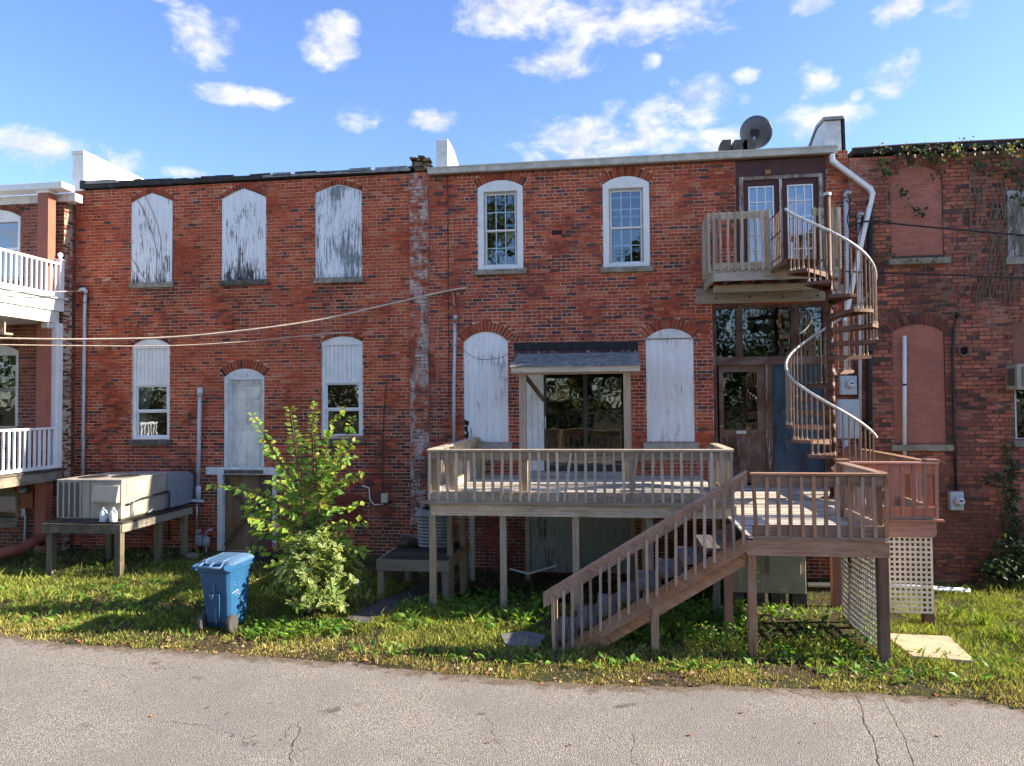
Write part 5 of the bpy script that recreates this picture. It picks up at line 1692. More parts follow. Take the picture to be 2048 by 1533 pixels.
# ------------------------------------------------------------------ packaged air conditioner on its platform
BEIGE = plain('faded_beige_metal', (0.38, 0.335, 0.265), 0.5, 0.12, 3.0, (0.20, 0.16, 0.11), 0.4, bump=0.05)
GRILL = plain('dark_coil', (0.10, 0.095, 0.085), 0.7, 0.3, 30.0)
yF, yK = -2.40, -1.0
ax0, ax1 = P(115, 1000, yF).x, P(243, 1000, yF).x
az0, az1 = P(243, 1042, yF).z, P(243, 960, yF).z
PT = root('equipment_platform', ((ax0 + ax1) / 2, -1.6, 0), 'weathered timber platform on posts under the beige air conditioner', 'platform')
WPX = wood('platform_beam', (0.11, 0.09, 0.065), 'x', 0.4, 0.45, (0.25, 0.22, 0.18), moss=0.4)
WPY = wood('platform_side', (0.30, 0.27, 0.22), 'y', 0.45, 0.45, (0.30, 0.27, 0.22), moss=0.2)
WPZ = wood('platform_post', (0.22, 0.185, 0.115), 'z', 0.45, 0.4, (0.2, 0.18, 0.13), moss=0.5)
px0, px1, py0, py1 = ax0 - 0.12, ax1 + 0.16, yF - 0.2, -0.30
k = 0
x = px0
while x < px1 - 0.02:
    box('platform_board', (x + 0.003, py0, az0 - 0.04), (min(x + 0.15, px1) - 0.003, py1, az0 - 0.004), wood('platform_board', (0.055, 0.05, 0.042), 'y', 0.5, 0.3, (0.1, 0.09, 0.08), moss=0.4), PT)
    x += 0.15
box('front_beam', (px0, py0 - 0.04, az0 - 0.21), (px1 - 0.01, py0 + 0.0, az0 - 0.035), WPX, PT)
box('side_beam', (px1 - 0.035, py0 + 0.002, az0 - 0.19), (px1 + 0.005, py1, az0 - 0.042), WPY, PT)
box('side_beam', (px0, py0 + 0.002, az0 - 0.19), (px0 + 0.04, py1, az0 - 0.042), WPY, PT)
for (x, y) in ((px0 + 0.12, py0 + 0.06), (px1 - 0.1, py0 + 0.07), (px0 + 0.12, -0.9), (px1 - 0.1, -1.35), (px1 - 0.1, -0.45)):
    box('post', (x - 0.06, y - 0.06, gz(x, y) - 0.1), (x + 0.06, y + 0.06, az0 - 0.042), WPZ, PT, bevel=0.005)
AC = root('air_conditioner', ((ax0 + ax1) / 2, -1.7, az0), 'large beige packaged air conditioner standing on a timber platform at left', 'air conditioner')
MB().box((ax0, yF, az0 + 0.03), (ax1, yK, az1 - 0.03)).build('cabinet', BEIGE, AC, bevel=0.012)
MB().box((ax0 + 0.02, yF + 0.02, az0 - 0.002), (ax1 - 0.02, yK - 0.02, az0 + 0.03)).build('base_rail', GRILL, AC)
MB().box((ax0 - 0.015, yF - 0.015, az1 - 0.03), (ax1 + 0.015, yK + 0.015, az1)).build('top_panel', plain('stained_beige_top', (0.42, 0.38, 0.31), 0.55, 0.2, 3.0, (0.08, 0.065, 0.05), 0.7), AC, bevel=0.01)
for (fx, fy) in ((ax0 + 0.42, yF + 0.45), (ax0 + 1.0, yF + 0.62)):
    m = MB().lathe([(0.27, 0.0), (0.27, 0.012), (0.24, 0.018), (0.24, 0.004)], (fx, fy, az1), 24)
    fg = m.build('fan_ring', plain('rusty_ring', (0.07, 0.05, 0.04), 0.7, 0.3, 9), AC)
    MB().lathe([(0.235, 0.004), (0.235, 0.008)], (fx, fy, az1), 24).build('fan_opening', GRILL, fg)
    for k in range(7):
        q = -0.2 + k * 0.066
        l_ = math.sqrt(max(0.235 ** 2 - q * q, 0.001))
        MB().tube([(fx - l_, fy + q, az1 + 0.014), (fx + l_, fy + q, az1 + 0.014)], 0.003, 5).build('grille_wire', BLACK_IRON, fg)
# louvred coil section on the front
gw = (P(162, 1000, yF).x - ax0)
cg = box('coil_guard', (ax0 + 0.02, yF - 0.006, az0 + 0.06), (ax0 + gw, yF + 0.002, az1 - 0.06), GRILL, AC)
for k in range(5):
    x = ax0 + 0.02 + (gw - 0.02) * k / 4
    box('guard_bar', (x - 0.017, yF - 0.02, az0 + 0.05), (x + 0.017, yF - 0.004, az1 - 0.05), BEIGE, AC)
for k in range(24):
    z = az0 + 0.07 + (az1 - az0 - 0.14) * k / 23
    box('guard_slat', (ax0 + 0.02, yF - 0.013, z - 0.004), (ax0 + gw, yF - 0.008, z + 0.004), plain('grey_fin', (0.16, 0.15, 0.13), 0.6), AC)
for u in (162, 180):
    x = P(u, 1000, yF).x
    box('panel_seam', (x - 0.006, yF - 0.006, az0 + 0.04), (x + 0.006, yF + 0.002, az1 - 0.035), plain('seam_shadow', (0.2, 0.18, 0.15), 0.6), AC)
h0, h1 = P(183, 1000, yF - 0.1).x, P(233, 1000, yF - 0.1).x
hz0, hz1 = P(210, 1005, yF).z, P(210, 970, yF).z
MB().prism([(h0, yF - 0.004, hz1), (h0, yF - 0.04, hz1 - 0.02), (h0, yF - 0.11, hz0 + 0.04), (h0, yF - 0.11, hz0), (h0, yF - 0.004, hz0)], (h1 - h0, 0, 0)).build('air_hood', BEIGE, AC, bevel=0.006)
r0, r1 = P(250, 985, yF).x, 0
sx = ax1 + 0.002
MB().box((sx, yF + 0.12, az1 - 0.33), (sx + 0.012, yF + 0.32, az1 - 0.08)).build('service_panel', BEIGE, AC, bevel=0.004)
box('rating_plate', (sx, yF + 0.5, az1 - 0.30), (sx + 0.004, yF + 0.68, az1 - 0.10), plain('pale_label', (0.55, 0.58, 0.5), 0.6), AC)
MB().tube([(sx + 0.03, yF + 0.1, az0 + 0.30), (sx + 0.05, yF + 0.2, az0 + 0.30), (sx + 0.06, yF + 0.5, az0 + 0.36), (sx + 0.07, yK - 0.05, az0 + 0.40), (sx + 0.08, yK - 0.02, az0 + 0.36), (sx + 0.08, yK - 0.02, az0 - 0.65)], 0.018, 8).build('gas_pipe', BLACK_IRON, AC, smooth=True)
MB().tube([(sx + 0.02, yF + 0.28, az0 + 0.32), (sx + 0.05, yF + 0.28, az0 + 0.32), (sx + 0.05, yF + 0.28, az0 + 0.06)], 0.022, 8).build('drain_trap', PVC, AC, smooth=True)
MB().tube([(sx + 0.0, yF + 0.75, az0 + 0.05), (sx + 0.06, yF + 0.75, az0 + 0.05), (sx + 0.07, yF + 0.85, az0 + 0.10), (sx + 0.07, yF + 0.95, az0 + 0.06)], 0.02, 8).build('drain_trap', PVC, AC, smooth=True)
DUCT = plain('galvanised_duct', (0.36, 0.43, 0.50), 0.4, 0.2, 12.0, (0.2, 0.25, 0.3), 0.4, metal=0.55)
MB().box((ax0 + 0.2, yK + 0.002, az0 + 0.03), (ax1 + 0.05, -0.30, az1 - 0.04)).build('duct', DUCT, AC, bevel=0.01)
MB().prism([(ax0 + 0.2, -0.298, az0 + 0.05), (ax0 + 0.2, -0.298, az1 - 0.04), (ax0 + 0.2, -0.01, az1 - 0.16), (ax0 + 0.2, -0.01, az0 + 0.05)], (ax1 - ax0 - 0.15, 0, 0)).build('duct_end', DUCT, AC)
# two plastic jugs
def jug(u, label, mat):
    q = P(u, 1048, yF - 0.12)
    m = MB()
    prof = [(0.0, 0.0), (0.062, 0.0), (0.07, 0.015), (0.07, 0.15), (0.055, 0.20), (0.03, 0.232), (0.02, 0.24), (0.02, 0.262), (0.0, 0.262)]
    m.lathe(prof, (q.x, yF - 0.12, az0 + 0.0), 14)
    jg = m.build('plastic_jug', mat, None, smooth=True)
    hd = MB().tube([(q.x + 0.02, yF - 0.14, az0 + 0.235), (q.x + 0.065, yF - 0.15, az0 + 0.215), (q.x + 0.072, yF - 0.15, az0 + 0.16)], 0.011, 7)
    hd.build('handle', mat, jg, smooth=True)
    MB().lathe([(0.024, 0.0), (0.024, 0.018), (0.0, 0.018)], (q.x, yF - 0.12, az0 + 0.255), 12).build('cap', VINYL, jg)
    tag(jg, label, 'jug', 'plastic jugs on the platform edge')
jug(207, 'pale blue tinted plastic jug on the platform edge, the left one', plain('blue_tint_plastic', (0.55, 0.68, 0.75), 0.35, 0.1, 8, bump=0))
jug(227, 'milky white plastic jug on the platform edge, the right one', plain('milky_plastic', (0.74, 0.74, 0.72), 0.35, 0.08, 8, bump=0))

# ------------------------------------------------------------------ wheeled bin
g0 = G(428, 1268, 0.0)
bx, by = g0.x, g0.y + 0.30
ang = R(-2)
BLUE = plain('blue_bin_plastic', (0.020, 0.092, 0.205), 0.42, 0.12, 3.0, (0.10, 0.16, 0.2), 0.2, bump=0.05)
BLUE_L = plain('faded_blue_lid', (0.075, 0.15, 0.25), 0.5, 0.12, 4.0, (0.2, 0.25, 0.3), 0.25, bump=0.05)
BN = root('wheeled_bin', (bx, by, 0.0), 'blue plastic wheeled bin with closed lid standing on the grass', 'bin')
zg = gz(bx, by)
def br(x, y, z):
    c, s = math.cos(ang), math.sin(ang)
    x, y = x * 0.88, y * 0.9
    return Vector((bx + x * c - y * s, by + x * s + y * c, zg + z))
def loop(w, d, z, yo=0.0, ch=0.05):
    return [br(-w + ch, -d + yo, z), br(w - ch, -d + yo, z), br(w, -d + ch + yo, z), br(w, d - ch + yo, z), br(w - ch, d + yo, z), br(-w + ch, d + yo, z), br(-w, d - ch + yo, z), br(-w, -d + ch + yo, z)]
def loft(loops, cap=True):
    m = MB()
    n = len(loops[0])
    vs = [p for l in loops for p in l]
    fs = []
    for i in range(len(loops) - 1):
        for k in range(n):
            fs.append((i * n + k, i * n + (k + 1) % n, (i + 1) * n + (k + 1) % n, (i + 1) * n + k))
    if cap:
        fs.append(tuple(range(n - 1, -1, -1)))
        fs.append(tuple((len(loops) - 1) * n + k for k in range(n)))
    return m.add(vs, fs)
loft([loop(0.21, 0.24, 0.05, 0.06), loop(0.225, 0.27, 0.14, 0.04), loop(0.245, 0.30, 0.45, 0.03), loop(0.275, 0.345, 0.86, 0.0), loop(0.275, 0.345, 0.87, 0.0)]).build('body', BLUE, BN, bevel=0.01)
loft([loop(0.285, 0.36, 0.87), loop(0.305, 0.385, 0.88), loop(0.305, 0.385, 0.955), loop(0.29, 0.37, 0.96)]).build('rim', BLUE, BN, bevel=0.008)
loft([loop(0.315, 0.36, 0.955, 0.045), loop(0.315, 0.36, 0.985, 0.045), loop(0.28, 0.32, 1.015, 0.05), loop(0.22, 0.26, 1.035, 0.06), loop(0.12, 0.16, 1.04, 0.07)]).build('lid', BLUE_L, BN, bevel=0.01)
for s in (-1, 1):
    MB().tube([br(s * 0.12, -0.36, 1.0), br(s * 0.16, -0.30, 1.03), br(s * 0.19, 0.25, 1.035)], 0.014, 7).build('lid_rib', BLUE_L, BN, smooth=True)
# handle bar and hinges on the wheel side
MB().tube([br(-0.24, -0.47, 0.965), br(0.24, -0.47, 0.965)], 0.017, 10).build('handle_bar', BLUE_L, BN, smooth=True)
for s in (-1, 0, 1):
    MB().tube([br(s * 0.20, -0.47, 0.965), br(s * 0.17, -0.33, 1.01)], 0.016, 8).build('hinge_arm', BLUE_L, BN, smooth=True)
for s in (-1, 1):
    MB().prism([br(s * 0.27 - 0.02, -0.34, 0.88), br(s * 0.27 - 0.02, -0.49, 0.94), br(s * 0.27 - 0.02, -0.49, 0.99), br(s * 0.27 - 0.02, -0.34, 1.0)], br(0.04, 0, 0) - br(0, 0, 0)).build('handle_bracket', BLUE, BN, bevel=0.008)
    # moulded recess ribs in the wheel side
MB().prism([br(-0.075, -0.305, 0.56), br(0.10, -0.305, 0.56), br(0.06, -0.225, 0.16), br(-0.05, -0.225, 0.16)], br(0, -0.028, 0) - br(0, 0, 0)).build('moulded_panel', BLUE, BN, bevel=0.006)
MB().prism([br(-0.075, -0.336, 0.555), br(0.0, -0.336, 0.555), br(-0.01, -0.322, 0.48), br(-0.05, -0.322, 0.48)], br(0, -0.02, 0) - br(0, 0, 0)).build('grip_recess', BLUE_L, BN, bevel=0.004)
MB().bar(br(0.0, -0.332, 0.72), br(0.0, -0.25, 0.12), 0.018, 0.02, (0, 1, 0)).build('mould_line', BLUE_L, BN)
for s in (-1, 1):
    c = br(s * 0.255, -0.22, 0.125)
    w = MB().lathe([(0.06, -0.034), (0.118, -0.034), (0.128, -0.02), (0.128, 0.02), (0.118, 0.034), (0.06, 0.034)], c, 22, 'X').build('wheel', plain('grey_tyre', (0.06, 0.055, 0.05), 0.85, 0.3, 20, (0.2, 0.18, 0.15), 0.4), BN, smooth=False)
    MB().lathe([(0.0, -0.03), (0.1, -0.027), (0.1, 0.027), (0.0, 0.03)], c, 18, 'X').build('rim_disc', plain('grey_hub', (0.20, 0.19, 0.18), 0.7, 0.25, 12), w)
MB().tube([br(-0.27, -0.22, 0.125), br(0.27, -0.22, 0.125)], 0.012, 8).build('axle', BLACK_IRON, BN)
# chalky hand-drawn mark and scuffs on the side
mk = MB()
def on_side(y, z): return br(0.225 + (z - 0.14) / 0.72 * 0.05 + 0.006, y, z)
for pl_ in ([(-0.22, 0.555), (-0.12, 0.565)], [(-0.11, 0.50), (-0.115, 0.56), (-0.07, 0.585), (-0.03, 0.56), (-0.03, 0.51), (0.03, 0.495)], [(-0.07, 0.58), (-0.07, 0.52)]):
    mk.tube([on_side(y, z) for y, z in pl_], 0.0028, 5)
mk.build('chalk_mark', plain('chalk_print', (0.6, 0.63, 0.66), 0.7, 0.2, 30), BN)
sc_ = MB()
for k in range(7):
    y, z = random.uniform(-0.24, 0.22), random.uniform(0.25, 0.8)
    xx = 0.225 + (z - 0.14) / 0.72 * 0.05 + 0.004
    sc_.box(br(xx, y, z), br(xx + 0.002, y + random.uniform(0.003, 0.012), z + random.uniform(0.003, 0.015)))
tag(sc_.build('scuff_marks', plain('chalk_print', (0.6, 0.63, 0.66)), BN), kind='stuff')

# ------------------------------------------------------------------ pipes, meters and boxes on the walls
def pipe(name, px, y, r, mat, label, cat, ys=None, n=8):
    pts = [P(u, v, (ys[i] if ys else y)) for i, (u, v) in enumerate(px)]
    o = MB().tube(pts, r, n).build(name, mat, None, smooth=True)
    return tag(o, label, cat)
c1 = root('service_conduit', P(167, 945, -0.06), 'tall pale grey conduit with a curved weatherhead on the left red wall', 'conduit')
MB().tube([P(166, 955, -0.06), P(167, 800, -0.06), P(170, 600, -0.06), P(171, 590, -0.06)], 0.036, 10).build('conduit_pipe', PVC, c1, smooth=True)
a = P(171, 588, -0.06)
MB().tube([a, a + Vector((0, 0, 0.06)), a + Vector((-0.03, -0.02, 0.1)), a + Vector((-0.08, -0.04, 0.09)), a + Vector((-0.11, -0.06, 0.05))], [0.036, 0.05, 0.055, 0.05, 0.035], 12).build('weatherhead', PVC, c1, smooth=True)
for v in (640, 760, 880):
    q = P(168, v, -0.06)
    MB().box((q.x - 0.06, -0.095, q.z - 0.012), (q.x + 0.06, -0.004, q.z + 0.012)).build('pipe_clamp', GALV, c1)
pts = [P(171 + 14 * math.cos(t_), 592 + 14 * math.sin(t_), -0.1) for t_ in np.linspace(-1.2, 3.0, 14)]
MB().tube(pts, 0.008, 5).build('drip_loop', BLACK, c1)
c2 = root('service_conduit', P(908, 880, -0.06), 'grey conduit with weatherhead left of the boarded window behind the deck', 'conduit')
MB().tube([P(908, 890, -0.06), P(908, 780, -0.06), P(910, 645, -0.06)], 0.034, 10).build('conduit_pipe', PVC, c2, smooth=True)
a = P(910, 642, -0.06)
MB().tube([a, a + Vector((0, 0, 0.05)), a + Vector((0.02, -0.03, 0.08)), a + Vector((0.03, -0.09, 0.06))], [0.034, 0.045, 0.05, 0.03], 12).build('weatherhead', PVC, c2, smooth=True)
for v in (690, 830):
    q = P(909, v, -0.06)
    MB().box((q.x - 0.055, -0.095, q.z - 0.012), (q.x + 0.055, -0.004, q.z + 0.012)).build('pipe_clamp', GALV, c2)
v1 = root('vent_pipe', P(396, 990, -0.08), 'white vertical vent pipe beside the blocked white door', 'pipe')
MB().tube([P(400, 778, -0.08), P(396, 988, -0.08)], 0.042, 10).build('riser', PVC, v1, smooth=True)
MB().tube([P(400, 775, -0.08), P(400, 793, -0.08)], 0.062, 10).build('cap', PVC, v1, smooth=True)
MB().tube([P(397, 972, -0.08), P(396, 1000, -0.08)], 0.06, 10).build('coupling', PVC, v1, smooth=True)
MB().tube([P(356, 1001, -0.12), P(408, 1003, -0.12)], 0.034, 10).build('cross_pipe', PVC, v1, smooth=True)
MB().tube([P(394, 1002, -0.08), P(393, 1062, -0.08)], 0.024, 8).build('lower_riser', GALV, v1, smooth=True)
gm = root('gas_meter', P(405, 1100, -0.2), 'grey gas meter with regulator at the foot of the red wall', 'gas meter')
q = P(404, 1082, -0.2)
MB().box((q.x - 0.13, -0.28, q.z - 0.11), (q.x + 0.02, -0.12, q.z + 0.13)).build('regulator_body', plain('meter_grey', (0.30, 0.31, 0.30), 0.6, 0.25, 8, (0.1, 0.09, 0.08), 0.4), gm, bevel=0.03)
MB().lathe([(0.0, -0.16), (0.06, -0.15), (0.085, -0.05), (0.085, 0.03), (0.07, 0.07), (0.03, 0.1), (0.0, 0.1)], (q.x + 0.1, -0.2, q.z), 14).build('meter_drum', plain('meter_grey', (0.30, 0.31, 0.30)), gm, smooth=True)
MB().tube([P(393, 1060, -0.16), P(393, 1120, -0.16)], 0.022, 8).build('inlet_pipe', GALV, gm, smooth=True)
MB().tube([(q.x + 0.1, -0.2, q.z + 0.08), (q.x + 0.1, -0.2, q.z + 0.2), (q.x + 0.16, -0.2, q.z + 0.24), (q.x + 0.2, -0.12, q.z + 0.24)], 0.024, 8).build('outlet_pipe', GALV, gm, smooth=True)
MB().tube([(q.x + 0.1, -0.2, q.z - 0.14), (q.x + 0.1, -0.2, -0.05)], 0.022, 8).build('inlet_pipe', GALV, gm, smooth=True)
MB().lathe([(0.05, -0.04), (0.05, 0.04)], (q.x - 0.08, -0.2, q.z + 0.2), 12, 'Y').build('regulator_dome', GALV, gm)
jb = root('junction_box', P(770, 998, -0.06), 'small beige junction box with looped white conduit low on the wall', 'junction box')
q = P(771, 996, 0)
MB().box((q.x - 0.075, -0.09, q.z - 0.10), (q.x + 0.075, -0.004, q.z + 0.10)).build('cover', plain('beige_box', (0.50, 0.45, 0.33), 0.5, 0.15, 5), jb, bevel=0.01)
MB().tube([P(725, 972, -0.03), P(738, 976, -0.03), P(740, 1000, -0.03), P(748, 1010, -0.03), P(768, 1009, -0.03)], 0.013, 7).build('conduit_loop', VINYL, jb, smooth=True)
tag(MB().tube([P(773, 760, -0.015), P(768, 830, -0.015), P(764, 940, -0.015), P(766, 1004, -0.015)], 0.008, 5).build('wall_cable', BLACK), 'thin black cable running down the red wall to the beige junction box', 'cable')
# meters right of the spiral stair
em = root('electric_meter', P(1697, 790, -0.1), 'grey electric meter box with round glass dial behind the spiral stair', 'electric meter')
def meter_box(rt, u0, u1, v0, v1, disc_u, disc_v, r, mat):
    a, b = P(u0, v1, -0.12), P(u1, v0, -0.12)
    MB().box((a.x, -0.13, a.z), (b.x, -0.004, b.z)).build('meter_case', mat, rt, bevel=0.01)
    c = P(disc_u, disc_v, -0.13)
    MB().lathe([(r, 0.0), (r, -0.03), (r * 0.85, -0.04), (r * 0.82, -0.085), (r * 0.6, -0.10), (0.0, -0.10)], (c.x, -0.13, c.z), 20, 'Y').build('meter_dial', plain('dial_glass', (0.62, 0.64, 0.64), 0.15, 0.1, 9, bump=0), rt, smooth=True)
    MB().box((c.x - r * 0.4, -0.236, c.z + r * 0.05), (c.x + r * 0.4, -0.229, c.z + r * 0.4)).build('dial_plate', BLACK, rt)
    MB().lathe([(r + 0.012, 0.0), (r + 0.012, -0.022), (r, -0.024)], (c.x, -0.131, c.z), 20, 'Y').build('meter_ring', GALV, rt)
METM = plain('pale_grey_steel', (0.45, 0.50, 0.53), 0.45, 0.12, 5.0, (0.25, 0.22, 0.18), 0.3, metal=0.2)
meter_box(em, 1681, 1713, 752, 790, 1701, 769, 0.075, METM)
bxr = root('breaker_box', P(1697, 878, -0.1), 'tall pale grey breaker box under the meter behind the spiral stair', 'electric box')
a, b = P(1676, 878, -0.1), P(1718, 799, -0.1)
MB().box((a.x, -0.12, a.z), (b.x, -0.004, b.z)).build('box_body', METM, bxr, bevel=0.008)
MB().box((a.x + 0.03, -0.135, a.z + 0.02), (b.x - 0.01, -0.122, b.z - 0.02)).build('box_door', METM, bxr, bevel=0.006)
cd = root('service_conduit', P(1692, 950, -0.06), 'pair of grey conduits with weatherheads rising beside the balcony', 'conduit')
for (px, r) in (([(1691, 950), (1691, 880)], 0.05), ([(1692, 750), (1693, 560), (1692, 398)], 0.045), ([(1720, 950), (1720, 640), (1718, 440)], 0.032)):
    MB().tube([P(u, v, -0.08) for u, v in px], r, 10).build('conduit_pipe', PVC, cd, smooth=True)
for (u, v, r) in ((1692, 396, 0.05), (1718, 438, 0.04)):
    a = P(u, v, -0.08)
    MB().tube([a, a + Vector((0, 0, 0.06)), a + Vector((0.02, -0.03, 0.1)), a + Vector((0.04, -0.11, 0.06))], [r, r * 1.2, r * 1.3, r * 0.7], 10).build('weatherhead', GALV, cd, smooth=True)
pts = [P(1692, 400, -0.16), P(1700, 410, -0.2), P(1694, 440, -0.2), P(1700, 462, -0.2), P(1716, 470, -0.18), P(1722, 446, -0.14)]
MB().tube(pts, 0.012, 6).build('drip_loop', BLACK, cd, smooth=True)
bp = root('soil_pipe', P(1738, 886, -0.1), 'thick black iron pipe on the wall right of the breaker box', 'pipe')
MB().tube([P(1738, 905, -0.08), P(1739, 715, -0.08), P(1740, 400, -0.08)], 0.055, 12).build('pipe_length', BLACK_IRON, bp, smooth=True)
for v in (846, 700, 540):
    MB().tube([P(1738, v + 7, -0.08), P(1738, v - 5, -0.08)], 0.075, 12).build('pipe_collar', BLACK_IRON, bp, smooth=True)
a, b = P(1744, 572), P(1768, 527)
tag(box('cover_plate', (a.x, -0.03, a.z), (b.x, -0.004, b.z), MAROON), 'dark maroon square plate on the brick wall beside the downpipe', 'plate')
m2 = root('electric_meter', P(1914, 1022, -0.1), 'grey electric meter with white dial alone on the far right brick wall', 'electric meter')
meter_box(m2, 1901, 1927, 984, 1021, 1918, 1003, 0.085, METM)
MB().tube([P(1912, 982, -0.06), P(1908, 860, -0.05), P(1905, 700, -0.05), P(1909, 640, -0.05)], 0.028, 8).build('feed_cable', BLACK, m2, smooth=True)
a = P(1910, 636, -0.05)
MB().tube([a, a + Vector((0.02, -0.03, 0.07)), a + Vector((0.05, -0.08, 0.05))], [0.04, 0.05, 0.03], 8).build('cable_head', BLACK, m2, smooth=True)
vp = P(1926, 702, 0)
vpo = root('wall_vent', vp, 'round rusty vent pipe sticking out of the far right wall', 'vent')
MB().lathe([(0.10, 0.05), (0.115, -0.07), (0.092, -0.07), (0.085, 0.04)], (vp.x, 0, vp.z), 20, 'Y').build('vent_collar', plain('tan_rust', (0.22, 0.15, 0.09), 0.8, 0.3, 9), vpo, smooth=True)
MB().lathe([(0.088, 0.03), (0.088, 0.035)], (vp.x, -0.03, vp.z), 20, 'Y').build('vent_throat', DARK, vpo)
o = MB().tube([P(1809, 915, -0.05), P(1809, 672, -0.05)], 0.036, 12).build('vent_pipe', VINYL, None, smooth=True)
tag(o, 'plain white plastic pipe standing against the bricked-up window', 'pipe')
MB().tube([P(1809, 772, -0.05), P(1809, 768, -0.05)], 0.039, 12).build('pipe_strap', BLACK, o)
# window air conditioner at the right edge
wa = P(2028, 780, -0.3); wb = P(2080, 728, -0.3)
WA = root('window_air_conditioner', (wa.x, -0.2, wa.z), 'pale window air conditioner in the window at the right edge', 'air conditioner')
MB().box((wa.x + 0.02, -0.38, wa.z), (wb.x, 0.1, wb.z)).build('case', BEIGE, WA, bevel=0.01)
for k in range(9):
    box('louvre', (wa.x + 0.10 + k * 0.035, -0.388, wa.z + 0.06), (wa.x + 0.115 + k * 0.035, -0.381, wb.z - 0.06), GRILL, WA)
box('side_grille', (wa.x + 0.014, -0.3, wa.z + 0.08), (wa.x + 0.021, -0.05, wb.z - 0.08), GRILL, WA)

# ------------------------------------------------------------------ satellite dish on the roof
yd = 0.7
dc = P(1512, 265, yd)
SD = root('satellite_dish', (dc.x, yd, 8.42), 'dark grey satellite dish on the roof above the french doors', 'satellite dish')
axis = Vector((0.45, 0.75, 0.42)).normalized()
t1 = axis.cross(Vector((0, 0, 1))).normalized()
t2 = t1.cross(axis)
vs, fs = [], []
NR, NA = 5, 28
for k in range(NR + 1):
    rr_ = 0.345 * k / NR
    for a in range(NA):
        th = 2 * math.pi * a / NA
        vs.append(dc + t1 * (rr_ * 1.02 * math.cos(th)) + t2 * (rr_ * math.sin(th)) + axis * (0.09 * (k / NR) ** 2 - 0.09))
for k in range(NR):
    for a in range(NA):
        fs.append((k * NA + a, k * NA + (a + 1) % NA, (k + 1) * NA + (a + 1) % NA, (k + 1) * NA + a))
m = MB().add(vs, fs)
DISH = plain('dish_grey', (0.10, 0.105, 0.115), 0.45, 0.15, 6)
do_ = m.build('reflector', DISH, SD, smooth=True)
so = do_.modifiers.new('thickness', 'SOLIDIFY'); so.thickness = 0.012
back = dc - axis * 0.1
MB().box(back - Vector((0.09, 0.05, 0.08)), back + Vector((0.09, 0.05, 0.07))).build('back_bracket', BLACK_IRON, SD, bevel=0.01)
MB().tube([back, back + Vector((-0.02, -0.02, -0.16)), (back.x - 0.05, back.y + 0.05, 8.42)], 0.03, 10).build('mast', GALV, SD, smooth=True)
MB().tube([dc - t2 * 0.33, dc + axis * 0.25 - t2 * 0.30, dc + axis * 0.42 - t2 * 0.05], 0.014, 8).build('feed_arm', BLACK_IRON, SD, smooth=True)
for (u, w, lb) in ((1450, 22, 'leftmost concrete block weighing down the roof near the satellite dish'), (1478, 30, 'middle concrete block weighing down the roof near the satellite dish'), (1497, 26, 'concrete block directly below the satellite dish')):
    q = P(u, 290, 0.35)
    m = MB()
    L_ = w / 95 * 0.95
    m.prism([(q.x - L_ / 2, 0.25, 8.40), (q.x + L_ / 2, 0.25, 8.40), (q.x + L_ / 2, 0.25, q.z + 0.07), (q.x - L_ / 2 + 0.05, 0.25, q.z + 0.075), (q.x - L_ / 2, 0.25, q.z + 0.01)], (0, 0.3, 0))
    tag(m.build('concrete_block', plain('dark_concrete', (0.10, 0.09, 0.08), 0.95, 0.4, 8, bump=0.5)), lb, 'block', 'blocks on the roof')

# ------------------------------------------------------------------ overhead cables
CREAM = plain('cream_cable', (0.55, 0.44, 0.34), 0.7, 0.2, 10)
def cable(px, ys, r, mat, label, name='cable'):
    pts = [P(u, v, y) for (u, v), y in zip(px, ys)]
    # smooth by Catmull-Rom
    out = []
    for i in range(len(pts) - 1):
        p0, p1, p2, p3 = pts[max(i - 1, 0)], pts[i], pts[i + 1], pts[min(i + 2, len(pts) - 1)]
        for k in range(6):
            s = k / 6
            out.append(0.5 * ((2 * p1) + (p2 - p0) * s + (2 * p0 - 5 * p1 + 4 * p2 - p3) * s * s + (3 * p1 - p0 - 3 * p2 + p3) * s ** 3))
    out.append(pts[-1])
    return tag(MB().tube(out, r, 6).build(name, mat, None, smooth=True), label, 'cable')
cable([(-120, 672), (0, 677), (165, 679), (340, 675), (500, 660), (640, 640), (760, 613), (890, 583), (930, 577)], [-3.2, -2.7, -2.2, -1.7, -1.3, -0.9, -0.6, -0.25, -0.05], 0.02, CREAM, 'thick cream twisted cable sagging across the red wall to the deck building')
cable([(-120, 688), (0, 690), (165, 692), (340, 692), (500, 683), (620, 671), (708, 665)], [-3.0, -2.6, -2.0, -1.4, -0.9, -0.4, -0.04], 0.012, CREAM, 'thin pale cable sagging just below the thick cream cable')
cable([(-120, 590), (0, 584), (90, 584), (166, 583)], [-3.0, -2.2, -1.2, -0.12], 0.012, CREAM, 'short pale cable running from the left edge to the tall grey conduit')
cable([(1698, 455), (1735, 443), (1800, 449), (1900, 458), (2060, 472), (2200, 485)], [-0.15, -0.2, -0.4, -0.8, -1.5, -2.2], 0.017, BLACK, 'upper black cable stretched across the far right wall')
cable([(1690, 543), (1750, 546), (1880, 550), (2060, 557), (2200, 563)], [-0.12, -0.2, -0.5, -1.0, -1.6], 0.013, BLACK, 'lower black cable stretched across the far right wall below the sill')
cable([(948, 545), (942, 560), (930, 585), (900, 622), (878, 640), (875, 700), (874, 800), (873, 888)], [-0.02] * 8, 0.010, plain('pinkish_cable', (0.45, 0.26, 0.19), 0.7), 'thin pinkish cable bending down the wall left of the grey conduit', 'wall_cable')
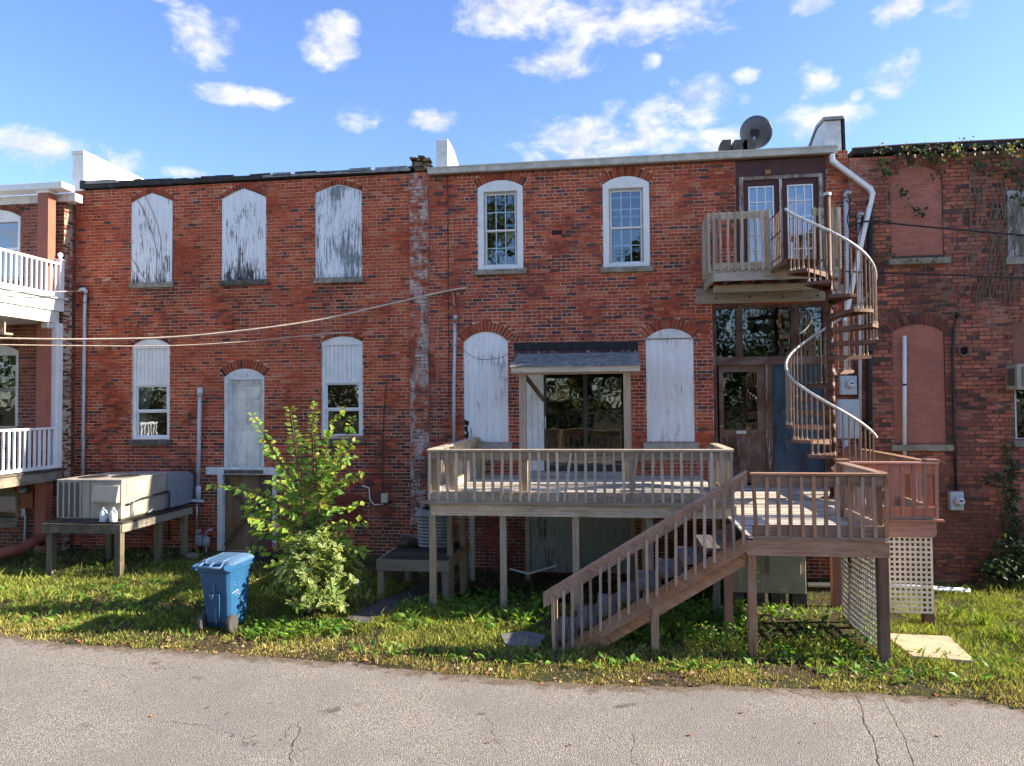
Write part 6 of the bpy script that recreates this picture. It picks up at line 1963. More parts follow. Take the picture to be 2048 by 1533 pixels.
cable([(908, 582), (914, 612), (918, 640), (914, 650), (908, 640)], [-0.06, -0.12, -0.14, -0.14, -0.1], 0.009, BLACK, 'black drip loop hanging from the cable end above the grey conduit', 'drip_loop')
cable([(912, 690), (950, 716), (985, 718), (1018, 705), (1058, 637), (1075, 634), (1110, 645), (1160, 651), (1200, 645), (1240, 632), (1290, 637), (1340, 640)], [-0.015] * 12, 0.005, plain('brown_wire', (0.12, 0.07, 0.05), 0.7), 'thin brown wire wandering over the brick above the canopy', 'wall_cable')
q0, q1 = P(893, 582, -0.06), P(934, 576, -0.06)
tag(MB().bar(q0, q1, 0.035, 0.03).bar(P(907, 585, -0.05), P(908, 610, -0.05), 0.02, 0.02, (0, 1, 0)).build('cable_bracket', CREAM), 'cream cable clamp bracket on the wall left of the upper window', 'bracket')

# ------------------------------------------------------------------ low platform with a condenser left of the deck
LP = root('equipment_platform', (-3.4, -2.4, 0), 'low timber platform at the left end of the deck carrying a round condenser', 'platform')
lz = 0.62
lx0, lx1, ly0, ly1 = -3.92, -2.66, -3.30, -1.55
WLX = wood('low_platform_beam', (0.36, 0.27, 0.16), 'x', 0.55, 0.4, (0.34, 0.30, 0.24))
WLY = wood('low_platform_beam', (0.36, 0.27, 0.16), 'y', 0.55, 0.4, (0.34, 0.30, 0.24))
WLZ = wood('low_platform_beam', (0.36, 0.27, 0.16), 'z', 0.55, 0.4, (0.34, 0.30, 0.24))
box('front_beam', (lx0, ly0 - 0.04, lz - 0.18), (lx1, ly0, lz), WLX, LP)
box('side_beam', (lx1 - 0.04, ly0 + 0.002, lz - 0.17), (lx1, ly1, lz), WLY, LP)
box('side_beam', (lx0, ly0 + 0.002, lz - 0.17), (lx0 + 0.04, ly1, lz), WLY, LP)
for k in range(8):
    box('platform_board', (lx0 + 0.042, ly0 + 0.01 + k * 0.215, lz - 0.045), (lx1 - 0.042, ly0 + 0.2 + k * 0.215, lz - 0.008), wood('rotten_board', (0.075, 0.06, 0.045), 'x', 0.4, 0.3, (0.1, 0.09, 0.07), moss=0.4), LP)
for (x, y) in ((lx0 + 0.06, ly0 + 0.06), (lx1 - 0.08, ly0 + 0.06), (lx0 + 0.06, ly1 - 0.06), (lx1 - 0.08, ly1 - 0.06)):
    box('post', (x - 0.055, y - 0.055, gz(x, y) - 0.1), (x + 0.055, y + 0.055, lz - 0.05), WLZ, LP)
cxx, cyy = P(872, 1080, -2.15).x, -2.15
CO = root('condenser_unit', (cxx, cyy, lz), 'grey round-topped condenser unit on the low platform by the deck post', 'air conditioner')
CG = plain('condenser_grey', (0.24, 0.25, 0.25), 0.5, 0.2, 5, (0.1, 0.09, 0.08), 0.3)
rings = []
def sq(r, z, e=0.62):
    out = []
    for k in range(24):
        a = 2 * math.pi * k / 24
        c, s = math.cos(a), math.sin(a)
        f = (abs(c) ** 4 + abs(s) ** 4) ** (-0.25)
        out.append(Vector((cxx + r * f * c * 0.94, cyy + r * f * s * 0.94, lz + z)))
    return out
m = MB()
def ringloft(loops):
    n = len(loops[0])
    vs = [p for l in loops for p in l]
    fs = [(i * n + k, i * n + (k + 1) % n, (i + 1) * n + (k + 1) % n, (i + 1) * n + k) for i in range(len(loops) - 1) for k in range(n)]
    fs.append(tuple(range(n))); fs.append(tuple((len(loops) - 1) * n + k for k in range(n)))
    return MB().add(vs, fs)
ringloft([sq(0.28, 0.0), sq(0.30, 0.05), sq(0.33, 0.55)]).build('coil_body', GRILL, CO)
for k in range(9):
    z = 0.04 + k * 0.06
    r = 0.30 + 0.03 * z / 0.55 + 0.012
    ringloft([sq(r, z), sq(r + 0.008, z + 0.014), sq(r + 0.002, z + 0.042)]).build('louvre_band', CG, CO)
ringloft([sq(0.35, 0.57), sq(0.37, 0.60), sq(0.36, 0.66), sq(0.28, 0.69)]).build('top_cover', CG, CO, bevel=0.006)
MB().lathe([(0.25, 0.0), (0.25, 0.012)], (cxx, cyy, lz + 0.69), 24).build('fan_opening', GRILL, CO)
for k in range(6):
    MB().lathe([(0.04 + k * 0.04, 0.0), (0.046 + k * 0.04, 0.0), (0.046 + k * 0.04, 0.006), (0.04 + k * 0.04, 0.006)], (cxx, cyy, lz + 0.703), 20).build('grille_ring', BLACK_IRON, CO)
MB().lathe([(0.06, 0.0), (0.06, 0.012), (0.0, 0.014)], (cxx, cyy, lz + 0.712), 14).build('motor_cap', CG, CO)
# rotten log on the low platform
lg = MB()
pts = [Vector((lx0 + 0.06, -2.3, lz + 0.06)), Vector((lx0 + 0.25, -2.35, lz + 0.09)), Vector((lx0 + 0.5, -2.2, lz + 0.07)), Vector((lx0 + 0.72, -2.25, lz + 0.055))]
lo2 = lg.tube(pts, [0.05, 0.075, 0.07, 0.045], 9).build('rotten_log', plain('bark', (0.07, 0.05, 0.035), 0.95, 0.5, 14, (0.16, 0.13, 0.1), 0.5, bump=0.8, bscale=40), None)
tag(lo2, 'rotten log lying on the low timber platform', 'log')
tag(MB().bar((lx0 + 0.02, -1.9, lz + 0.14), (lx0 + 0.55, -1.75, lz + 0.02), 0.16, 0.03).build('loose_board', wood('loose_plank', (0.12, 0.09, 0.06), 'x')), 'dark loose board leaning behind the log on the low platform', 'board')

# ------------------------------------------------------------------ second packaged unit under the landing
y2 = -2.3
ux0, ux1 = P(1462, 1140, y2).x, P(1612, 1140, y2).x
uz0, uz1 = P(1540, 1187, y2).z, P(1540, 1090, y2).z
U2 = root('air_conditioner', ((ux0 + ux1) / 2, y2 + 0.5, uz0), 'olive beige packaged air conditioner in the shade under the landing', 'air conditioner')
OL = plain('olive_beige_metal', (0.36, 0.33, 0.25), 0.5, 0.15, 3.0, (0.15, 0.12, 0.08), 0.4, bump=0.05)
MB().box((ux0, y2, uz0), (ux1, -0.6, uz1)).build('cabinet', OL, U2, bevel=0.01)
h0, h1 = P(1536, 1140, y2).x, P(1600, 1140, y2).x
MB().box((h0, y2 - 0.06, P(1560, 1148, y2).z), (h1, y2 - 0.002, P(1560, 1106, y2).z)).build('air_hood', OL, U2, bevel=0.008)
for u in (1480, 1496, 1525):
    x = P(u, 1140, y2).x
    box('panel_seam', (x - 0.008, y2 - 0.008, uz0 + 0.02), (x + 0.008, y2 + 0.004, uz1 - 0.02), plain('pale_seam', (0.5, 0.48, 0.42), 0.6), U2)
for (u, v) in ((1514, 1136), (1513, 1145), (1514, 1163), (1567, 1180)):
    q = P(u, v, y2)
    box('warning_label', (q.x - 0.05, y2 - 0.006, q.z - 0.018), (q.x + 0.05, y2 + 0.002, q.z + 0.018), plain('yellow_label', (0.62, 0.56, 0.25), 0.6), U2)
for k in range(4):
    x = ux0 + 0.1 + k * (ux1 - ux0 - 0.2) / 3
    box('support_block', (x - 0.12, y2 + 0.05, -0.5), (x + 0.12, y2 + 0.3, uz0 - 0.002), plain('dark_concrete', (0.10, 0.09, 0.08)), U2)

# ------------------------------------------------------------------ odds and ends on the ground
a, b = P(1615, 1147, -0.75), P(1938, 1160, -0.75)
o = MB().tube([(a.x, -0.75, gz(a.x, -0.75) + 0.07), ((a.x + b.x) / 2, -0.75, gz(5, -0.75) + 0.075), (b.x, -0.75, gz(b.x, -0.75) + 0.06)], 0.048, 12).build('drain_pipe', VINYL, None, smooth=True)
tag(o, 'long white plastic drain pipe lying along the foot of the wall', 'pipe')
def slab(name, px, z, th, mat, label, cat):
    pts = [G(u, v, z) for u, v in px]
    return tag(MB().prism([p + Vector((0, 0, 0)) for p in pts], (0, 0, -th)).build(name, mat, None, bevel=0.006), label, cat)
SLABM = plain('sandy_plywood', (0.48, 0.36, 0.23), 0.85, 0.2, 5.0, (0.16, 0.10, 0.06), 0.6, bump=0.4, bscale=30)
slab('board_sheet', [(1765, 1266), (1826, 1312), (1951, 1322), (1897, 1272)], 0.06, 0.075, SLABM, 'sandy coloured flat sheet lying on the grass in front of the lattice', 'board')
slab('stepping_stone', [(1000, 1268), (1012, 1290), (1078, 1292), (1092, 1270), (1050, 1262)], 0.045, 0.06, plain('grey_slab', (0.15, 0.145, 0.14), 0.95, 0.3, 8, bump=0.5), 'flat grey stepping stone at the foot of the timber stairs', 'stone')
slab('stepping_stone', [(369, 1111), (380, 1104), (399, 1107), (392, 1116)], 0.03, 0.06, plain('tan_stone', (0.28, 0.24, 0.18), 0.95, 0.3, 8, bump=0.5), 'small tan stone beside the gas meter', 'stone')
# gravel run of old paving beside the low platform
pp = [G(u, v, 0.02) for u, v in ((690, 1243), (735, 1252), (790, 1222), (858, 1190), (900, 1150), (850, 1142), (790, 1180), (742, 1215))]
vs = [(p.x, p.y, gz(p.x, p.y) + 0.03) for p in pp]
o = link_mesh('path', vs, [tuple(range(len(vs)))], plain('dark_gravel', (0.085, 0.08, 0.078), 0.95, 0.5, 14.0, (0.22, 0.21, 0.2), 0.5, bump=1.0, bscale=55))
tag(o, kind='structure')
st = [P(1020, 1138, -1.6), P(1056, 1148, -1.9), P(1112, 1132, -1.4)]
tag(MB().tube(st, 0.02, 6).build('bent_strip', VINYL), 'bent white plastic strip lying under the deck', 'strip')
tr_ = G(528, 1122, 0.0)
PL = root('plant_tray', (tr_.x, tr_.y, 0.0), 'black plastic plant tray with a red bloom behind the sapling', 'planter')
TX, TY = tr_.x, tr_.y
loft_ = MB()
for (s0, s1) in (((-0.28, -0.14), (0.28, -0.12)), ((-0.28, 0.12), (0.28, 0.14)), ((-0.28, -0.12), (-0.26, 0.12)), ((0.26, -0.12), (0.28, 0.12))):
    loft_.box((TX + s0[0], TY + s0[1], 0.0), (TX + s1[0], TY + s1[1], 0.17))
loft_.box((TX - 0.26, TY - 0.12, 0.0), (TX + 0.26, TY + 0.12, 0.12))
loft_.build('tray', BLACK, PL)
fl_ = MB()
for k in range(40):
    a = random.uniform(0, 6.28); r = random.uniform(0, 0.13)
    c = Vector((TX + 0.22 + r * math.cos(a), TY + r * math.sin(a), 0.30 + random.uniform(-0.1, 0.12)))
    d = Vector((random.uniform(-1, 1), random.uniform(-1, 1), random.uniform(-1, 1))).normalized() * 0.035
    e = d.cross(Vector((0.3, 0.2, 1))).normalized() * 0.03
    fl_.add([c - d, c + e, c + d, c - e], [(0, 1, 2, 3)])
tag(fl_.build('bloom', plain('red_petal', (0.30, 0.012, 0.02), 0.7, 0.3), PL), kind='stuff')
bt = G(716, 1180, 0.0)
o = MB().lathe([(0.0, 0.0), (0.035, 0.0), (0.038, 0.02), (0.038, 0.13), (0.015, 0.19), (0.015, 0.21), (0.0, 0.21)], (bt.x, bt.y, gz(bt.x, bt.y) + 0.0), 12).build('plastic_bottle', plain('clear_plastic', (0.5, 0.55, 0.58), 0.2, 0.1, 8, bump=0), None, smooth=True)
tag(o, 'small clear plastic bottle standing in the shade behind the shrub', 'bottle')
# ------------------------------------------------------------------ vegetation
class Leaves:
    """many small leaf faces with their own colour"""
    def __init__(self): self.v, self.f, self.c = [], [], []
    def leaf(self, base, d, nrm, L, W, col, tipc=None, edge=None):
        d = Vector(d).normalized()
        s = d.cross(Vector(nrm))
        if s.length < 1e-4: s = d.orthogonal()
        s.normalize()
        n = s.cross(d).normalized()
        b = Vector(base)
        k = len(self.v)
        if edge is None:
            self.v += [tuple(b), tuple(b + d * L * 0.45 + s * W / 2 + n * W * 0.12), tuple(b + d * L - n * L * 0.06), tuple(b + d * L * 0.45 - s * W / 2 + n * W * 0.12), tuple(b + d * L * 0.5)]
            self.c += [col, col, tipc or col, col, col]
            self.f += [(k, k + 1, k + 2, k + 4), (k, k + 4, k + 2, k + 3)]
        else:                                       # green middle, pale margin
            ring = [(0, 0), (0.25, 0.42), (0.55, 0.5), (0.82, 0.3), (1, 0), (0.82, -0.3), (0.55, -0.5), (0.25, -0.42)]
            inner = [(0.08, 0.0), (0.3, 0.22), (0.55, 0.24), (0.74, 0.12), (0.82, 0), (0.74, -0.12), (0.55, -0.24), (0.3, -0.22)]
            for (a, w) in ring:
                self.v.append(tuple(b + d * L * a + s * W * w + n * abs(w) * W * 0.25)); self.c.append(edge)
            for (a, w) in inner:
                self.v.append(tuple(b + d * L * a + s * W * w + n * abs(w) * W * 0.25)); self.c.append(col)
            self.f += [(k + i, k + (i + 1) % 8, k + 8 + (i + 1) % 8, k + 8 + i) for i in range(8)] + [tuple(k + 8 + i for i in range(8))]
    def build(self, name, mat, parent=None, origin=None):
        return link_mesh(name, self.v, self.f, mat, parent, False, 0, self.c, origin, fix=False)
def rv(s=1.0):
    return Vector((random.gauss(0, s), random.gauss(0, s), random.gauss(0, s)))
def jitc(c, k=0.25):
    m = random.uniform(1 - k, 1 + k)
    return (c[0] * m * random.uniform(0.85, 1.15), c[1] * m, c[2] * m * random.uniform(0.8, 1.2))
LEAF = foliage('leaf', 0.5)
LEAFY = foliage('ivy_leaf', 0.3)
BARK = plain('young_bark', (0.13, 0.075, 0.045), 0.85, 0.3, 12, bump=0.3)

# ---- sapling: several whippy stems, leaves in two ranks along each arching shoot
SY = G(622, 1222, 0.0).y
def SPX(u, v, dy=0.0): return P(u, v, SY + dy)
base = SPX(622, 1222); base.z = -0.03
TR = root('sapling_tree', base, 'young leafy sapling with arching shoots in front of the red wall', 'tree')
stems = [([(622, 1222), (612, 1080), (603, 1000), (578, 950), (548, 905), (524, 862), (504, 828)], -0.1), ([(622, 1222), (608, 1060), (602, 980), (592, 900), (585, 850), (580, 815)], 0.15),
         ([(624, 1222), (626, 1090), (630, 990), (627, 900), (625, 850), (632, 808)], 0.0), ([(626, 1222), (636, 1080), (640, 990), (652, 900), (664, 850), (690, 812)], -0.15),
         ([(624, 1222), (634, 1060), (648, 970), (676, 900), (694, 868), (704, 835)], 0.2)]
side = [((612, 1040), (424, 968), -0.3, 30), ((606, 1060), (487, 1008), 0.2, 12), ((612, 1075), (484, 1030), -0.4, 10), ((615, 1095), (505, 1060), 0.3, 8), ((612, 1110), (498, 1100), -0.2, -2),
        ((618, 1060), (735, 1046), 0.2, 6), ((630, 1040), (720, 1010), -0.3, 8), ((640, 1000), (725, 945), 0.1, 14), ((640, 980), (712, 880), 0.3, 10), ((645, 960), (705, 915), -0.3, 10),
        ((620, 1090), (735, 1105), -0.1, 16), ((625, 1080), (700, 1075), 0.4, 8), ((605, 1000), (540, 960), 0.35, 12), ((620, 1120), (540, 1130), 0.4, 6),
        ((640, 1020), (690, 960), 0.5, 10), ((610, 1020), (560, 990), 0.5, 10), ((618, 1100), (560, 1075), 0.6, 8), ((628, 1100), (690, 1120), 0.6, 8)]
lv = []
twig = MB()
def shoot(pts, r0, r1, start, spacing, size, own):
    L = [0]
    for a, b in zip(pts, pts[1:]): L.append(L[-1] + (b - a).length)
    n = len(pts)
    twig.tube(pts, [r0 + (r1 - r0) * i / (n - 1) for i in range(n)], 6)
    s = start * L[-1]
    k = 0
    while s < L[-1]:
        i = max(j for j in range(n) if L[j] <= s + 1e-6)
        i = min(i, n - 2)
        f = (s - L[i]) / max(L[i + 1] - L[i], 1e-5)
        p = pts[i].lerp(pts[i + 1], f)
        d = (pts[i + 1] - pts[i]).normalized()
        sd = d.cross(Vector((0, -0.35, 1))).normalized()
        if sd.length < 0.1: sd = Vector((1, 0, 0))
        sgn = 1 if k % 2 else -1
        ld = (sd * sgn + d * random.uniform(0.15, 0.6) + Vector((0, 0, random.uniform(-0.55, 0.05))) + rv(0.22)).normalized()
        tip = s / L[-1]
        sz = size * random.uniform(0.55, 1.2) * (1.0 if tip < 0.85 else 0.75)
        lv.append((p + ld * 0.012, ld, (Vector((0.35, -0.7, 0.8)) + rv(0.35)), sz, sz * random.uniform(0.55, 0.7), tip))
        s += spacing * random.uniform(0.8, 1.25)
        k += 1
def smooth_pts(pts, m=4):
    out = []
    for i in range(len(pts) - 1):
        p0, p1, p2, p3 = pts[max(i - 1, 0)], pts[i], pts[i + 1], pts[min(i + 2, len(pts) - 1)]
        for k in range(m):
            s = k / m
            out.append(0.5 * ((2 * p1) + (p2 - p0) * s + (2 * p0 - 5 * p1 + 4 * p2 - p3) * s * s + (3 * p1 - p0 - 3 * p2 + p3) * s ** 3))
    out.append(pts[-1])
    return out
for px, dy in stems:
    n = len(px)
    pts = smooth_pts([SPX(u, v, dy * i / (n - 1)) for i, (u, v) in enumerate(px)])
    pts[0].z = -0.05
    shoot(pts, 0.018, 0.004, 0.32, 0.023, 0.160, True)
for (a, b, dy, bow) in side:
    p0, p2 = SPX(*a), SPX(b[0], b[1], dy)
    pm = SPX((a[0] + b[0]) / 2, (a[1] + b[1]) / 2 - bow, dy * 0.6)
    pts = [p0 * (1 - t) ** 2 + pm * 2 * t * (1 - t) + p2 * t * t for t in np.linspace(0, 1, 9)]
    shoot(pts, 0.008, 0.003, 0.10, 0.026, 0.160, True)
twig.build('stem', BARK, TR, smooth=True)
GREENS = [(0.26, 0.40, 0.055), (0.19, 0.33, 0.05), (0.34, 0.46, 0.065), (0.13, 0.25, 0.04), (0.42, 0.48, 0.07)]
lmesh = []
for g in range(10):
    L_ = Leaves()
    c = jitc(GREENS[g % 5], 0.15)
    L_.leaf((0, 0, 0), (1, 0, 0), (0, 0, 1), 1.0, 0.64, c, mul(c, 1.15))
    me = make_mesh('leaf', L_.v, L_.f, LEAF, colors=L_.c, fix=False)
    lmesh.append(me)
order = sorted(range(len(lv)), key=lambda i: lv[i][0].y)
single = set(order[:300])
rest = Leaves()
for i, (p, d, nrm, L, W, tip) in enumerate(lv):
    if i in single:
        d = d.normalized()
        s = d.cross(nrm)
        s = (s if s.length > 1e-3 else d.orthogonal()).normalized()
        nn = s.cross(d)
        m3 = Matrix((d, -s, nn)).transposed()
        o = inst(lmesh[random.randrange(10)], 'leaf', TR, p, m3.to_euler(), (L, L, L))
    else:
        rest.leaf(p, d, nrm, L, W, jitc(random.choice(GREENS), 0.15))
tag(rest.build('foliage', LEAF, TR), kind='stuff')

# ---- variegated shrub at the sapling's foot
SH_c = SPX(632, 1170, -0.25)
SB = root('variegated_shrub', (SH_c.x, SH_c.y, 0), 'rounded shrub with cream-edged leaves at the foot of the sapling', 'shrub')
st_ = MB()
var = Leaves()
for k in range(90):
    a = random.uniform(0, 6.28)
    el_ = random.uniform(0.1, 1.45)
    rr_ = 0.72 * random.uniform(0.75, 1.05)
    tipp = Vector((SH_c.x + rr_ * math.cos(a) * math.cos(el_) * 1.0, SH_c.y + rr_ * math.sin(a) * math.cos(el_) * 0.9, 0.18 + 1.12 * math.sin(el_) * random.uniform(0.75, 1.05)))
    if tipp.z < 0.15: tipp.z = 0.15
    b0 = Vector((SH_c.x + random.uniform(-0.12, 0.12), SH_c.y + random.uniform(-0.1, 0.1), -0.02))
    mid_ = b0.lerp(tipp, 0.55) + Vector((0, 0, 0.12))
    pts = [b0 * (1 - t) ** 2 + mid_ * 2 * t * (1 - t) + tipp * t * t for t in np.linspace(0, 1, 7)]
    st_.tube(pts, [0.008 - 0.0009 * i for i in range(7)], 5)
    for i in range(3, 7):
        p = pts[i]
        nl = 6 if i < 6 else 9
        for j in range(nl):
            th = 6.28 * j / nl + random.uniform(-0.3, 0.3)
            ax = (pts[i] - pts[i - 1]).normalized()
            o1 = ax.orthogonal().normalized(); o2 = ax.cross(o1)
            d = (o1 * math.cos(th) + o2 * math.sin(th) + ax * random.uniform(0.2, 0.8)).normalized()
            green_pick = random.random()  # each leaf takes one of two greens at random
            cg = jitc((0.22, 0.34, 0.07), 0.3) if green_pick < 0.75 else jitc((0.16, 0.24, 0.04), 0.2)
            ce = jitc((0.70, 0.70, 0.36), 0.2) if random.random() < 0.75 else jitc((0.15, 0.23, 0.04), 0.2)
            var.leaf(p + rv(0.02), d, ax + rv(0.3), random.uniform(0.09, 0.15), random.uniform(0.045, 0.065), cg, None, ce)
st_.build('stem', BARK, SB)
tag(var.build('foliage', LEAF, SB), kind='stuff')

# ---- grass: blades over the whole strip, thinner on the trodden earth
def vnoise(x, y, s, seed=0):
    x = x * s + seed * 17.3; y = y * s - seed * 9.1
    i, j = np.floor(x), np.floor(y)
    def h(a, b): return np.modf(np.abs(np.sin(a * 127.1 + b * 311.7) * 43758.5453))[0]
    fx, fy = x - i, y - j
    fx, fy = fx * fx * (3 - 2 * fx), fy * fy * (3 - 2 * fy)
    return (h(i, j) * (1 - fx) + h(i + 1, j) * fx) * (1 - fy) + (h(i, j + 1) * (1 - fx) + h(i + 1, j + 1) * fx) * fy
def np_edge(x):
    return np.interp(x, EX, EY) + 0.015 * np.sin(x * 7.1) + 0.02 * np.sin(x * 17.3 + 1) + 0.02 * np.sin(x * 41 + 2)
def np_ss(a, b, x):
    t = np.clip((x - a) / (b - a), 0, 1); return t * t * (3 - 2 * t)
def np_gz(x, y):
    z = -0.33 * np_ss(-5.2, -2.2, x) * np_ss(-4.4, -1.6, y)
    w = 0.022 * np.sin(x * 1.7 + y) + 0.015 * np.sin(y * 3.1 - x * 0.8)
    z = z + w
    return np.where(z > 0, z * np_ss(-7.0, -6.0, y), z)
def in_poly(x, y, pts):
    c = np.zeros(len(x), bool)
    n = len(pts)
    for i in range(n):
        x1, y1, x2, y2 = pts[i].x, pts[i].y, pts[(i + 1) % n].x, pts[(i + 1) % n].y
        hit = ((y1 > y) != (y2 > y)) & (x < (x2 - x1) * (y - y1) / (y2 - y1 + 1e-9) + x1)
        c ^= hit
    return c
SLAB_P = [G(u, v, 0.06) for u, v in ((1765, 1266), (1826, 1312), (1951, 1322), (1897, 1272))]
STONE_P = [G(u, v, 0.045) for u, v in ((1000, 1268), (1012, 1290), (1078, 1292), (1092, 1270), (1050, 1262))]
def grass(n_try, hmin, hmax, w, name, label, seed):
    r = np.random.default_rng(seed)
    x = r.uniform(-13.5, 9.5, n_try)
    e = np_edge(x)
    t = r.uniform(0, 1, n_try)
    y = e - 0.08 * np.abs(r.normal(0, 1, n_try)) * vnoise(x, x * 0, 1.3, 4) + t * (-0.15 - e)
    keep = np.ones(n_try, bool)
    # bare shaded earth under the deck, landing, platforms and beside the wall
    under = ((x > -3.2) & (x < 4.6) & (y > -3.7)) | ((x > 1.6) & (x < 3.5) & (y > -4.9))
    p = np.where(under, 0.05, 1.0)
    p = np.where((x > -11) & (x < -9) & (y > -2.4), 0.12, p)
    p = np.where((x < -2.8) & (y > -1.6 + 0.5 * np.sin(x * 2)), 0.15, p)
    p = p * np.where(vnoise(x, y, 1.5, seed) * 0.6 + vnoise(x, y, 4.0, seed + 1) * 0.4 > 0.62, 0.16, 1.0)
    p = np.where(in_poly(x, y, pp) | in_poly(x, y, SLAB_P) | in_poly(x, y, STONE_P), 0.0, p)
    keep &= r.uniform(0, 1, n_try) < p
    x, y, e = x[keep], y[keep], e[keep]
    n = len(x)
    z = np_gz(x, y) - 0.008
    a = r.uniform(0, 2 * np.pi, n)
    near = np.clip((y - e) / 1.1, 0, 1)
    h = np.where(r.uniform(0, 1, n) > 0.96, 1.9, 1.0) * r.uniform(hmin, hmax, n) * (0.55 + 0.45 * near) * (0.7 + 0.7 * vnoise(x, y, 2.4, seed + 3))
    lean = r.uniform(0.1, 0.75, n) * h
    la = r.uniform(0, 2 * np.pi, n)
    ww = w * r.uniform(0.6, 1.3, n)
    V = np.zeros((n, 4, 3), np.float32)
    dx, dy = np.cos(a) * ww / 2, np.sin(a) * ww / 2
    mx, my = np.cos(la) * lean * 0.35, np.sin(la) * lean * 0.35
    V[:, 0] = np.stack([x - dx, y - dy, z], 1)
    V[:, 1] = np.stack([x + dx, y + dy, z], 1)
    V[:, 2] = np.stack([x + dx * 0.7 + mx, y + dy * 0.7 + my, z + h * 0.6], 1)
    V[:, 3] = np.stack([x + np.cos(la) * lean, y + np.sin(la) * lean, z + h], 1)
    me = bpy.data.meshes.new(name)
    me.vertices.add(n * 4)
    me.vertices.foreach_set('co', V.reshape(-1))
    me.loops.add(n * 6)
    idx = (np.arange(n)[:, None] * 4 + np.array([[0, 1, 2, 0, 2, 3]])).astype(np.int32)
    me.loops.foreach_set('vertex_index', idx.ravel())
    me.polygons.add(n * 2)
    me.polygons.foreach_set('loop_start', np.arange(0, n * 6, 3, dtype=np.int32))
    me.update(calc_edges=True)
    g1, g2, dry = np.array([0.19, 0.255, 0.04]), np.array([0.35, 0.37, 0.075]), np.array([0.60, 0.48, 0.16])
    m = vnoise(x, y, 0.9, seed + 5)[:, None] * 0.6 + r.uniform(0, 0.4, (n, 1))
    c = g1 * (1 - m) + g2 * m
    dr = np.clip((1 - near) * 0.75 + (vnoise(x, y, 0.5, 8) - 0.55) * 0.8 + r.normal(0, 0.18, n), 0, 1)[:, None]
    c = c * (1 - dr * 0.8) + dry * dr * 0.8
    c *= r.uniform(0.55, 1.3, (n, 1)) * (0.7 + 0.6 * vnoise(x, y, 5.0, 2)[:, None])
    col = np.ones((n, 4, 4), np.float32)
    col[:, :, :3] = c[:, None, :]
    at = me.color_attributes.new('Col', 'FLOAT_COLOR', 'POINT')
    at.data.foreach_set('color', col.ravel())
    me.materials.append(foliage('grass_blade', 0.3))
    o = bpy.data.objects.new(name, me)
    COL.objects.link(o)
    return tag(o, label, 'grass', kind='stuff')
grass(300000, 0.035, 0.095, 0.0095, 'grass', 'short yellow-green grass between the wall and the asphalt', 3)

# ---- broad-leaved weeds below the deck and along the stairs
wd = Leaves()
def weed(x, y, r, h, n, cols):
    z = gz(x, y)
    for k in range(n):
        a = random.uniform(0, 6.28)
        d = Vector((math.cos(a), math.sin(a), random.uniform(0.1, 1.1)))
        p = Vector((x + random.gauss(0, r * 0.4), y + random.gauss(0, r * 0.4), z + random.uniform(0.0, h)))
        L = random.uniform(0.06, 0.15)
        wd.leaf(p, d, Vector((0, 0, 1)) + rv(0.4), L, L * random.uniform(0.35, 0.55), jitc(random.choice(cols), 0.25))
WG = [(0.15, 0.32, 0.045), (0.21, 0.38, 0.055), (0.11, 0.25, 0.04), (0.28, 0.43, 0.06)]
def weed_zone(px, n, h, dens, cols=WG):
    pts = [G(u, v, 0.0) for u, v in px]
    x0, x1 = min(p.x for p in pts), max(p.x for p in pts)
    y0, y1 = min(p.y for p in pts), max(p.y for p in pts)
    k = 0
    while k < n:
        x, y = random.uniform(x0, x1), random.uniform(y0, y1)
        if not in_poly(np.array([x]), np.array([y]), pts)[0]: continue
        weed(x, y, 0.14, h * random.uniform(0.5, 1.2), dens, cols)
        k += 1
weed_zone([(770, 1270), (815, 1205), (900, 1170), (1100, 1165), (1105, 1240), (1080, 1262), (960, 1258), (860, 1262)], 150, 0.16, 9)
weed_zone([(1130, 1290), (1240, 1235), (1330, 1190), (1480, 1190), (1500, 1300), (1300, 1302)], 150, 0.16, 9)
weed_zone([(1480, 1200), (1720, 1205), (1745, 1300), (1500, 1302)], 48, 0.09, 7)
weed_zone([(880, 1170), (900, 1135), (1250, 1140), (1240, 1190), (1100, 1200)], 40, 0.10, 7, [(0.05, 0.10, 0.02), (0.04, 0.08, 0.018)])
weed_zone([(480, 1250), (700, 1255), (720, 1210), (700, 1275), (500, 1280)], 45, 0.1, 8)
weed_zone([(0, 1180), (400, 1160), (400, 1280), (0, 1260)], 150, 0.05, 5)
weed_zone([(700, 1300), (1480, 1330), (1480, 1350), (700, 1315)], 60, 0.05, 5)
weed_zone([(150, 1120), (380, 1120), (370, 1150), (160, 1150)], 26, 0.16, 8, [(0.14, 0.24, 0.03), (0.10, 0.2, 0.025)])
weed_zone([(1470, 1275), (2040, 1330), (2040, 1380), (1470, 1340)], 70, 0.06, 5)
tag(wd.build('weeds', LEAF, origin=(0, -4, 0)), 'low broad-leaved weeds growing around the deck posts and stairs', 'weeds', kind='stuff')
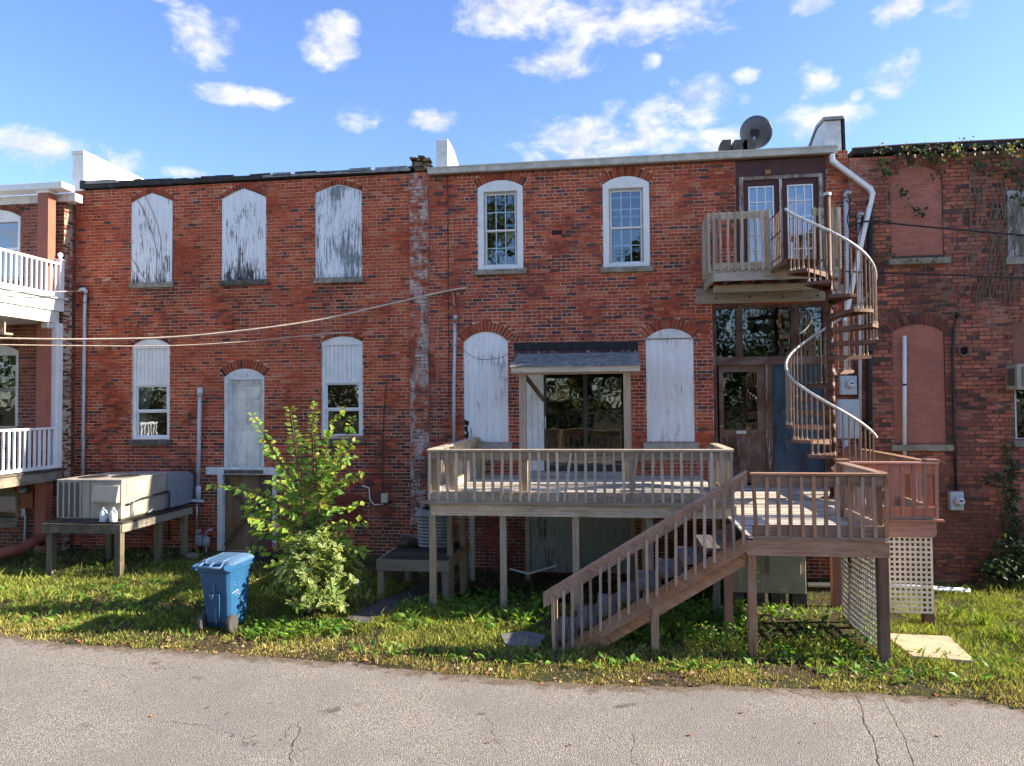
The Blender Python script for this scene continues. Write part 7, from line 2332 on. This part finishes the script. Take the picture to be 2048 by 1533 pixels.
def tuft(u, v, label, n=34, L=0.42):
    g = G(u, v, -0.05)
    m = Leaves()
    z = gz(g.x, g.y)
    for k in range(n):
        a = random.uniform(0, 6.28)
        d0 = Vector((math.cos(a) * 0.55, math.sin(a) * 0.55, 1)).normalized()
        p = Vector((g.x + random.gauss(0, 0.05), g.y + random.gauss(0, 0.05), z))
        l = L * random.uniform(0.5, 1.1)
        c = jitc((0.17, 0.25, 0.035), 0.25)
        q1 = p + d0 * l * 0.6
        d1 = (d0 + Vector((math.cos(a), math.sin(a), -0.5)) * 0.6).normalized()
        s = d0.cross(Vector((0, 0, 1))).normalized() * 0.011
        kx = len(m.v)
        m.v += [tuple(p - s), tuple(p + s), tuple(q1 + s), tuple(q1 - s), tuple(q1 + d1 * l * 0.5)]
        m.c += [c] * 5
        m.f += [(kx, kx + 1, kx + 2, kx + 3), (kx + 3, kx + 2, kx + 4)]
    tag(m.build('grass_tuft', LEAF), label, 'grass tuft', 'tall grass tufts at the right')
tuft(1912, 1222, 'tall bright grass tuft nearest the lattice panel')
tuft(1960, 1255, 'tall grass tuft behind the sandy sheet at the right')
tuft(2020, 1290, 'tall grass tuft close to the right edge of the lawn', 26, 0.34)

# ---- fallen leaves on the grass and along the road edge
fl = Leaves()
for k in range(900):
    u = random.uniform(0, 2048)
    if random.random() < 0.55:
        x = G(u, 1330).x; y = edge_y(x) + abs(random.gauss(0, 0.28)) - 0.1
    else:
        x = G(u, 1250).x; y = random.uniform(edge_y(x), -1.2)
    if -3 < x < 4.5 and y > -3.8: continue
    c = jitc(random.choice([(0.34, 0.16, 0.06), (0.26, 0.11, 0.045), (0.42, 0.26, 0.12), (0.20, 0.09, 0.05), (0.50, 0.36, 0.20)]), 0.2)
    L = random.uniform(0.02, 0.07)
    a = random.uniform(0, 6.28)
    fl.leaf((x, y, gz(x, y) + random.uniform(0.02, 0.055)), (math.cos(a), math.sin(a), random.uniform(-0.2, 0.35)), Vector((0, 0, 1)) + rv(0.35), L, L * 0.75, c)
for k in range(26):
    g = G(random.uniform(50, 2000), random.uniform(1340, 1500))
    a = random.uniform(0, 6.28)
    L = random.uniform(0.03, 0.06)
    if g.y > edge_y(g.x): continue
    fl.leaf((g.x, g.y, 0.02), (math.cos(a), math.sin(a), 0.1), Vector((0, 0, 1)) + rv(0.2), L, L * 0.7, jitc((0.25, 0.13, 0.06), 0.3))
tag(fl.build('fallen_leaves', foliage('dry_leaf', 0.12, 0.8), origin=(0, -5, 0)), 'brown fallen leaves scattered over the grass and road edge', 'leaves', kind='stuff')

# ---- creeper on the far right building
VN = root('climbing_vine', (6.6, -0.1, 0), 'creeper with yellow and green leaves hanging from the far right roof edge', 'vine')
vs_m = MB()
ivy = Leaves()
IV = [(0.06, 0.10, 0.025), (0.10, 0.16, 0.03), (0.04, 0.065, 0.022), (0.28, 0.24, 0.04), (0.30, 0.30, 0.05), (0.20, 0.09, 0.05), (0.40, 0.36, 0.10)]
def ivy_at(p, n, spread, cols, L0=0.05, L1=0.11):
    for k in range(n):
        q = p + Vector((random.gauss(0, spread), -abs(random.gauss(0, 0.06)) - 0.01, random.gauss(0, spread)))
        d = Vector((random.gauss(0, 0.5), -0.45, random.gauss(-0.6, 0.4)))
        L = random.uniform(L0, L1)
        ivy.leaf(q, d, Vector((random.gauss(0, 0.4), -1, 0.5)), L, L * random.uniform(0.6, 0.9), jitc(random.choice(cols), 0.3))
for k in range(60):
    u = random.uniform(1745, 2050)
    v = 300 - (u - 1745) * 0.03 + abs(random.gauss(0, 10))
    ivy_at(P(u, v, -0.1), 5, 0.07, IV[:3] + IV[5:6] if random.random() < 0.6 else IV, 0.04, 0.10)
for (u, v, n, sp, cols) in ((1763, 330, 26, 0.07, IV[1:5]), (1770, 345, 20, 0.06, IV[:2]), (1905, 300, 30, 0.06, IV[3:5] + IV[6:]), (1915, 312, 18, 0.05, IV[3:5]), (2012, 300, 26, 0.07, IV[3:5] + IV[6:]), (2008, 335, 16, 0.06, IV[3:]),
                            (1870, 315, 24, 0.09, IV[:3]), (1875, 345, 14, 0.06, IV[:3] + IV[5:6]), (2030, 345, 40, 0.13, IV[:3]), (2040, 390, 40, 0.14, IV[:3]), (1800, 385, 20, 0.06, IV[2:3] + IV[:1]), (1835, 425, 16, 0.06, IV[2:3]), (1990, 330, 24, 0.12, IV[:3]), (1950, 330, 20, 0.14, IV[:3])):
    ivy_at(P(u, v, -0.06), n, sp, cols)
def vine(px, r, leafy=0.0, cols=IV[:3], mat_i=0):
    pts = smooth_pts([P(u + random.uniform(-3, 3), v, -0.03 - random.uniform(0, 0.05)) for u, v in px], 4)
    vs_m.tube(pts, [r * (1 - 0.5 * i / len(pts)) for i in range(len(pts))], 5)
    if leafy:
        for p in pts:
            if random.random() < leafy: ivy_at(p, 3, 0.03, cols, 0.03, 0.075)
vine([(1768, 340), (1772, 400), (1773, 450), (1776, 490), (1788, 510), (1810, 520), (1845, 527), (1870, 520)], 0.008, 0.9)
vine([(1795, 370), (1802, 400), (1820, 415), (1850, 430), (1885, 437)], 0.007, 0.5)
vine([(1745, 500), (1760, 515), (1775, 530)], 0.006, 0.9)
for k in range(34):
    u0 = random.uniform(1930, 2060)
    v0 = random.uniform(300, 430)
    pts = [(u0, v0)]
    du = random.gauss(0, 10)
    for j in range(random.randint(4, 8)):
        pts.append((pts[-1][0] + du + random.gauss(0, 12), pts[-1][1] + random.uniform(25, 60)))
    vine(pts, random.uniform(0.004, 0.010), 0.05)
for k in range(16):                                     # tangle of dead stems by the whitewashed panel
    pts = [(2040 + random.gauss(0, 14), 380 + random.uniform(0, 40))]
    for j in range(7):
        pts.append((pts[-1][0] - random.uniform(-6, 14), pts[-1][1] + random.uniform(15, 38)))
    vine(pts, random.uniform(0.005, 0.012))
for (px) in ([(1990, 640), (1985, 700), (1995, 760), (2010, 790), (2025, 800)], [(1978, 560), (1982, 640), (1988, 720), (1992, 800), (1998, 900), (2003, 1000)], [(2015, 640), (2020, 700), (2022, 800), (2018, 900)], [(1925, 570), (1922, 600), (1921, 640)], [(1960, 560), (1955, 600), (1960, 650)], [(1890, 555), (1880, 575), (1850, 590)]):
    vine(px, 0.007, 0.05)
tag(vs_m.build('vine_stem', plain('dead_vine', (0.24, 0.19, 0.14), 0.9, 0.3, 20), VN), kind='stuff')
tag(ivy.build('foliage', LEAFY, VN), kind='stuff')

# ---- dead creeper stems left on the red wall
dv = MB()
rl = random.Random(9)
for px in ([(250, 420), (252, 470), (258, 520), (262, 545)], [(275, 395), (295, 440), (310, 500), (316, 560), (325, 640), (335, 680)], [(292, 392), (308, 430), (320, 480), (326, 560), (345, 610), (342, 680)], [(242, 495), (262, 512), (290, 560), (306, 580)],
           [(618, 520), (628, 570), (636, 640), (632, 680), (640, 730)], [(645, 570), (652, 600), (650, 660)], [(668, 580), (662, 640), (664, 668)], [(352, 480), (346, 540), (340, 600)]):
    pts = smooth_pts([P(u + rl.uniform(-3, 3), v, -0.02) for u, v in px], 5)
    dv.tube(pts, [0.006 * (1 - 0.4 * i / len(pts)) for i in range(len(pts))], 5)
DVO = root('dead_creeper', P(300, 680, -0.02), 'thin dead creeper stems clinging to the red wall around the boarded windows', 'vine')
tag(dv.build('stem', plain('dead_vine', (0.24, 0.19, 0.14)), DVO), kind='stuff')

# ---- dark bush at the foot of the far right wall
def bush(name, label, cat, cells, cols, L0, L1, y0, mat=LEAFY, group=None):
    m = Leaves()
    pts = []
    for (u, v, ru, rv_, n, dy) in cells:
        for k in range(n):
            a = random.uniform(0, 6.28); q = math.sqrt(random.random())
            p = P(u + ru * q * math.cos(a), v + rv_ * q * math.sin(a), y0 - abs(random.gauss(0, dy)))
            if p.z < gz(p.x, p.y): p.z = gz(p.x, p.y) + 0.03
            L = random.uniform(L0, L1)
            m.leaf(p, Vector((random.gauss(0, 0.6), -0.3 + random.gauss(0, 0.5), random.gauss(0.1, 0.5))), Vector((random.gauss(0, 0.4), -0.6, 0.8)), L, L * random.uniform(0.4, 0.65), jitc(random.choice(cols), 0.3))
    c0 = P(cells[0][0], cells[0][1], y0)
    rt = root(name, (c0.x, y0, gz(c0.x, y0)), label, cat, group)
    tag(m.build('foliage', mat, rt), kind='stuff')
    sm = MB()
    for (u, v, ru, rv_, n, dy) in cells:
        p = P(u, v, y0 - dy * 0.5)
        b = Vector((c0.x + (p.x - c0.x) * 0.3, y0 - 0.1, gz(c0.x, y0) - 0.05))
        sm.tube([b, b.lerp(p, 0.5) + Vector((0.03, 0, 0.05)), p], [0.02, 0.014, 0.006], 6)
    sm.build('stem', BARK, rt)
DG = [(0.035, 0.065, 0.022), (0.05, 0.09, 0.028), (0.025, 0.05, 0.018), (0.07, 0.12, 0.035)]
bush('evergreen_bush', 'dark evergreen bush at the foot of the far right wall', 'bush', [(2020, 1120, 45, 45, 520, 0.25), (1985, 1140, 30, 25, 200, 0.25), (2060, 1110, 60, 70, 400, 0.2), (2022, 1040, 18, 50, 160, 0.1)], DG, 0.06, 0.13, -0.15)
bush('climbing_shrub', 'glossy shrub climbing the wall below the window air conditioner', 'shrub', [(2023, 985, 16, 50, 150, 0.08), (1990, 960, 26, 12, 60, 0.06), (2022, 935, 12, 20, 60, 0.06), (2015, 905, 8, 18, 30, 0.05)], DG[1:] + [(0.10, 0.16, 0.05)], 0.06, 0.12, -0.06)

# ---- belt of trees across the lot behind the camera: it shows in the window panes
wm = Leaves()
rn = random.Random(50)
def wood_tree(x, y, h, r):
    for k in range(int(26 + h * 1.6)):
        a, e, q = rn.uniform(0, 6.28), rn.uniform(-1.3, 1.5), rn.uniform(0.3, 1.0)
        c = Vector((x + r * q * math.cos(a) * math.cos(e), y + r * q * math.sin(a) * math.cos(e), max(0.5, h * 0.52 + h * 0.47 * q * math.sin(e))))
        cr = rn.uniform(0.8, 1.6)
        colr = rn.choice([(0.07, 0.11, 0.02), (0.10, 0.14, 0.022), (0.17, 0.18, 0.03), (0.05, 0.08, 0.02), (0.22, 0.19, 0.03)])
        for j in range(46):
            p = c + Vector((rn.gauss(0, cr * 0.5), rn.gauss(0, cr * 0.5), rn.gauss(0, cr * 0.45)))
            if p.z < 0.1: continue
            L = rn.uniform(0.3, 0.6)
            kx = rn.uniform(0.5, 0.95)
            wm.leaf(p, (rn.gauss(0, 1), rn.gauss(0, 1), rn.gauss(-0.2, 0.6)), (rn.gauss(0, 0.5), rn.gauss(0, 0.5), 1), L, L * 0.6, (colr[0] * kx, colr[1] * kx, colr[2] * kx))
for (x, y, h, r) in [(-46, -34, 10, 5), (-39, -33, 10, 5), (-32, -33, 10, 5), (-26, -33, 9, 4.5), (-22, -31, 9, 4), (-17, -31, 9, 4), (-12, -32, 10, 4), (-7.2, -30, 18.5, 3.4), (-2.6, -31, 8.5, 3.4), (2.2, -30, 13, 2.4), (6.5, -31, 11.5, 3.4), (10.5, -30, 12.0, 3.6), (15.5, -31, 12, 4), (21, -32, 9, 4.2), (27, -33, 8, 4.5), (-36, -42, 9, 5), (-30, -42, 9, 5),
                     (-16, -42, 9, 5), (-9, -44, 8, 5), (-2, -43, 9, 5), (5, -44, 8, 5), (12, -43, 9, 5), (20, -44, 8, 5), (28, -43, 9, 5), (-24, -44, 9, 5)]:
    wood_tree(x, y, h, r)
tag(wm.build('roadside_woods', foliage('woods_leaf', 0.25), origin=(0, -32, 0)), 'belt of trees across the lot, seen as reflections in the window glass', 'woods', kind='stuff')
